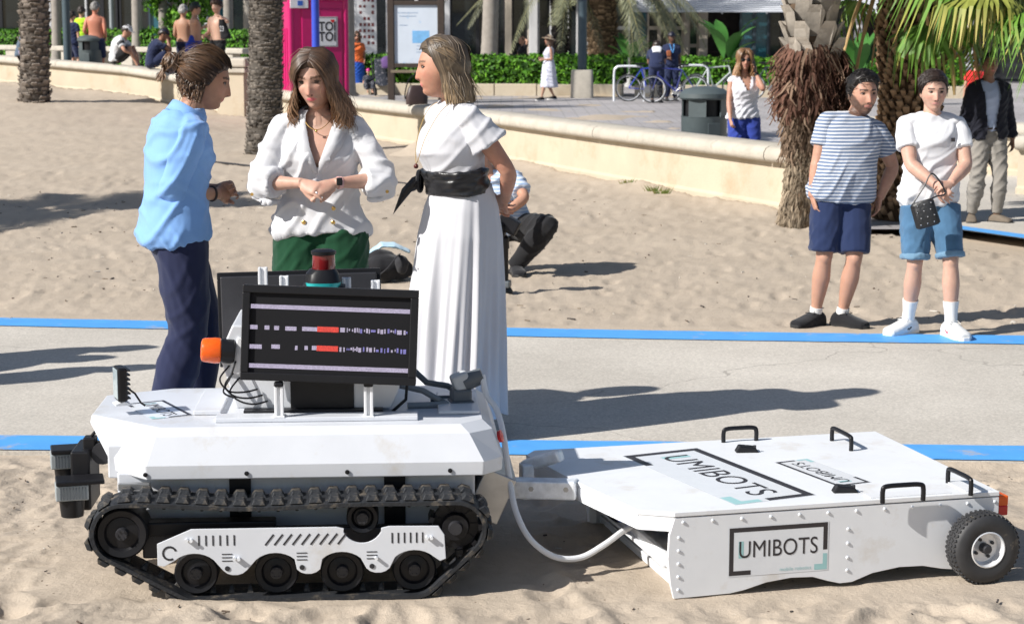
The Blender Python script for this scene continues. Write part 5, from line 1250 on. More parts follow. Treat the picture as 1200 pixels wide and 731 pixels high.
# bags lying on the sand
bg_ = empty('backpack', G(456,329), R(8), 'black backpack slumped on the sand between the two women', 'bag')
mb = MB()
for c, r in (((-.04,0,.10),(.16,.12,.11)),((.07,.01,.09),(.11,.11,.09)),((-.06,.04,.18),(.10,.08,.06))): mb.ball(c, r)
co, fs, no = remesh(mb, .008, 4); co = co+no*(.012*vnoise(co, 16))[:,None]; mesh_obj('bag_body', co, fs, M_BLK, bg_)
mb = MB(); mb.ball((.09,-.07,.13),(.055,.05,.07)); co, fs, no = remesh(mb,.007,3); co = co+no*(.008*vnoise(co,25))[:,None]; mesh_obj('bag_pocket', co, fs, cloth_mat('charcoal_cloth',(.03,.03,.034)), bg_)
MB().tube(spline([(-.08,-.10,.06),(-.02,-.16,.12),(.05,-.13,.20),(.08,-.02,.20)]),.012,8,flat=.4).build('bag_strap', M_BLK, bg_, smooth=True)
lp = empty('folded_jacket', G(456,325)+Vector((0,.05,.17)), R(6), 'pale blue folded cloth lying on top of the black backpack', 'cloth')
mb = MB(); mb.loft([((-.17,0,.0),(0,.10,0),(0,0,.014)),((-.06,0,.075),(0,.12,0),(0,0,.018)),((.04,0,.07),(0,.11,0),(0,0,.018)),((.16,0,.02),(0,.09,0),(0,0,.014))],16)
co, fs, no = remesh(mb,.007,2); mesh_obj('cloth', co+no*(.006*vnoise(co,20))[:,None], fs, cloth_mat('ice_blue_cloth',(.42,.60,.72)), lp)
# ---------------------------------------------------------------- man in the striped T-shirt
M_STR = cloth_mat('striped_jersey', (.15,.20,.30), var=.05, stripes=((.62,.63,.66), .0235, .37))
f = Fig('bearded man in blue and white striped T-shirt, hands in his shorts pockets', G(982,384)+Vector((0,0,.014)), R(8), 1.58, 'm', neck=(.09,.012,1.475), ctrl=(.03,.02,1.2), head=(6,3,0), head_off=(.03,0,-.03), fat=1.13, belly=.045, arm_r=1.12, leg_r=1.08, hw=1.20,
        rw=(-.225,-.04,.90), lw=(.265,-.04,.90), rel=(-1,.5,0), lel=(1,.5,0), ra=(-.16,.02,.085), la=(.02,-.02,.085), rfoot=-62, lfoot=38, skin=(.47,.26,.18), vox=.0065, hvox=.0051)
f.hand(-1,(.25,-.25,-.9),(1,0,.2),curl=20); f.hand(1,(-.25,-.25,-.9),(-1,0,.2),curl=20)
f.body(stubble=.92, brow=(.015,.010,.008), lip=(.50,.20,.17))
f.top('striped_tshirt', M_STR, sleeve=.31, t0=-.12, ex=.016, slv=.016, slv1=.022, hem=.026, wr=.007, wsc=8)
f.collar_ring(cloth_mat('blue_rib',(.16,.24,.40)), .010, .010)
f.trousers('shorts', cloth_mat('navy_shorts',(.016,.028,.08)), end=.46, ex=.022, ex1=.046, wr=.004, wsc=7, t1=-.02)
for e in (-1,1): f.shoe(e, cloth_mat('black_knit',(.012,.012,.014)), M_BSOLE, laces=M_BLK, sock=M_WSOLE, sk=.94, ex=.016, L=.29)
f.hair_cap(.014, LINE_M, (.012,.009,.008), clump=.002, extra=lambda d, P: .014*sstep(.3,.8,d[:,2])-.008*sstep(.5,.1,d[:,2])); f.tufts(1500, LINE_M, (.013,.010,.008), .036, .0018, .012, 3, comb=(.5,.35,.0), rise=.006)
# ---------------------------------------------------------------- man in the white T-shirt
f = Fig('dark-haired man in white T-shirt and denim shorts holding a small black bag', G(1084,393)+Vector((0,0,.016)), R(4), 1.60, 'm', head=(-4,6,0), head_off=(0,-.008,-.025), hw=1.05,
        rw=(-.03,-.285,1.015), lw=(.055,-.275,1.035), rel=(-1,.45,-.5), lel=(1,.5,-.45), ra=(-.115,.02,.085), la=(.13,-.15,.085), rfoot=-58, lfoot=12, skin=(.53,.325,.245), vox=.0065, hvox=.0051, arm_r=1.1)
f.hand(-1,(.6,-.55,-.6),(.5,.6,-.2),curl=[34,40,46,52]); f.hand(1,(-.85,-.40,-.05),(-.2,.5,-.8),curl=[30,36,42,50])
f.body(brow=(.025,.016,.012), lip=(.58,.27,.25), blush=.25)
f.top('white_tshirt', cloth_mat('white_cotton',(.68,.68,.70),var=.03), sleeve=.29, t0=-.115, ex=.011, slv=.012, slv1=.018, hem=.022, wr=.009, wsc=8)
f.collar_ring(MATS['white_cotton'], .008, .007)
t_ = .70; c_, X_, Y_, _ = f.ring(t_, .024); p = c_+X_*.52-Y_*.85; MB().box(p+Vector((0,-.012,0)),(.026,.006,.026)).build('shirt_emblem', M_INK, f.root)
M_DENIM = cloth_mat('denim', (.065,.15,.26), var=.22, weave=.3)
f.trousers('denim_shorts', M_DENIM, end=.47, ex=.018, ex1=.032, wr=.004, wsc=7, t1=.0)
for e in (-1,1):
    mb = MB(); f.limb(mb, e, 'leg', .44, .475, .040, n=6); f.cloth('rolled_hem', mb, cloth_mat('denim_pale',(.14,.25,.36)), wr=.003)
    o = f.shoe(e, mat('white_leather',(.72,.72,.71),.45,var=.04), M_WSOLE, laces=M_WSOLE, ex=.014, L=.285)
    mb = MB(); f.limb(mb, e, 'leg', .82, 1.0, .006, n=8); mb.build('sock', M_WSOLE, f.root, smooth=True)
    A = f.RA if e < 0 else f.LA; a = f.rf if e < 0 else f.lf; ff = Vector((sin(a),-cos(a),0)); ll = Vector((cos(a),sin(a),0))
    for q in (-1,1):
        mb = MB()
        for (k, z, c) in ((.035,.045,0),(.06,.040,0)): mb.box(Vector((A.x,A.y,0))+ff*k+ll*q*.052+Vector((0,0,A.z-.09+z)), (.006,.03,.008), Matrix.Rotation(a,3,'Z') @ Matrix.Rotation(R(35),3,'X'))
        mb.build('shoe_flash', M_RLENS if q < 0 else M_INK, o)
f.hair_cap(.013, LINE_M, (.022,.013,.010), clump=.002, extra=lambda d, P: .014*sstep(.3,.8,d[:,2])-.008*sstep(.5,.1,d[:,2])); f.tufts(1500, LINE_M, (.026,.016,.012), .036, .0018, .010, 8, comb=(-.6,.3,.0), rise=.005)
hb = f.root.matrix_basis.copy(); hb = Matrix.Translation(f.root.location) @ Matrix.Rotation(R(4),4,'Z') @ Matrix.Scale(f.k,4)
c = hb @ Vector((-.13,-.34,.85)); bgo = empty('shoulder_bag', c, R(-15), 'small black studded bag hanging from the hands of the white T-shirt man', 'bag')
bgo.rotation_euler = (0, R(-18), R(-12))
M_BAG = mat('black_bag_leather',(.012,.012,.013),.4,var=.1,bump=.3,bscale=60)
MB().loft([((0,0,-.085),(.060,0,0),(0,.028,0),.6),((0,0,-.075),(.074,0,0),(0,.036,0),.6),((0,0,.06),(.072,0,0),(0,.034,0),.6),((0,0,.075),(.056,0,0),(0,.024,0),.6)],28).build('bag_body', M_BAG, bgo, smooth=True)
mb = MB()
for i in range(3):
    for j in range(4): mb.ball((-.04+i*.04+(j%2)*.012,-.036,-.06+j*.038),.0045,8,6)
mb.build('studs', mat('silver',(.8,.8,.8),.2,metal=1), bgo)
iv = (Matrix.Translation(c) @ bgo.rotation_euler.to_matrix().to_4x4()).inverted()
h1_ = iv @ (hb @ (f.RW+Vector((.03,-.06,-.03)))); h2_ = iv @ (hb @ (f.RW+Vector((-.05,-.03,.09))))
MB().tube(spline([(-.055,0,.07),h2_*.6+Vector((-.03,0,.02)),h2_,h1_,Vector((.05,0,.07)).lerp(h1_,.4),(.055,0,.07)]),.005,6).build('bag_strap', M_BAG, bgo, smooth=True)
# ---------------------------------------------------------------- man in the dark jacket
f = Fig('man in open dark jacket and grey trousers, face hidden behind palm leaves', G(1153,261), R(8), 1.62, 'm', rw=(-.27,.02,.84), lw=(.29,.0,.83), rfoot=-20, lfoot=40, ra=(-.13,.03,.085), la=(.12,-.03,.085), skin=(.30,.17,.11), vox=.011, hvox=.009)
f.hand(-1,(0,-.1,-1),(1,0,0),curl=25); f.hand(1,(0,-.1,-1),(-1,0,0),curl=25)
f.body(brow=(.02,.015,.01))
f.top('shirt', cloth_mat('pale_blue_shirt',(.46,.54,.72)), sleeve=.3, t0=.05, ex=.014, slv=.012, wr=.006)
f.top('jacket', cloth_mat('dark_navy_wool',(.012,.013,.022)), sleeve=.96, t0=-.10, ex=.032, slv=.026, hem=.016, wr=.010, cut=lambda co: (co[:,1] < 0) & (np.abs(co[:,0]+.01) < .035+.05*np.clip((co[:,2]-1.0)/.4,0,1)+.05*np.clip((1.0-co[:,2])/.2,0,1)))
f.trousers('trousers', cloth_mat('grey_chino',(.27,.25,.225)), ex=.016, ex1=.022, wr=.008, t1=.10); f.belt(M_LEATH,.105,.022,.020)
for e in (-1,1): f.shoe(e, mat('taupe_suede',(.16,.13,.10),.9), M_BSOLE)
f.hair_cap(.014, LINE_M, (.02,.015,.012))
# ---------------------------------------------------------------- woman on the phone
f = Fig('woman in white sleeveless top and blue trousers talking on a phone', G(870,226), R(10), 1.60, 'f', head=(-8,2,0), rw=(-.22,-.16,.92), lw=(.10,-.13,1.50), rel=(-.5,1,-.2), lel=(.35,-.6,-1), skin=(.46,.25,.18), vox=.012, hvox=.0085, hw=1.04)
f.hand(-1,(.1,-.5,-.8),(1,.2,0),curl=40); f.hand(1,(.0,.1,1),(-1,.2,0),curl=45)
f.body(); f.top('sleeveless_top', cloth_mat('white_linen',(.68,.68,.74)), sleeve=.03, t0=.0, ex=.020, slv=.002, hem=.016, wr=.010, cut=lambda co: (co[:,1] < 0) & (co[:,2] > 1.27) & (np.abs(co[:,0]) < .055*(co[:,2]-1.27)/.15))
f.trousers('trousers', cloth_mat('cobalt_trousers',(.03,.055,.30)), ex=.022, ex1=.05, wr=.006, t1=.1)
for e in (-1,1): f.shoe(e, M_LEATH, M_BSOLE)
f.hair_cap(.024, LINE_F, (.16,.085,.04), clump=.008); rr = random.Random(21); P = [strand_fall(f, 42+rr.random()*138, rr.choice((-1,1)), .17, .028+.02*rr.random(), .028, .5, rr=rr) for _ in range(300)]
f.locks(P, (.15,.08,.04), (.36,.20,.09), .0065, .5, rnd=rr)
mb = MB()
for e in (-1,1): mb.ball(f.HM @ Vector((e*.032,-.094,.010)), (.027,.010,.020), 12, 8)
mb.tube([f.HM @ Vector((x,-.10+abs(x)*.2,.014)) for x in (-.07,-.03,0,.03,.07)],.003,5); mb.build('sunglasses', M_BLACK, f.root, smooth=True)
MB().box(f.LW+Vector((-.025,-.03,.075)),(.012,.07,.14),Matrix.Rotation(R(-15),3,'X')).build('phone', M_BLACK, f.root, bev=.004)
wband(f, 1, .88, .028, .03, M_BLACK, 'watch')
hbag = empty('handbag', G(856,226)+Vector((.03,.02,.62)), R(20), 'pale grey handbag hanging beside the woman on the phone', 'bag')
MB().loft([((0,0,-.15),(.07,0,0),(0,.05,0),.7),((0,0,.0),(.08,0,0),(0,.05,0),.7),((.03,0,.16),(.05,0,0),(0,.03,0),.7)],20).build('bag_body', cloth_mat('grey_canvas',(.42,.40,.38)), hbag, smooth=True)
MB().tube(spline([(.0,0,.14),(.03,0,.34),(.08,.0,.52),(.06,.04,.14)]),.008,6).build('bag_strap', MATS['grey_canvas'], hbag, smooth=True)
# ---------------------------------------------------------------- figures farther off

def far(label, loc, rz, H, sex='m', top=None, bot=None, hair=(.03,.02,.015), style='short', skin=(.50,.29,.20), shoes=None, cap=None, sl=.3, bend=.46, group=None, hem=.01, t0=-.06, **kw):
    kw.setdefault('vox', .017); kw.setdefault('hvox', .0145)
    f = Fig(label, loc, R(rz), H, sex, skin=skin, group=group, hw=1.1, **kw)
    up = kw.get('hd', None)
    for e in (-1,1): f.hand(e, ((f.RW-f.RE) if e < 0 else (f.LW-f.LE)), (-e,0,-.1), curl=32)
    f.body(blush=0)
    if top: f.top('top', top, sleeve=sl, t0=t0, ex=.020, slv=.018, slv1=.028, hem=hem, wr=.010, vox=.021)
    if bot: f.trousers('trousers' if bend > .6 else 'shorts', bot, end=bend, ex=.022, ex1=.034, wr=.008, vox=.021, t1=.08)
    if shoes:
        for e in (-1,1): f.shoe(e, shoes, M_BSOLE)
    if style == 'short': f.hair_cap(.018, LINE_M, hair, clump=.010)
    elif style == 'curly': f.hair_cap(.032, [(0,.045),(60,.03),(80,.0),(110,-.0),(180,-.05)], hair, clump=.02)
    elif style == 'long':
        f.hair_cap(.022, LINE_F, hair); rr = random.Random(5); f.locks([strand_fall(f, 45+rr.random()*135, rr.choice((-1,1)), .13, .022, .012, .25, rr=rr, nfall=5) for _ in range(110)], hair, tuple(v*1.7 for v in hair), .010, .5)
    if cap:
        f.hair_cap(.020, [(0,.035),(180,.03)], cap[0], 'cap', clump=0, fade=.006)
        q = f.HM; m_ = mat('cap_'+cap[1], cap[0], .85); mb = MB(); vs = []
        for i in range(11):
            a = R(-60+12*i); vs += [q @ Vector((.088*sin(a),-.100*cos(a),.040)), q @ Vector((.086*sin(a),-.100*cos(a)-.075*cos(a)**.5*(1 if abs(a) < R(59) else .2),.030))]
        mb.add(vs, [(2*i,2*i+1,2*i+3,2*i+2) for i in range(10)]); o = mb.build('cap_peak', m_, f.root, smooth=True); k = o.modifiers.new('t','SOLIDIFY'); k.thickness = .004
    return f
C_NAVY = cloth_mat('navy_uniform',(.018,.026,.07)); C_WHT = cloth_mat('white_sport',(.66,.67,.70)); C_RB = cloth_mat('royal_blue',(.02,.05,.36)); C_BLKS = M_BLACKT
# woman in the sun hat
f = far('woman in floral white dress and straw hat walking on the promenade', G(643,118), -75, 1.62, 'f', None, None, (.10,.06,.04), 'long', rw=(-.06,-.20,1.16), lw=(.10,-.20,1.12), la=(.06,-.22,.085), ra=(-.08,.18,.11), skin=(.45,.25,.17))
mb = MB(); mb.loft(f.rings(.2,.97,10,.016),24); mb.loft([((0,.0,1.08),(.17,0,0),(0,.13,0)),((0,.0,.9),(.22,0,0),(0,.17,0)),((0,.01,.55),(.235,0,0),(0,.21,0)),((0,.02,.36),(.25,0,0),(0,.25,0))],28,fn=lambda t,a: 1+.05*sin(7*a)*t)
m_ = cloth_mat('floral_cotton',(.62,.62,.70)); f.cloth('dress', mb, mat('floral_print',(.64,.64,.72),.9,var=.05,dirt=((.22,.26,.45),22,.56,.60)), wr=.010, vox=.021)
mb = MB(); mb.lathe([(.0,.135),(.05,.133),(.085,.105),(.092,.06),(.13,.045),(.185,.03),(.19,.026),(.13,.036),(.08,.05)],n=28); o = mb.build('straw_hat', mat('straw',(.66,.50,.34),.9,var=.15,scale=60), f.root, smooth=True); o.matrix_basis = f.HM @ Matrix.Rotation(R(-12),4,'X')
for e in (-1,1): f.shoe(e, M_BLK, M_WSOLE)
# two uniformed cyclists
f = far('cyclist in navy uniform with white back patch, bending over a bicycle', G(769,121), 176, 1.70, 'm', C_NAVY, C_NAVY, shoes=M_BLK, pelvis=(0,-.03,.93), neck=(0,-.36,1.30), ctrl=(0,-.04,1.24), head=(0,40,0), rw=(-.14,-.62,.98), lw=(.14,-.62,.98), bend=.55, skin=(.30,.17,.11))
c_, X_, Y_, _ = f.ring(.72,.03); MB().loft([(f.ring(.52,.030)[0]+f.ring(.52,.03)[2]*1.0,Vector((.10,0,0)),Vector((0,.02,.02))),(c_+Y_*1.04,Vector((.13,0,0)),Vector((0,.02,.02))),(f.ring(.88,.03)[0]+f.ring(.88,.03)[2]*1.05,Vector((.11,0,0)),Vector((0,.02,.02)))],16).build('back_patch', C_WHT, f.root, smooth=True)
mb = MB()
for e in (-1,1): f.limb(mb, e, 'leg', .52, .98, .008)
f.cloth('leggings', mb, M_BLK, vox=.017, wr=0)
f = far('cyclist in navy uniform and cap facing the beach beside a bicycle', G(786,119), 8, 1.70, 'm', C_NAVY, C_NAVY, cap=((.012,.014,.03),'navy'), shoes=M_BLK, bend=.95, skin=(.13,.07,.045), rw=(-.10,-.22,1.12), lw=(.24,-.02,.86))
MB().tube(spline([f.N+Vector((-.06,-.05,.0)),f.N+Vector((-.03,-.14,-.14)),f.N+Vector((0,-.15,-.22)),f.N+Vector((.03,-.14,-.14)),f.N+Vector((.06,-.05,0))]),.012,6).build('lanyard', mat('sky_blue_lanyard',(.10,.36,.75),.7), f.root, smooth=True)
MB().box(f.N+Vector((-.10,-.16,-.24)),(.12,.05,.16)).build('chest_pouch', mat('rust_pouch',(.38,.12,.05),.8), f.root, bev=.02)
# woman in orange
f = far('woman in orange T-shirt and blue skirt lifting a hand to her face', G(419,111), 10, 1.70, 'f', cloth_mat('orange_cotton',(.80,.17,.045)), None, (.09,.05,.03), 'long', rw=(-.10,-.14,1.56), rel=(-1,-.2,-.4), lw=(.2,-.10,.95), skin=(.48,.26,.18), fat=1.1)
mb = MB(); mb.loft([((0,.0,1.0),(.19,0,0),(0,.13,0)),((0,.0,.8),(.22,0,0),(0,.16,0)),((0,.0,.45),(.22,0,0),(0,.18,0)),((0,.0,.25),(.22,0,0),(0,.19,0))],24); f.cloth('skirt', mb, C_RB if False else cloth_mat('bright_blue_skirt',(.03,.12,.55)), wr=.012, vox=.021)
mb = MB(); 
for e in (-1,1): mb.ball(f.HM @ Vector((e*.032,-.094,.010)), (.028,.012,.022), 10, 8)
mb.build('sunglasses', M_BLACK, f.root, smooth=True)
# pushchair with a child
st = empty('pushchair', G(447,112), R(15), 'dark patterned pushchair beside the notice board', 'pushchair')
M_PUR = cloth_mat('purple_canopy',(.10,.05,.16),var=.3); M_PAT = mat('patterned_seat',(.03,.035,.05),.9,var=.1,dirt=((.3,.28,.30),14,.55,.6))
MB().loft([((0,.10,.30),(.17,0,0),(0,.15,0)),((0,-.08,.36),(.18,0,0),(0,.16,.1)),((0,.10,.75),(.17,0,0),(0,.08,.1)),((0,.18,.95),(.16,0,0),(0,.06,.05))],20).build('seat', M_PAT, st, smooth=True)
mb = MB(); vs = []; 
for j in range(7):
    for i in range(9): a = R(-10+120*j/6); x = -.2+.4*i/8; r = .30*math.sqrt(max(.05,1-(x/.24)**2)); vs.append((x+.20,.12-r*cos(a),.78+r*sin(a)))
mb.add(vs, [(j*9+i,j*9+i+1,(j+1)*9+i+1,(j+1)*9+i) for j in range(6) for i in range(8)]); o = mb.build('canopy', M_PUR, st, smooth=True); k = o.modifiers.new('t','SOLIDIFY'); k.thickness = .01
mb = MB()
for e in (-1,1): mb.tube([(e*.2,.42,1.02),(e*.2,.1,.5),(e*.2,-.3,.12)],.014,8); mb.tube([(e*.2,-.05,.55),(e*.2,.3,.12)],.014,8)
mb.tube([(-.2,.42,1.02),(.2,.42,1.02)],.016,8); mb.build('frame', M_DARK, st, smooth=True)
for x in (-.2,.2):
    for y in (-.3,.3): MB().lathe([(.05,-.02),(.11,-.025),(.12,0),(.11,.025),(.05,.02)],(x*1.12,y,.12),(1,0,0),20).build('wheel', M_RUBW, st, smooth=True)
f = far('small child with bright pink hat sitting in the pushchair', G(430,113)+Vector((.05,.0,.0)), 12, 1.05, 'f', M_PAT, M_PAT, bend=.9, cap=((.55,.02,.22),'pink'), pelvis=(0,.1,.42), neck=(0,.10,.93), ctrl=(0,.14,.7), ra=(-.1,-.42,.25), la=(.1,-.42,.25), rw=(-.2,-.15,.5), lw=(.2,-.15,.5), style='none')
# seated on the left wall
def on_wall(px, back=.0):
    Y = 51.9
    for _ in range(6):
        x = V(px, 80, Y).x; Y = float(np.interp(x, [-20,-12.5,-8.6,-5.55], [53,46,42,37.6]))
    return Vector((x+.15, Y+.12+back, float(np.interp(x, [-20,-12.5,-8.6,-5.55], [.6,.5,.33,.1]))))
SIT = dict(pelvis=(0,0,.80), neck=(0,-.20,1.27), ctrl=(0,.06,1.08), ra=(-.12,-.52,.655), la=(.12,-.48,.655), rw=(-.10,-.42,.92), lw=(.12,-.40,.92), rel=(-1,.2,-.2), lel=(1,.2,-.2), rk=(-.2,-1,1.2), lk=(.2,-1,1.2))
f = far('man in white T-shirt and white cap seated on the left wall', on_wall(128), 84, 1.75, 'm', C_WHT, C_BLKS, cap=((.66,.67,.70),'white'), head=(0,22,0), skin=(.48,.26,.18), shoes=M_BLK, **SIT)
wb = MB(); f.limb(wb, -1, 'arm', .10, .22, .034); wb.build('sleeve_band', M_BLK, f.root, smooth=True)
f = far('man in navy T-shirt and cap seated on the left wall, hand at his mouth', on_wall(170), 96, 1.75, 'm', C_NAVY, C_NAVY, cap=((.014,.018,.045),'navy2'), head=(0,20,0), skin=(.32,.17,.11), shoes=M_BLK, **{**SIT, 'rw': (-.03,-.33,1.32), 'lw': (.06,-.36,1.28), 'rel': (-.4,-.4,-1), 'lel': (.4,-.4,-1)})
wb = MB(); c_, X_, Y_, _ = f.ring(.80,.024); wb.box(c_+Y_*.93,(.20,.01,.10),Matrix.Rotation(R(-20),3,'X')); wb.build('back_print', C_WHT, f.root)
f = far('woman in grey vest seated on the wall left of the palm', on_wall(18), 70, 1.62, 'f', cloth_mat('slate_vest',(.10,.14,.19)), cloth_mat('lilac_shorts',(.30,.26,.42)), (.03,.02,.015), 'short', sl=.03, skin=(.46,.26,.18), shoes=M_BLK, **SIT)
wt = empty('water_bottle', on_wall(183)+Vector((0,-.12,.675)), 0, 'clear plastic water bottle standing on the left wall', 'bottle')
MB().lathe([(.034,0),(.036,.01),(.036,.10),(.032,.12),(.036,.14),(.036,.19),(.014,.24),(.014,.26)],n=20).build('bottle_body', mat('clear_plastic',(.75,.85,.95),.05,var=0,trans=.85), wt, smooth=True)
MB().lathe([(.016,.255),(.016,.275),(0,.276)],n=14).build('bottle_cap', C_RB, wt)
pb = empty('pink_bag', on_wall(25)+Vector((0,-.10,.68)), 0, 'bright pink bag beside the woman in the grey vest', 'bag')
mb = MB(); mb.ball((0,0,.12),(.12,.09,.14)); co, fs, no = remesh(mb,.012,3); mesh_obj('bag_body', co+no*(.02*vnoise(co,12))[:,None], fs, cloth_mat('hot_pink',(.70,.02,.16)), pb)
# standing bathers on the terrace
def at_t(px, Y): p = V(px, 60, Y); return Vector((p.x, Y, .605))
far('bare-backed sunburnt man standing behind the litter bin', at_t(113,44.6), 176, 1.80, 'm', None, C_NAVY, (.20,.19,.18), skin=(.50,.20,.13), fat=1.12, rw=(-.2,-.1,.98), lw=(.2,-.1,.98))
far('shirtless grey-haired man in navy shorts seen from behind', at_t(216,41.5), 160, 1.70, 'm', None, C_NAVY, (.30,.29,.28), skin=(.42,.23,.15), rw=(-.42,-.05,.95), lw=(.16,-.18,1.0))
far('shirtless man with dark green cap holding a blue towel', at_t(230,40.6), 110, 1.74, 'm', None, C_RB, cap=((.02,.045,.03),'green'), skin=(.48,.27,.18), rw=(-.05,-.18,1.27), lw=(.05,-.25,1.06))
far('curly-haired shirtless youth with a black shirt over his shoulder', at_t(255,39.9), -30, 1.78, 'm', None, C_BLKS, (.06,.03,.018), 'curly', skin=(.55,.34,.25), lw=(.18,-.08,1.44), lel=(1,-.2,-.5), rw=(-.12,-.28,1.06))
tw = empty('blue_towel', at_t(222,40.3)+Vector((0,0,.60)), R(10), 'royal blue towel hanging from the hand of the man in the green cap', 'towel')
mb = MB(); mb.loft([((0,0,0),(.10,0,0),(0,.05,0)),((.02,0,.20),(.13,0,0),(0,.06,0)),((.05,0,.42),(.06,0,0),(0,.05,0)),((.06,0,.50),(.03,0,0),(0,.03,0))],18); co, fs, no = remesh(mb,.014,2); mesh_obj('towel_cloth', co+no*(.03*vnoise(co,9))[:,None], fs, C_RB, tw)
sh = empty('black_jersey', at_t(262,39.7)+Vector((.03,-.1,1.0)), 0, 'black jersey with white number slung over the curly youth', 'shirt')
mb = MB(); mb.loft([((.04,0,.02),(.12,0,0),(0,.05,0)),((0,0,.2),(.10,0,0),(0,.06,0)),((-.03,0,.42),(.06,0,0),(0,.07,0))],18); co, fs, no = remesh(mb,.014,2); mesh_obj('jersey_cloth', co+no*(.025*vnoise(co,9))[:,None], fs, M_BLK, sh)
vs, fs_ = text_mesh('23', .16); mb = MB(); mb.add([(v[0]*.6-.03, -.085, v[1]+.22) for v in vs], fs_); mb.build('jersey_number', C_WHT, sh)
far('person in lime yellow vest beyond the terrace', at_t(97,50), 170, 1.75, 'm', cloth_mat('lime_vest',(.45,.75,.03)), C_NAVY, sl=.05)
far('person in dark T-shirt standing half behind the left lamp post', at_t(86,49), 150, 1.62, 'm', C_NAVY, C_NAVY)
# others
p = V(1143,84,34); far('child in red top and turquoise cap beyond the short right wall', (p.x,34,0), 165, 1.30, 'm', cloth_mat('red_top',(.65,.03,.03)), C_NAVY, cap=((.05,.45,.50),'turquoise'))
p = V(613,72,58); far('woman in black top with raised arm sitting behind the hedge', (p.x,58,0), -60, 1.65, 'f', M_BLK, M_BLK, (.12,.06,.03), 'short', pelvis=(0,0,.85), neck=(0,-.02,1.36), ctrl=(0,.02,1.1), ra=(-.1,-.4,.5), la=(.1,-.4,.5), lw=(.12,-.05,1.62), lel=(1,0,0), rw=(-.1,-.35,1.0))
# two people beyond the left picture edge whose shadows reach the path; broad third added to join the shadows
for q, lab, H in (((168,409),'person just outside the left picture edge, shadow nearest the far blue line',1.72),((176,432),'person just outside the left picture edge, shadow across the middle of the path',1.66),((118,421),'broad person added outside the left picture edge to fill between two other shadows',1.74)):
    g = G(*q); k = H/math.tan(SUN_EL); far(lab, (g.x-k*cos(SUN_AZ), g.y-k*sin(SUN_AZ), 0), 60, H, 'm', C_WHT, C_NAVY, shoes=M_BLK, bend=.95, fat=1.25 if H > 1.73 else 1.12)
# ================================================================ plants and background
M_LEAF = mat('hedge_leaf', attr=True, rough=.6, var=.1, scale=3, spec=.22)
M_TRUNK = mat('palm_trunk', attr=True, rough=.95, var=.25, scale=6, bump=.6, bscale=25, spec=.1)
M_FROND = mat('palm_frond', attr=True, rough=.55, var=.12, scale=4, spec=.35)
def date_trunk(mb, H, r0, r1, lean, rnd, stub=.10, c=(.20,.17,.145), dens=1.0):
    """trunk of a date palm: core plus spiral of cut leaf bases"""
    def cen(z): t = z/H; return Vector((lean[0]*t+.04*sin(t*5), lean[1]*t, z))
    def rad(z): t = z/H; return lerp(r0, r1, t)+.10*r0*math.exp(-z/.35)
    n = 24; m = 40
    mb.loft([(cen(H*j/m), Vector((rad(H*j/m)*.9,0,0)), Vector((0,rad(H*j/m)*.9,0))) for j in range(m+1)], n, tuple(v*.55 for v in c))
    rows = int(H/(stub*.62)*dens); per = max(8, int(2*pi*r0/(stub*1.15)*dens))
    for j in range(rows):
        z = (j+.5)*H/rows
        for i in range(per):
            z = (j+.5+rnd.uniform(-.38,.38))*H/rows; a = 2*pi*(i+.5*(j%2)+rnd.uniform(-.35,.35))/per; r = rad(z)*rnd.uniform(.82,.93); o = Vector((cos(a),sin(a),0)); t = Vector((-sin(a),cos(a),0)); p = cen(z)+o*r
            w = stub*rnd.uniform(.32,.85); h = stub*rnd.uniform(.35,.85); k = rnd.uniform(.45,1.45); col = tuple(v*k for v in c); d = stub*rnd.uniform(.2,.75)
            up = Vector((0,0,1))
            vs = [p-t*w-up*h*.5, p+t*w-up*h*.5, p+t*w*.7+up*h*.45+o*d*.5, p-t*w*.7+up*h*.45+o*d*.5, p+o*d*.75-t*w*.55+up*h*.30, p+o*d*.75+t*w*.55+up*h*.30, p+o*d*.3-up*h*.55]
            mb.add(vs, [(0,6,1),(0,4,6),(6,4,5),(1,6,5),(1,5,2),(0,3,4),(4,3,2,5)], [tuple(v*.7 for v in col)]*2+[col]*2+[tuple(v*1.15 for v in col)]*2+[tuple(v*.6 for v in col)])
def frond_mesh(L, droop, n=46, wl=.42, col=(.10,.13,.035), rnd=random, ribc=(.30,.27,.12), hang=.5, tri=True):
    """feather leaf: rachis along +x rising then drooping, leaflets both sides"""
    mb = MB()
    def R_(t): return Vector((L*t*(1-.18*droop*t), 0, L*(.30*t-droop*.75*t*t)))
    mb.tube([R_(t/9) for t in range(10)], [.022*(1-.85*t/9) for t in range(10)], 5, ribc)
    for i in range(n):
        t = .12+.88*i/n; p = R_(t); d = (R_(min(1,t+.02))-R_(t-.02)).normalized()
        l = wl*(sin(pi*min(1,t*.92+.08))**.6+.15)
        for s in (-1,1):
            k = rnd.uniform(.7,1.3); c = tuple(v*k for v in col); c2 = tuple(v*k*.8+w for v, w in zip(col,(.05,.04,.0)))
            tip = p+(d*.62+Vector((0,s*.75,-hang*rnd.uniform(.5,1.2)))).normalized()*l*rnd.uniform(.85,1.1); w = d*.024
            mid = (p+tip)/2+Vector((0,0,.03)); mb.add([p-w*.5, p+w*.5, mid+w, mid-w*.6, tip], [(0,1,2,3),(3,2,4)], [c,c,c,c,c2])
    return mb
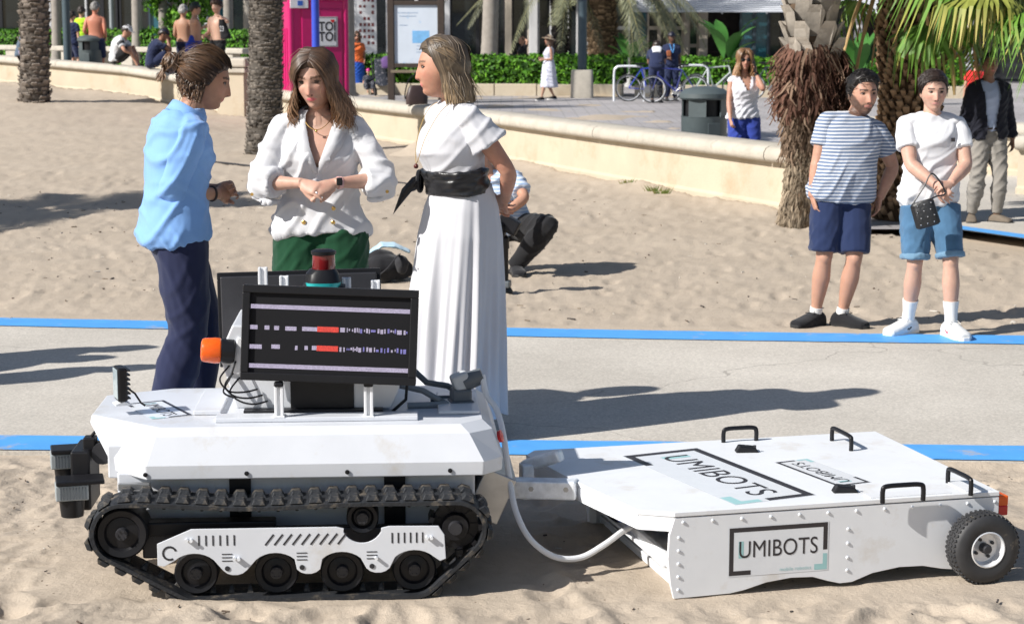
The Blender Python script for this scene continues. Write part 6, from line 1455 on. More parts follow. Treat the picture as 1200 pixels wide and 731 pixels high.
def feather_crown(root, z, nf, L, rnd, col=(.085,.11,.035), wl=.45, elev=(-35,75), xy=(0,0), n=46):
    var = [frond_mesh(L*k, dr, n, wl, col, rnd).mesh('frond', True) for k, dr in ((1,.75),(.92,1.0),(1.05,1.25))]
    for m in var: m.materials.append(M_FROND)
    for i in range(nf):
        o = bpy.data.objects.new('frond', var[i%3]); COL.objects.link(o); o.parent = root; t = i/nf
        o.location = (xy[0], xy[1], z+rnd.uniform(-.15,.2)); o.rotation_euler = (rnd.uniform(-.2,.2), -R(lerp(elev[0],elev[1],(i*.618)%1)), i*2.39996+rnd.uniform(-.2,.2))
def date_palm(label, loc, H, r0, r1, lean, seed, crown=True, stub=.10, c=(.20,.17,.145), nf=26, L=2.6, group=None, trunk_only_z=None, elev=(-35,75), col=(.085,.11,.035)):
    rnd = random.Random(seed); root = empty('palm_tree', loc, 0, label, 'palm tree', group); mb = MB(); date_trunk(mb, H, r0, r1, lean, rnd, stub, c)
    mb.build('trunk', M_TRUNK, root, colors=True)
    if crown: feather_crown(root, H-.1, nf, L, rnd, col, elev=elev, xy=lean, n=64, wl=.5)
    return root
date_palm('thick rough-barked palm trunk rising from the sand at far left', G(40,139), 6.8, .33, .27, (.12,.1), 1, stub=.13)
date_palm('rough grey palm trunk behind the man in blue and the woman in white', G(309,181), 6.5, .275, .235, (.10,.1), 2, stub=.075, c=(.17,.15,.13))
date_palm('palm added outside the left picture edge to shade the sand', (-10.4,16.6,0), 4.6, .3, .26, (0,0), 3, stub=.16, nf=30, L=2.2, elev=(-15,60))  # unseen stand-in palm, added only to cast the shadow on the sand
def smooth_palm(label, loc, H, r0, r1, lean, seed, crown=True, c=(.30,.27,.235), nf=18, L=2.3):
    rnd = random.Random(seed); root = empty('palm_tree', loc, 0, label, 'palm tree'); mb = MB(); m = 60
    mb.loft([(Vector((lean[0]*t+.03*sin(t*6), lean[1]*t, H*t)), Vector((r,0,0)), Vector((0,r,0))) for t, r in ((j/m, (lerp(r0,r1,j/m)+r0*.45*math.exp(-j/m*H/.35))*(1+.02*(j%2))) for j in range(m+1))], 24, c)
    mb.build('trunk', mat('smooth_palm_bark',c,.9,var=.16,scale=7,bump=.4,bscale=18), root, smooth=True)
    if crown: feather_crown(root, H-.1, nf, L, rnd, (.09,.12,.04), xy=lean, n=30)
    return root
smooth_palm('slender smooth grey palm behind the woman in the white dress', G(571,104), 7, .26, .20, (.25,0), 5)
smooth_palm('slim smooth palm trunk beside the portable toilet', V(405,60,47)*Vector((1,1,0)), 7, .20, .17, (.02,0), 6)
for px, Y, lab in ((160,56,'slim palm trunk behind the man in the navy cap'),(191,60,'darker slim palm trunk left of the grey-haired bather'),(267,57,'slim palm trunk behind the curly-haired youth'),(290,60,'dark slim palm trunk at the right end of the terrace hedge'),(66,58,'slim dark trunk just right of the left palm')):
    smooth_palm(lab, at_t(px,Y), 6.5, .15, .13, (.03,0), int(px), c=(.17,.155,.14) if px in (160,267) else (.07,.06,.055))
date_palm('stout date palm with drooping grey-green fronds behind the lamp post', V(704,84,60)*Vector((1,1,0)), 3.6, .50, .52, (0,0), 8, stub=.16, c=(.20,.14,.085), nf=40, L=4.6, elev=(-20,62), col=(.17,.18,.105))
date_palm('palm with dark trunk in front of the white shopfront', V(655,80,62)*Vector((1,1,0)), 3.9, .28, .30, (0,0), 18, stub=.14, c=(.045,.04,.04), nf=26, L=4.0, elev=(-20,60), col=(.16,.17,.11))
# ---------------------------------------------------------------- fan palms on the right
def fan_leaf(rnd, r=.55, n=30, pet=.75, col=(.10,.20,.025), yel=.0, droop=.5, spread=150):
    """fan leaf: petiole along +x, then a pleated fan of blades with hanging tips"""
    mb = MB(); pts = [Vector((pet*t, 0, -.12*pet*droop*t*t)) for t in np.linspace(0,1,6)]
    mb.tube(pts, [.016,.015,.013,.012,.011,.010], 5, (.22,.20,.06) if not yel else (.45,.30,.07))
    p0 = pts[-1]
    for i in range(n):
        a = R(-spread+2*spread*i/(n-1))*.62; k = rnd.uniform(.75,1.25); c = tuple(v*k for v in col); L = r*(.75+.35*cos(a*.8))*rnd.uniform(.9,1.1)
        d = Vector((cos(a), sin(a), -.10)); s = Vector((-sin(a), cos(a), 0)); up = Vector((0,0,.012*(1 if i%2 else -1)))
        q1 = p0+d*L*.55; q2 = p0+d*L*.8+Vector((0,0,-.06*droop*rnd.uniform(.5,1.5))); q3 = p0+d*L*.93+Vector((0,0,-L*.45*droop*rnd.uniform(.6,1.5))); w = L*.042
        ct = (.45,.36,.10) if rnd.random() < .25+yel else c
        mb.add([p0, q1-s*w+up, q1+s*w-up, q2-s*w*.7, q2+s*w*.7, q3], [(0,1,2),(1,3,4,2),(3,5,4)], [c,c,c,c,c,ct])
    return mb
def shred(mb, p, o, t, w, l, out, col, rnd):
    """a strip of dead leaf base hanging from the trunk"""
    dn = Vector((0,0,-1)); k = rnd.uniform(-.5,.5)
    q = [p, p+o*out*.6+dn*l*.35+t*k*l*.2, p+o*out+dn*l*.75+t*k*l*.5, p+o*out*rnd.uniform(.6,1.4)+dn*l+t*k*l*.9]; ws = (w, w*.9, w*.6, w*.12); vs = []
    for a, b in zip(q, ws): vs += [a-t*b+o*.006, a+t*b-o*.004]
    kk = rnd.uniform(.55,1.5); c = tuple(min(1, v*kk) for v in col); mb.add(vs, [(0,1,3,2),(2,3,5,4),(4,5,7,6)], c)
rnd = random.Random(31)
fp = empty('fan_palm', G(944,266), 0, 'fan palm trunk with shaggy reddish fibres beside the striped man', 'palm tree')
mb = MB(); R0 = lambda z: np.interp(z, [0,.35,.8,1.25,1.7,2.1,4.2],[.27,.22,.20,.22,.21,.23,.21]); lx = lambda z: .02*z+.03*sin(z*2)
mb.loft([(Vector((lx(z),0,z)),Vector((R0(z)*.93,0,0)),Vector((0,R0(z)*.93,0))) for z in np.linspace(-.05,4.2,30)],24,(.13,.09,.06)); mb.build('trunk', M_TRUNK, fp, colors=True)
mb = MB()
for i in range(4200):
    z = rnd.uniform(.05,1.75); a = rnd.uniform(0,2*pi); o = Vector((cos(a),sin(a),0)); t = Vector((-sin(a),cos(a),0)); p = Vector((lx(z),0,z))+o*R0(z)*.95
    if z < .85: shred(mb, p, o, t, rnd.uniform(.003,.008), rnd.uniform(.08,.22), rnd.uniform(.01,.06), (.27,.215,.155), rnd)
    elif z < 1.25: shred(mb, p, o, t, rnd.uniform(.004,.013), rnd.uniform(.12,.30), rnd.uniform(.02,.11), (.17,.12,.085), rnd)
    else: shred(mb, p, o, t, rnd.uniform(.005,.018), rnd.uniform(.15,.34), rnd.uniform(.05,.20), (.11,.058,.042) if rnd.random() < .8 else (.20,.135,.095), rnd)
tag(mb.build('dead_fibres', M_TRUNK, fp, colors=True), kind='stuff')
for j in range(16):                       # pale cut leaf bases above the skirt
    for i in range(7):
        z = 1.62+j*.15; a = 2*pi*(i+.5*(j%2))/7+rnd.uniform(-.1,.1); o = Vector((cos(a),sin(a),0)); t = Vector((-sin(a),cos(a),0)); p = Vector((lx(z),0,z))+o*R0(z)*.92; k = rnd.uniform(.75,1.15); c = (.40*k,.36*k,.31*k)
        tw = rnd.choice((-1,1))*.06; w = .085; vs = [p-t*w-Vector((0,0,.12)), p+t*w-Vector((0,0,.12)), p+t*(w+tw)+o*.07+Vector((0,0,.10)), p-t*(w-tw)+o*.07+Vector((0,0,.10)), p-t*w*.6+t*tw+o*.11+Vector((0,0,.17)), p+t*w*.6+t*tw+o*.11+Vector((0,0,.17)), p+t*tw+Vector((0,0,.10))]
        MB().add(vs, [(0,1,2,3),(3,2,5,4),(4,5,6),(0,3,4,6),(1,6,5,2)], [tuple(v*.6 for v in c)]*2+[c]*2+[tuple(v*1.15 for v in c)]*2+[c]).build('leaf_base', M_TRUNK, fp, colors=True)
fanv = []
for k in range(4):
    m_ = fan_leaf(random.Random(50+k), .62, 30, .75, (.10,.21,.025) if k < 3 else (.20,.22,.04), .0 if k < 3 else .35, (.9,1.2,1.5,1.3)[k]).mesh('fan_leaf', True); m_.materials.append(M_FROND); fanv.append(m_)
def fan_crown(root, z, n, seed, sc=1.0, elev=(-40,70), az=None, xy=(0,0)):
    r = random.Random(seed)
    for i in range(n):
        o = bpy.data.objects.new('fan_leaf', fanv[3] if r.random() < .22 else fanv[i%3]); COL.objects.link(o); o.parent = root; e = lerp(elev[0],elev[1],(i*.618)%1); k = sc*r.uniform(.85,1.15)
        a = (i*2.39996+r.uniform(-.2,.2)) if az is None else R(r.uniform(*az))
        o.location = (xy[0]+.12*cos(a), xy[1]+.12*sin(a), z+.25*sin(R(e))); o.scale = (k,)*3; o.rotation_euler = (r.uniform(-.35,.35), -R(e), a)
fan_crown(fp, 4.1, 22, 3, 1.1)
fp = empty('fan_palm', G(1062,257), 0, 'fan palm with green hanging leaves behind the two young men', 'palm tree')
R1 = lambda z: np.interp(z,[0,.4,1.2,1.9,2.7],[.36,.31,.30,.34,.27]); mb = MB()
mb.loft([(Vector((0,0,z)),Vector((R1(z)*.86,0,0)),Vector((0,R1(z)*.86,0))) for z in np.linspace(-.05,2.75,22)],24,(.08,.05,.03)); mb.build('trunk', M_TRUNK, fp, colors=True)
mb = MB()
for j in range(50):                       # stubs of old leaf stalks, crossing
    for i in range(17):
        z = .05+j*.052; a = 2*pi*(i+.5*(j%2))/17+rnd.uniform(-.12,.12); o = Vector((cos(a),sin(a),0)); t = Vector((-sin(a),cos(a),0)); p = Vector((0,0,z))+o*R1(z)*.84; k = rnd.uniform(.5,1.4); c = (.25*k,.165*k,.10*k); w = rnd.uniform(.022,.036); d = rnd.uniform(.04,.09)
        vs = [p-t*w-Vector((0,0,.05)), p+t*w-Vector((0,0,.05)), p+t*w+o*d+Vector((0,0,.03)), p-t*w+o*d+Vector((0,0,.03)), p+o*d*.4+Vector((0,0,.06)), p+o*d*.8-Vector((0,0,.03))]
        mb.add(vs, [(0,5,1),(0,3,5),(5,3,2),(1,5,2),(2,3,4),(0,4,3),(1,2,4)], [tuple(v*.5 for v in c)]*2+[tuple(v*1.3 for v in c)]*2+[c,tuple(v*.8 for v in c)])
mb.build('leaf_stubs', M_TRUNK, fp, colors=True)
for i in range(16):                       # long old stalks hanging down
    a = rnd.uniform(pi,2*pi) if i < 12 else rnd.uniform(0,pi); o = Vector((cos(a),sin(a),0)); l = rnd.uniform(.5,1.15); k = rnd.uniform(.7,1.2)
    MB().tube(spline([o*.22+Vector((0,0,2.45)), o*.42+Vector((0,0,2.38)), o*(.52+.12*l)+Vector((0,0,2.3-l*.5)), o*(.52+.22*l)+Vector((0,0,2.3-l))],4),[.03]*4+[.022]*4+[.016]*4+[.010],6,(.42*k,.29*k,.14*k),flat=.5).build('hanging_stalk', M_TRUNK, fp, colors=True)
fan_crown(fp, 2.74, 26, 4, 1.0, (-30,75))
fan_crown(fp, 2.5, 3, 14, .8, (-40,-8))
fp = empty('fan_palm', V(1240,100,16.2)*Vector((1,1,0)), 0, 'fan palm crown hanging in from the right picture edge', 'palm tree')
mb = MB(); mb.loft([(Vector((0,0,z)),Vector((.2,0,0)),Vector((0,.2,0))) for z in np.linspace(-.05,2.35,12)],20,(.16,.11,.07)); mb.build('trunk', M_TRUNK, fp, colors=True)
fan_crown(fp, 2.25, 30, 9, .80, (-48,60))
# ---------------------------------------------------------------- hedges, shrubs
def leaf_cloud(mb, n, sample, size, cols, rnd):
    for _ in range(n):
        p, nr = sample(); q = (nr+Vector((rnd.gauss(0,.6),rnd.gauss(0,.6),rnd.gauss(0,.6)))).normalized(); t = q.orthogonal().normalized(); t = Matrix.Rotation(rnd.uniform(0,6.28),3,q) @ t; b = q.cross(t); s = size*rnd.uniform(.6,1.3); c0 = rnd.choice(cols); k = rnd.uniform(.6,1.35); c = tuple(v*k for v in c0)
        mb.add([p-t*s, p-b*s*.42, p+t*s, p+b*s*.42], [(0,1,2,3)], c)
def hedge(label, a, b, depth, z0, z1, n, seed):
    rnd = random.Random(seed); a, b = Vector(a), Vector(b); d = b-a; L = d.length; u = d.normalized(); v = Vector((-u.y,u.x,0)); root = empty('hedge', a, 0, label, 'hedge')
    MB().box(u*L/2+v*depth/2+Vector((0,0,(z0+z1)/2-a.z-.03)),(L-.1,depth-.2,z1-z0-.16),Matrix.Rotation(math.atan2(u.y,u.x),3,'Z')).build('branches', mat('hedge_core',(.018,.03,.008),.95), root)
    def smp():
        x = rnd.uniform(0,L); w = rnd.random(); bump = .08*noise.noise((x*.9,seed,0))+.05*noise.noise((x*3,seed,2))
        if w < .55: y = rnd.gauss(0,.05)-bump; z = rnd.uniform(z0,z1+bump); nr = -v+Vector((0,0,.4))
        elif w < .9: y = rnd.uniform(0,depth); z = z1+bump+rnd.gauss(0,.035); nr = Vector((0,0,1))
        else: y = rnd.uniform(0,depth); z = rnd.uniform(z0,z1); nr = Vector((0,0,1))
        return u*x+v*y+Vector((0,0,z-a.z)), nr
    mb = MB(); leaf_cloud(mb, n, smp, .075, [(.05,.15,.010),(.075,.21,.012),(.025,.08,.008),(.11,.27,.018)], rnd)
    tag(mb.build('foliage', M_LEAF, root, colors=True), kind='stuff'); return root
hedge('clipped green hedge along the promenade behind the hat woman', (-6.2,53.0,0), (3.0,51.2,0), 1.3, .28, 1.03, 9000, 1)
hedge('clipped green hedge behind the parked bicycles', (3.2,51.2,0), (12,50.0,0), 1.3, .28, .98, 8000, 2)
hedge('green hedge along the back of the raised terrace', (-22,64.5,.56), (-7.4,53.2,.56), 1.2, .56, 1.72, 12000, 3)
def kerb(a, b, label):
    a, b = Vector(a), Vector(b); u = (b-a).normalized(); L = (b-a).length; n = int(L/1.1); root = empty('planter_kerb', a, math.atan2(u.y,u.x), label, 'kerb'); proto = None
    for i in range(n):
        if proto is None: proto = MB().box((0,0,.15),(L/n-.02,.30,.34)).build('kerb_stone', M_WALL, root, bev=.02); o = proto
        else: o = proto.copy(); COL.objects.link(o); o.parent = root
        o.location = ((i+.5)*L/n, 0, rnd.uniform(-.01,.01))
kerb((-6.2,52.7,0),(3.0,50.9,0),'pale stone planter kerb under the hedge behind the hat woman'); kerb((3.3,50.9,0),(12,49.7,0),'pale stone planter kerb behind the parked bicycles')
tr_ = empty('small_tree', at_t(215,60), 0, 'bright green leafy tree behind the shirtless bathers', 'tree'); rnd = random.Random(6)
mb = MB(); mb.tube([(0,0,0),(.05,0,.8),(.0,.05,1.5),(.1,0,2.2)],[.09,.07,.06,.03],8)
for k in range(5): a = k*1.3; mb.tube([(0,0,1.2),(.35*cos(a),.35*sin(a),1.7),(.7*cos(a),.7*sin(a),2.1)],[.04,.03,.012],6)
mb.build('trunk', mat('bark',(.12,.09,.07),.95), tr_, smooth=True); cl = [(Vector((rnd.uniform(-.9,.9),rnd.uniform(-.6,.6),rnd.uniform(1.1,3.0))), rnd.uniform(.25,.5)) for _ in range(22)]
def smp():
    c, r = rnd.choice(cl); d = Vector((rnd.gauss(0,1),rnd.gauss(0,1),rnd.gauss(0,1))).normalized(); return c+d*r*rnd.uniform(.5,1), d
mb = MB(); leaf_cloud(mb, 4500, smp, .09, [(.10,.26,.02),(.16,.36,.03),(.06,.15,.015)], rnd); mb.build('crown', M_LEAF, tr_, colors=True)
def banana(label, loc, H, seed, n=9):
    r = random.Random(seed); root = empty('potted_plant', loc, 0, label, 'plant'); MB().lathe([(.16,0),(.22,.4),(.24,.42),(.2,.42),(.19,.38)],n=20).build('pot', mat('white_pot',(.6,.6,.58),.7), root, smooth=True)
    for i in range(n):
        a = i*2.4+r.uniform(-.3,.3); o = Vector((cos(a),sin(a),0)); s = Vector((-sin(a),cos(a),0)); h = H*r.uniform(.6,1); mb = MB(); vs = []; cs = []
        for j in range(9):
            t = j/8; p = Vector((0,0,.35))+o*(.1+.7*t*t*H*.45)+Vector((0,0,h*(t-.35*t*t)*1.3-.3*t)); w = .16*H*.5*(sin(pi*max(0,t-.25)/.75)**.7 if t > .25 else .06); k = r.uniform(.85,1.1); vs += [p-s*w+Vector((0,0,.03)), p, p+s*w+Vector((0,0,.03))]; cs += [(.05*k,.16*k,.03*k)]*3
        mb.add(vs, [q for j in range(8) for q in ((3*j,3*j+1,3*j+4,3*j+3),(3*j+1,3*j+2,3*j+5,3*j+4))], cs); mb.build('leaf', M_LEAF, root, colors=True, smooth=True)
banana('broad-leaved plant in front of the shop shelves', V(851,80,57)*Vector((1,1,0)), 2.6, 1); banana('broad-leaved plant beside the fan palm skirt', V(1005,90,45)*Vector((1,1,0)), 2.3, 2); banana('bushy plant in front of the blue glass shopfront', V(738,80,59)*Vector((1,1,0)), 1.9, 3)
# weeds at the foot of the wall
for px, py in ((765,230),(775,233),(735,222)):
    r = random.Random(px); root = empty('weed_tuft', G(px,py)+Vector((0,-.05,.06)), 0, {765:'largest green weed tuft at the foot of the cream wall',775:'right-hand weed tuft at the foot of the cream wall',735:'small weed tuft left of the others at the wall foot'}[px], 'weed'); mb = MB()
    for i in range(40): a = r.uniform(0,6.28); l = r.uniform(.03,.09); o = Vector((cos(a)*1.2,sin(a)*.6,0)); b = o*r.uniform(0,.08); mb.add([b-Vector((.006,0,0)), b+Vector((.006,0,0)), b+o*l*.6+Vector((0,0,l))], [(0,1,2)], (.16*r.uniform(.6,1.3),.19,.05))
    mb.build('blades', M_LEAF, root, colors=True)
# ---------------------------------------------------------------- street furniture
M_SLATE = mat('slate_blue_paint', (.055,.085,.105), .45, var=.08); M_BINP = mat('bin_plastic', (.075,.095,.10), .5, var=.1); M_WOOD = mat('dark_wood', (.045,.03,.022), .75, var=.3, scale=20)
def litter_bin(label, loc, rz, s=1.0):
    root = empty('litter_bin', loc, rz, label, 'litter bin', 'grey litter bins'); root.scale = (s,)*3
    MB().lathe([(.25,0),(.26,.02),(.275,.70),(.28,.72)],n=32).build('bin_body', M_BINP, root, smooth=True)
    for k in range(4):
        a0 = R(45+90*k); mb = MB()
        mb.add([(.27*cos(a0+d)*q, .27*sin(a0+d)*q, z) for z in (.70,.93) for q in (1,.93) for d in (-.42,.42)], [(0,1,5,4),(2,6,7,3),(0,4,6,2),(1,3,7,5),(0,2,3,1),(4,5,7,6)]); mb.build('bin_post', M_BINP, root)
    MB().lathe([(.25,.69),(.25,.93)],n=28).build('bin_liner', M_BLACK, root, smooth=True).scale = (.9,.9,1)
    MB().lathe([(.285,.92),(.30,.94),(.295,.99),(.24,1.04),(.12,1.07),(0,1.08)],n=32).build('bin_lid', M_BINP, root, smooth=True)
    MB().box((0,-.272,.45),(.16,.012,.40)).build('bin_door', M_BINP, root, bev=.01)
    return root
litter_bin('grey litter bin behind the wall beside the woman on the phone', V(825,150,23.9)*Vector((1,1,0)), R(20), 1.06); 
def pole(name, label, loc, H, r, m, base=None, cat='post'):
    root = empty(name, loc, 0, label, cat); MB().lathe([(r*1.5,0),(r*1.5,.05),(r,.08),(r*.92,H)],n=20).build('shaft', m, root, smooth=True)
    if base: MB().loft([((0,0,-.02),(base,0,0),(0,base,0),.35),((0,0,.70),(base*.95,0,0),(0,base*.95,0),.35),((0,0,.74),(base*.88,0,0),(0,base*.88,0),.4)],32).build('concrete_base', M_COPE, root, smooth=True, ang=40)
    return root
p = G(682,115); pole('lamp_post', 'slate blue lamp post on a pale concrete block', p, 7, .12, M_SLATE, .30, 'lamp post')
mb = MB(); mb.tube([(0,0,6.9),(.3,-.1,7.2),(.9,-.3,7.3)],.05,8); mb.build('lamp_arm', M_SLATE, S.objects['lamp_post'], smooth=True); MB().box((1.1,-.36,7.29),(.6,.25,.1)).build('lamp_head', M_SLATE, S.objects['lamp_post'], bev=.03)
pole('signal_pole', 'bright blue pole in front of the magenta toilet cabin', V(371,110,34.9)*Vector((1,1,0)), 4, .075, mat('blue_pole_paint',(.03,.07,.50),.4))
pole('lamp_post', 'slate blue lamp post rising from the left terrace', at_t(79,45.3)+Vector((0,0,.0)), 6.5, .095, M_SLATE, None, 'lamp post')
pole('flag_pole', 'thin white pole behind the shirtless bathers', at_t(233,62), 6, .05, C_WHT)
pole('flag_pole', 'thin grey pole right of the sunburnt man', at_t(132,60), 6, .07, M_GREY)
litter_bin('grey litter bin on the terrace beside the white-capped man', at_t(106,44.6), R(-10))
# magenta toilet cabin
M_MAG = mat('magenta_plastic', (.50,.008,.13), .38, var=.06, scale=3); M_WPL = mat('cabin_white', (.72,.72,.74), .4, var=.03)
c = V(366,100,36.4); tb = empty('portable_toilet', (c.x,c.y,0), R(20), 'magenta portable toilet cabin with a white door sign behind the wall', 'toilet cabin')
MB().box((0,0,1.2),(1.12,1.12,2.4)).build('cabin_body', M_MAG, tb, bev=.07, seg=3)
MB().box((.06,-.568,1.15),(.78,.03,2.1)).build('door', M_MAG, tb, bev=.012)
mb = MB()
for x in (-.53,.53): mb.cyl((x,-.53,.02),(x,-.53,2.42),.06,n=14)
mb.build('corner_columns', M_MAG, tb, smooth=True)
mb = MB()
for k in range(5): mb.box((-.566,-.36+k*.18,1.0),(.03,.05,1.7))
mb.build('side_ribs', M_MAG, tb, bev=.01)
MB().loft([((0,0,2.38),(.62,0,0),(0,.62,0),.3),((0,0,2.50),(.62,0,0),(0,.62,0),.3),((0,0,2.66),(.45,0,0),(0,.45,0),.5)],32).build('roof', M_WPL, tb, smooth=True, ang=40)
MB().box((-.38,-.60,2.30),(.34,.03,.16)).build('roof_sign', M_WPL, tb); MB().box((-.36,-.617,2.31),(.10,.006,.09)).build('pictogram', mat('sign_blue',(.03,.12,.5),.5), tb)
MB().box((.16,-.592,1.78),(.40,.012,.56)).build('door_sign', M_WPL, tb)
mb = MB(); 
for a, b, w_, h_ in ((.16,2.045,.37,.008),(.16,1.515,.37,.008),(-.02,1.78,.008,.53),(.34,1.78,.008,.53)): mb.box((a,-.599,b),(w_,.003,h_))
for tx_, z in (('TOI',1.87),('TOI',1.68)):
    vs, fs_ = text_mesh(tx_, .24, bold=.006); mb.add([(v[0]*.85+.16,-.6005,v[1]+z) for v in vs], fs_)
mb.build('sign_lettering', M_INK, tb)
mb = MB(); hh = [(.013*16*sin(t)**3/16*3, .013*(13*cos(t)-5*cos(2*t)-2*cos(3*t)-cos(4*t))/16*3) for t in np.linspace(0,2*pi,25)[:-1]]
mb.prism([(x+.265,z+1.98) for x, z in hh],-.602,-.600,'y'); mb.build('sign_heart', M_RLENS, tb)
# notice board
c = V(488,100,46.5); nb = empty('notice_board', (c.x,c.y,0), R(-4), 'dark wooden notice board with a pale map behind the white dress woman', 'notice board')
for x in (-.62,.62): MB().box((x,0,1.35),(.16,.16,2.7)).build('post', M_WOOD, nb, bev=.01)
mb = MB(); mb.box((0,-.02,2.44),(1.2,.10,.10)).box((0,-.02,.93),(1.2,.10,.10)); mb.build('rail', M_WOOD, nb, bev=.008); MB().box((0,-.06,.78),(1.24,.06,.07)).build('lower_rail', mat('weathered_wood',(.20,.16,.11),.85,var=.2), nb, bev=.01)
MB().box((.0,.0,1.68),(1.06,.04,1.42)).build('map_panel', mat('map_print',(.62,.68,.76),.25,var=.06,scale=2,dirt=((.25,.48,.75),2.2,.58,.64)), nb)
mb = MB()
for z, x, w_ in ((1.25,.18,.34),(1.32,.18,.34),(1.40,.18,.34),(2.2,-.2,.5),(2.12,-.2,.42),(1.9,-.3,.2)): mb.box((x,-.0215,z),(w_,.003,.012))
mb.build('map_lines', mat('map_ink',(.15,.25,.40),.6), nb); MB().box((.12,-.0212,1.62),(.42,.003,.30)).build('map_sea', mat('map_blue',(.20,.45,.75),.4,var=.15,scale=9), nb)
# bag on the wall
i_ = np.interp; bx = V(492,122,30.6); Yb = 30.6; hb_ = empty('handbag', (bx.x, float(np.interp(bx.x,WX,WY))+.2, .675), R(15), 'dark brown handbag standing on the wall behind the white dress woman', 'bag')
MB().loft([((0,0,0),(.17,0,0),(0,.08,0),.6),((0,0,.12),(.175,0,0),(0,.09,0),.6),((0,0,.26),(.13,0,0),(0,.05,0),.7),((0,0,.30),(.10,0,0),(0,.03,0),.7)],24).build('bag_body', mat('brown_bag',(.05,.03,.028),.45,var=.15), hb_, smooth=True)
MB().tube(spline([(-.12,0,.08),(-.19,0,.12),(-.14,-.02,.36),(-.02,-.02,.46),(.08,0,.32)]),.016,8,flat=.5).build('bag_strap', M_BLK, hb_, smooth=True)
# bicycle racks and bicycles
def rack(label, loc, rz):
    root = empty('bicycle_rack', loc, rz, label, 'bicycle rack', 'steel hoops for bicycles'); MB().tube(spline([(-.38,0,0),(-.38,0,.70),(-.33,0,.84),(-.22,0,.88),(.22,0,.88),(.33,0,.84),(.38,0,.70),(.38,0,0)],6),.028,10).build('hoop', M_GALV, root, smooth=True)
rack('steel hoop rack right of the lamp post', G(737,119), R(-8)); rack('steel hoop rack behind the litter bin', G(812,117), R(-8)); rack('steel hoop rack right of the woman on the phone', G(862,113), R(-8))
def bicycle(label, loc, rz, col):
    root = empty('bicycle', loc, rz, label, 'bicycle'); fm = mat('bike_'+''.join('%02d' % int(v*99) for v in col), col, .3, var=.05, coat=.4)
    for x in (-.52,.52):
        W_ = empty('wheel', (x,0,.34), 0, par=root); MB().tube([(.325*cos(a),0,.325*sin(a)) for a in np.linspace(0,2*pi,41)],.019,8).build('tyre', M_RUBW, W_, smooth=True)
        MB().tube([(.302*cos(a),0,.302*sin(a)) for a in np.linspace(0,2*pi,41)],.009,6).build('rim', M_GALV, W_, smooth=True)
        mb = MB()
        for k in range(14): a = k*2*pi/14; mb.tube([(0,.02*(-1)**k,0),(.30*cos(a),0,.30*sin(a))],.0022,4)
        mb.cyl((0,-.05,0),(0,.05,0),.02,n=10); mb.build('spokes', M_STEEL, W_)
    mb = MB(); bb, st_, hd, hl, ra_, fa = (-.05,0,.30),(-.20,0,.82),(.36,0,.86),(.40,0,.70),(-.52,0,.34),(.52,0,.34)
    for a, b, r in ((bb,st_,.018),(st_,hd,.018),(bb,hl,.022),(hd,hl,.022)): mb.tube([a,b],r,8)
    for y in (-.05,.05): mb.tube([bb,(ra_[0],y,ra_[2])],.011,6); mb.tube([st_,(ra_[0],y,ra_[2])],.010,6); mb.tube([hl,(fa[0],y,fa[2])],.012,6)
    mb.build('frame', fm, root, smooth=True)
    MB().tube([st_,(-.23,0,.92)],.013,8).build('seat_post', M_DARK, root); MB().loft([((-.36,0,.94),(0,.07,0),(0,0,.02)),((-.24,0,.945),(0,.06,0),(0,0,.025)),((-.10,0,.94),(0,.02,0),(0,0,.015))],14).build('saddle', M_BLACK, root, smooth=True)
    mb = MB(); mb.tube([hd,(.34,0,.98)],.013,8); mb.tube([(.28,-.30,.99),(.34,-.16,.99),(.34,.16,.99),(.28,.30,.99)],.012,8); mb.build('handlebar', M_DARK, root, smooth=True)
    mb = MB(); mb.lathe([(.07,-.004),(.09,-.004),(.09,.004),(.07,.004)],(bb[0],-.05,bb[2]),(0,1,0),24); mb.tube([(bb[0],-.06,bb[2]),(.08,-.08,.20)],.009,6); mb.tube([(bb[0],.06,bb[2]),(-.18,.08,.40)],.009,6); mb.box((.08,-.11,.19),(.09,.08,.02)).box((-.18,.11,.41),(.09,.08,.02)); mb.build('crank', M_STEEL, root)
    return root
bicycle('blue bicycle in front of the bending cyclist', G(762,120)+Vector((0,.45,0)), R(4), (.03,.06,.45)); bicycle('dark blue bicycle beside the capped cyclist', G(789,121)+Vector((.0,-.1,0)), R(172), (.02,.03,.20))
bicycle('white-framed bicycle parked behind the litter bin', G(838,117), R(12), (.55,.60,.58)); bicycle('dark bicycle parked right of the woman on the phone', G(905,117), R(5), (.03,.04,.05))
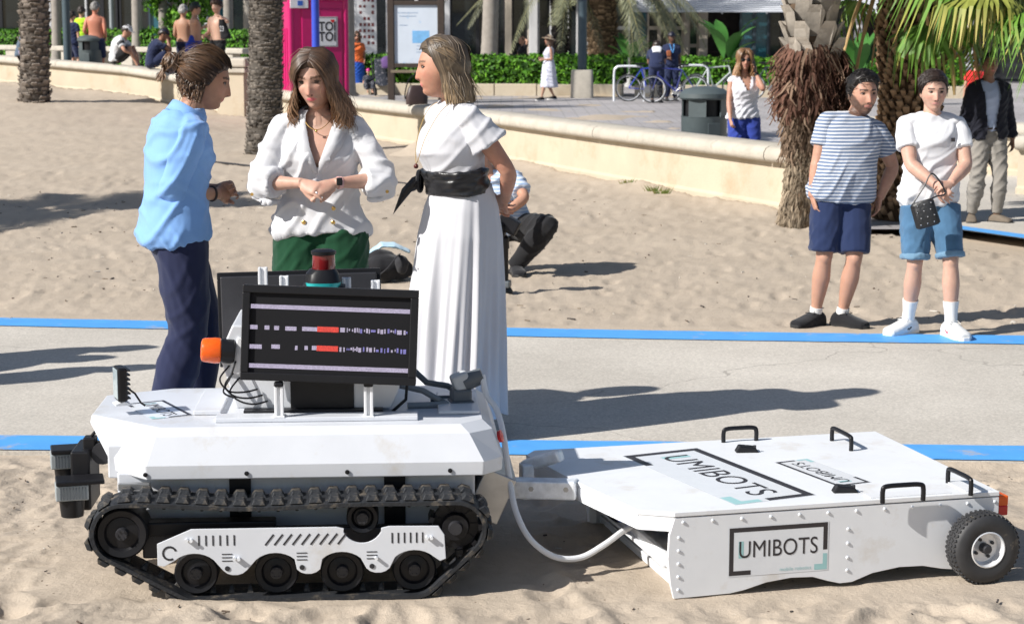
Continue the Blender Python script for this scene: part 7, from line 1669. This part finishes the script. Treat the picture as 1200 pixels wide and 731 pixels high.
# ---------------------------------------------------------------- row of shopfronts
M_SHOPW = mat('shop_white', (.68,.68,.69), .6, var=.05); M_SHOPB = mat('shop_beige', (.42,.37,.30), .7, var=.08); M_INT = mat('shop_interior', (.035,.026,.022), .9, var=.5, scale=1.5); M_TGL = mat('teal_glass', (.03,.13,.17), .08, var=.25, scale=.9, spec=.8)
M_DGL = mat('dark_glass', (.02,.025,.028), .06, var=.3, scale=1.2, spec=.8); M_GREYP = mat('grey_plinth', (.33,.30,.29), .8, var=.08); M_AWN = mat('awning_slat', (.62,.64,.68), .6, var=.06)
YS = 64.0
def SX(px): return (px-600)/2200*(YS*_c+.3)
def shop(label, px0, px1, bays, z1=3.6, plinth=.0, awn=None, wallm=None, base=0.0, dy=0):
    root = empty('shopfront', (SX(px0), YS+dy, base), 0, label, 'shopfront'); x0 = SX(px0); W_ = SX(px1)-x0
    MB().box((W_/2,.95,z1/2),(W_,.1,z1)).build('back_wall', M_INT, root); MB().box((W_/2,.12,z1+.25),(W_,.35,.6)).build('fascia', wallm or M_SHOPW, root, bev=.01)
    MB().box((W_/2,.5,.015),(W_,1.0,.03)).build('shop_floor', M_GREYP, root)
    if plinth: MB().box((W_/2,.1,plinth/2+.03),(W_,.12,plinth)).build('plinth', M_GREYP, root, bev=.01)
    for (a, b, kind, cols, rows) in bays:
        xa, xb = SX(a)-x0, SX(b)-x0; w = xb-xa; z0 = plinth+.04; h = z1-z0-.02
        if kind == 'col': MB().box(((xa+xb)/2,.0,z1/2),(w,.3,z1)).build('column', M_SHOPB if cols else M_SHOPW, root, bev=.02); continue
        if kind == 'open':
            for k in range(cols):
                MB().box((xa+w*(k+.5)/cols,.75,1.0+.2*(k%2)),(w/cols*.7,.2,.05)).build('shelf', M_WOOD, root)
            continue
        fr = {'white':M_SHOPW,'beige':M_SHOPB,'dark':M_DARK,'teal':M_SLATE}[kind]; gl = M_TGL if kind == 'teal' else M_DGL
        for i in range(cols):
            for j in range(rows):
                cw, ch = w/cols, h/rows; wn = empty('window', (xa+cw*(i+.5),.10,z0+ch*(j+.5)), 0, par=root); t = .06
                mb = MB(); mb.box((0,0,ch/2-t/2),(cw,.08,t)).box((0,0,-ch/2+t/2),(cw,.08,t)).box((-cw/2+t/2,0,0),(t,.08,ch-2*t)).box((cw/2-t/2,0,0),(t,.08,ch-2*t)); mb.build('frame', fr, wn)
                MB().box((0,.02,0),(cw-2*t,.015,ch-2*t)).build('pane', gl, wn)
    if awn:
        a, b, zl, zh = awn; xa, xb = SX(a)-x0, SX(b)-x0; n = 12; A = empty('awning', (xa,-.2,0), 0, par=root)
        for k in range(n):
            t = k/(n-1); MB().box(((xb-xa)/2,-2.4*(1-t),lerp(zl,zh,t)),(xb-xa,.16,.035),Matrix.Rotation(R(14),3,'X')).build('awning_slat', M_AWN, A)
        for k in range(5): MB().box(((xb-xa)*k/4,-1.2,(zl+zh)/2-.06),(.05,2.5,.06),Matrix.Rotation(math.atan2(zh-zl,2.4),3,'X')).build('awning_rafter', M_AWN, A)
    return root
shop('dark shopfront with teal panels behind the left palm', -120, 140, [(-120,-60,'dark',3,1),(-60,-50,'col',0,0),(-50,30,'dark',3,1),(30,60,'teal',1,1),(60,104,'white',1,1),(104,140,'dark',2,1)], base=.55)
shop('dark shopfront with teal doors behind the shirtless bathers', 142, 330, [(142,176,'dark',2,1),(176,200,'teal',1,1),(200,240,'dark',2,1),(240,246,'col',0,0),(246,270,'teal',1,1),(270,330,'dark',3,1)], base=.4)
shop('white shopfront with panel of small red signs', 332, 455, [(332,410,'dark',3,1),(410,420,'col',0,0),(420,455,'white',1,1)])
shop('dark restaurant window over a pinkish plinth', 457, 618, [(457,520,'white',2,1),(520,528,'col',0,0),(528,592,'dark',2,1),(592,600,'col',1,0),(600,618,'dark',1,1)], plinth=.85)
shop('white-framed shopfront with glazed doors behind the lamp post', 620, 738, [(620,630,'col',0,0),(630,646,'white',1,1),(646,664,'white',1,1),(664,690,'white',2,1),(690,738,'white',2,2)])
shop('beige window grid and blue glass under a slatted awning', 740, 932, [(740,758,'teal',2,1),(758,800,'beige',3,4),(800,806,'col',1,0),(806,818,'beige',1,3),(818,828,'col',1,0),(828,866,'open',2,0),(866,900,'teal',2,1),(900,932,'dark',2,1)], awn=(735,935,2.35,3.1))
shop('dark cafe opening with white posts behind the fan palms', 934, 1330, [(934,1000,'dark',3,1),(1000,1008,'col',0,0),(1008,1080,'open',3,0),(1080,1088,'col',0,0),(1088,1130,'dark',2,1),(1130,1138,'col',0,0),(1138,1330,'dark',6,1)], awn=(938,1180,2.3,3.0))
mb = MB(); sg_ = empty('menu_panel', (V(430,40,60).x,60,0), 0, 'tall white panel with rows of small dark red signs', 'sign'); MB().box((0,0,1.55),(.62,.05,3.1)).build('panel', M_SHOPW, sg_)
rnd = random.Random(2)
for j in range(9):
    for i in range(4):
        if rnd.random() < .85: mb.box((-.2+i*.13+rnd.uniform(-.01,.01),-.028,1.35+j*.19),(.08,.006,.09+rnd.uniform(-.02,.02)))
tag(mb.build('small_signs', mat('dark_red_print',(.16,.03,.03),.6), sg_), kind='stuff')
# backdrop block above the shops
tag(MB().box((0,0,6)  ,(130,10,4.2)).build('upper_storeys', M_SHOPW, loc=(0,70,1.5)), 'pale upper storeys above the row of shops', 'building')
# thin cable lying across the sand
cp = [G(px,py)+Vector((0,0,.012)) for px, py in ((-60,182),(0,183),(80,183),(165,184),(260,192),(330,200),(420,209),(470,216),(500,219),(600,224))]
tag(MB().tube(spline(cp,10),.016,6).build('buried_cable', M_DARK, smooth=True), 'thin dark cable half buried across the beach sand', 'cable')
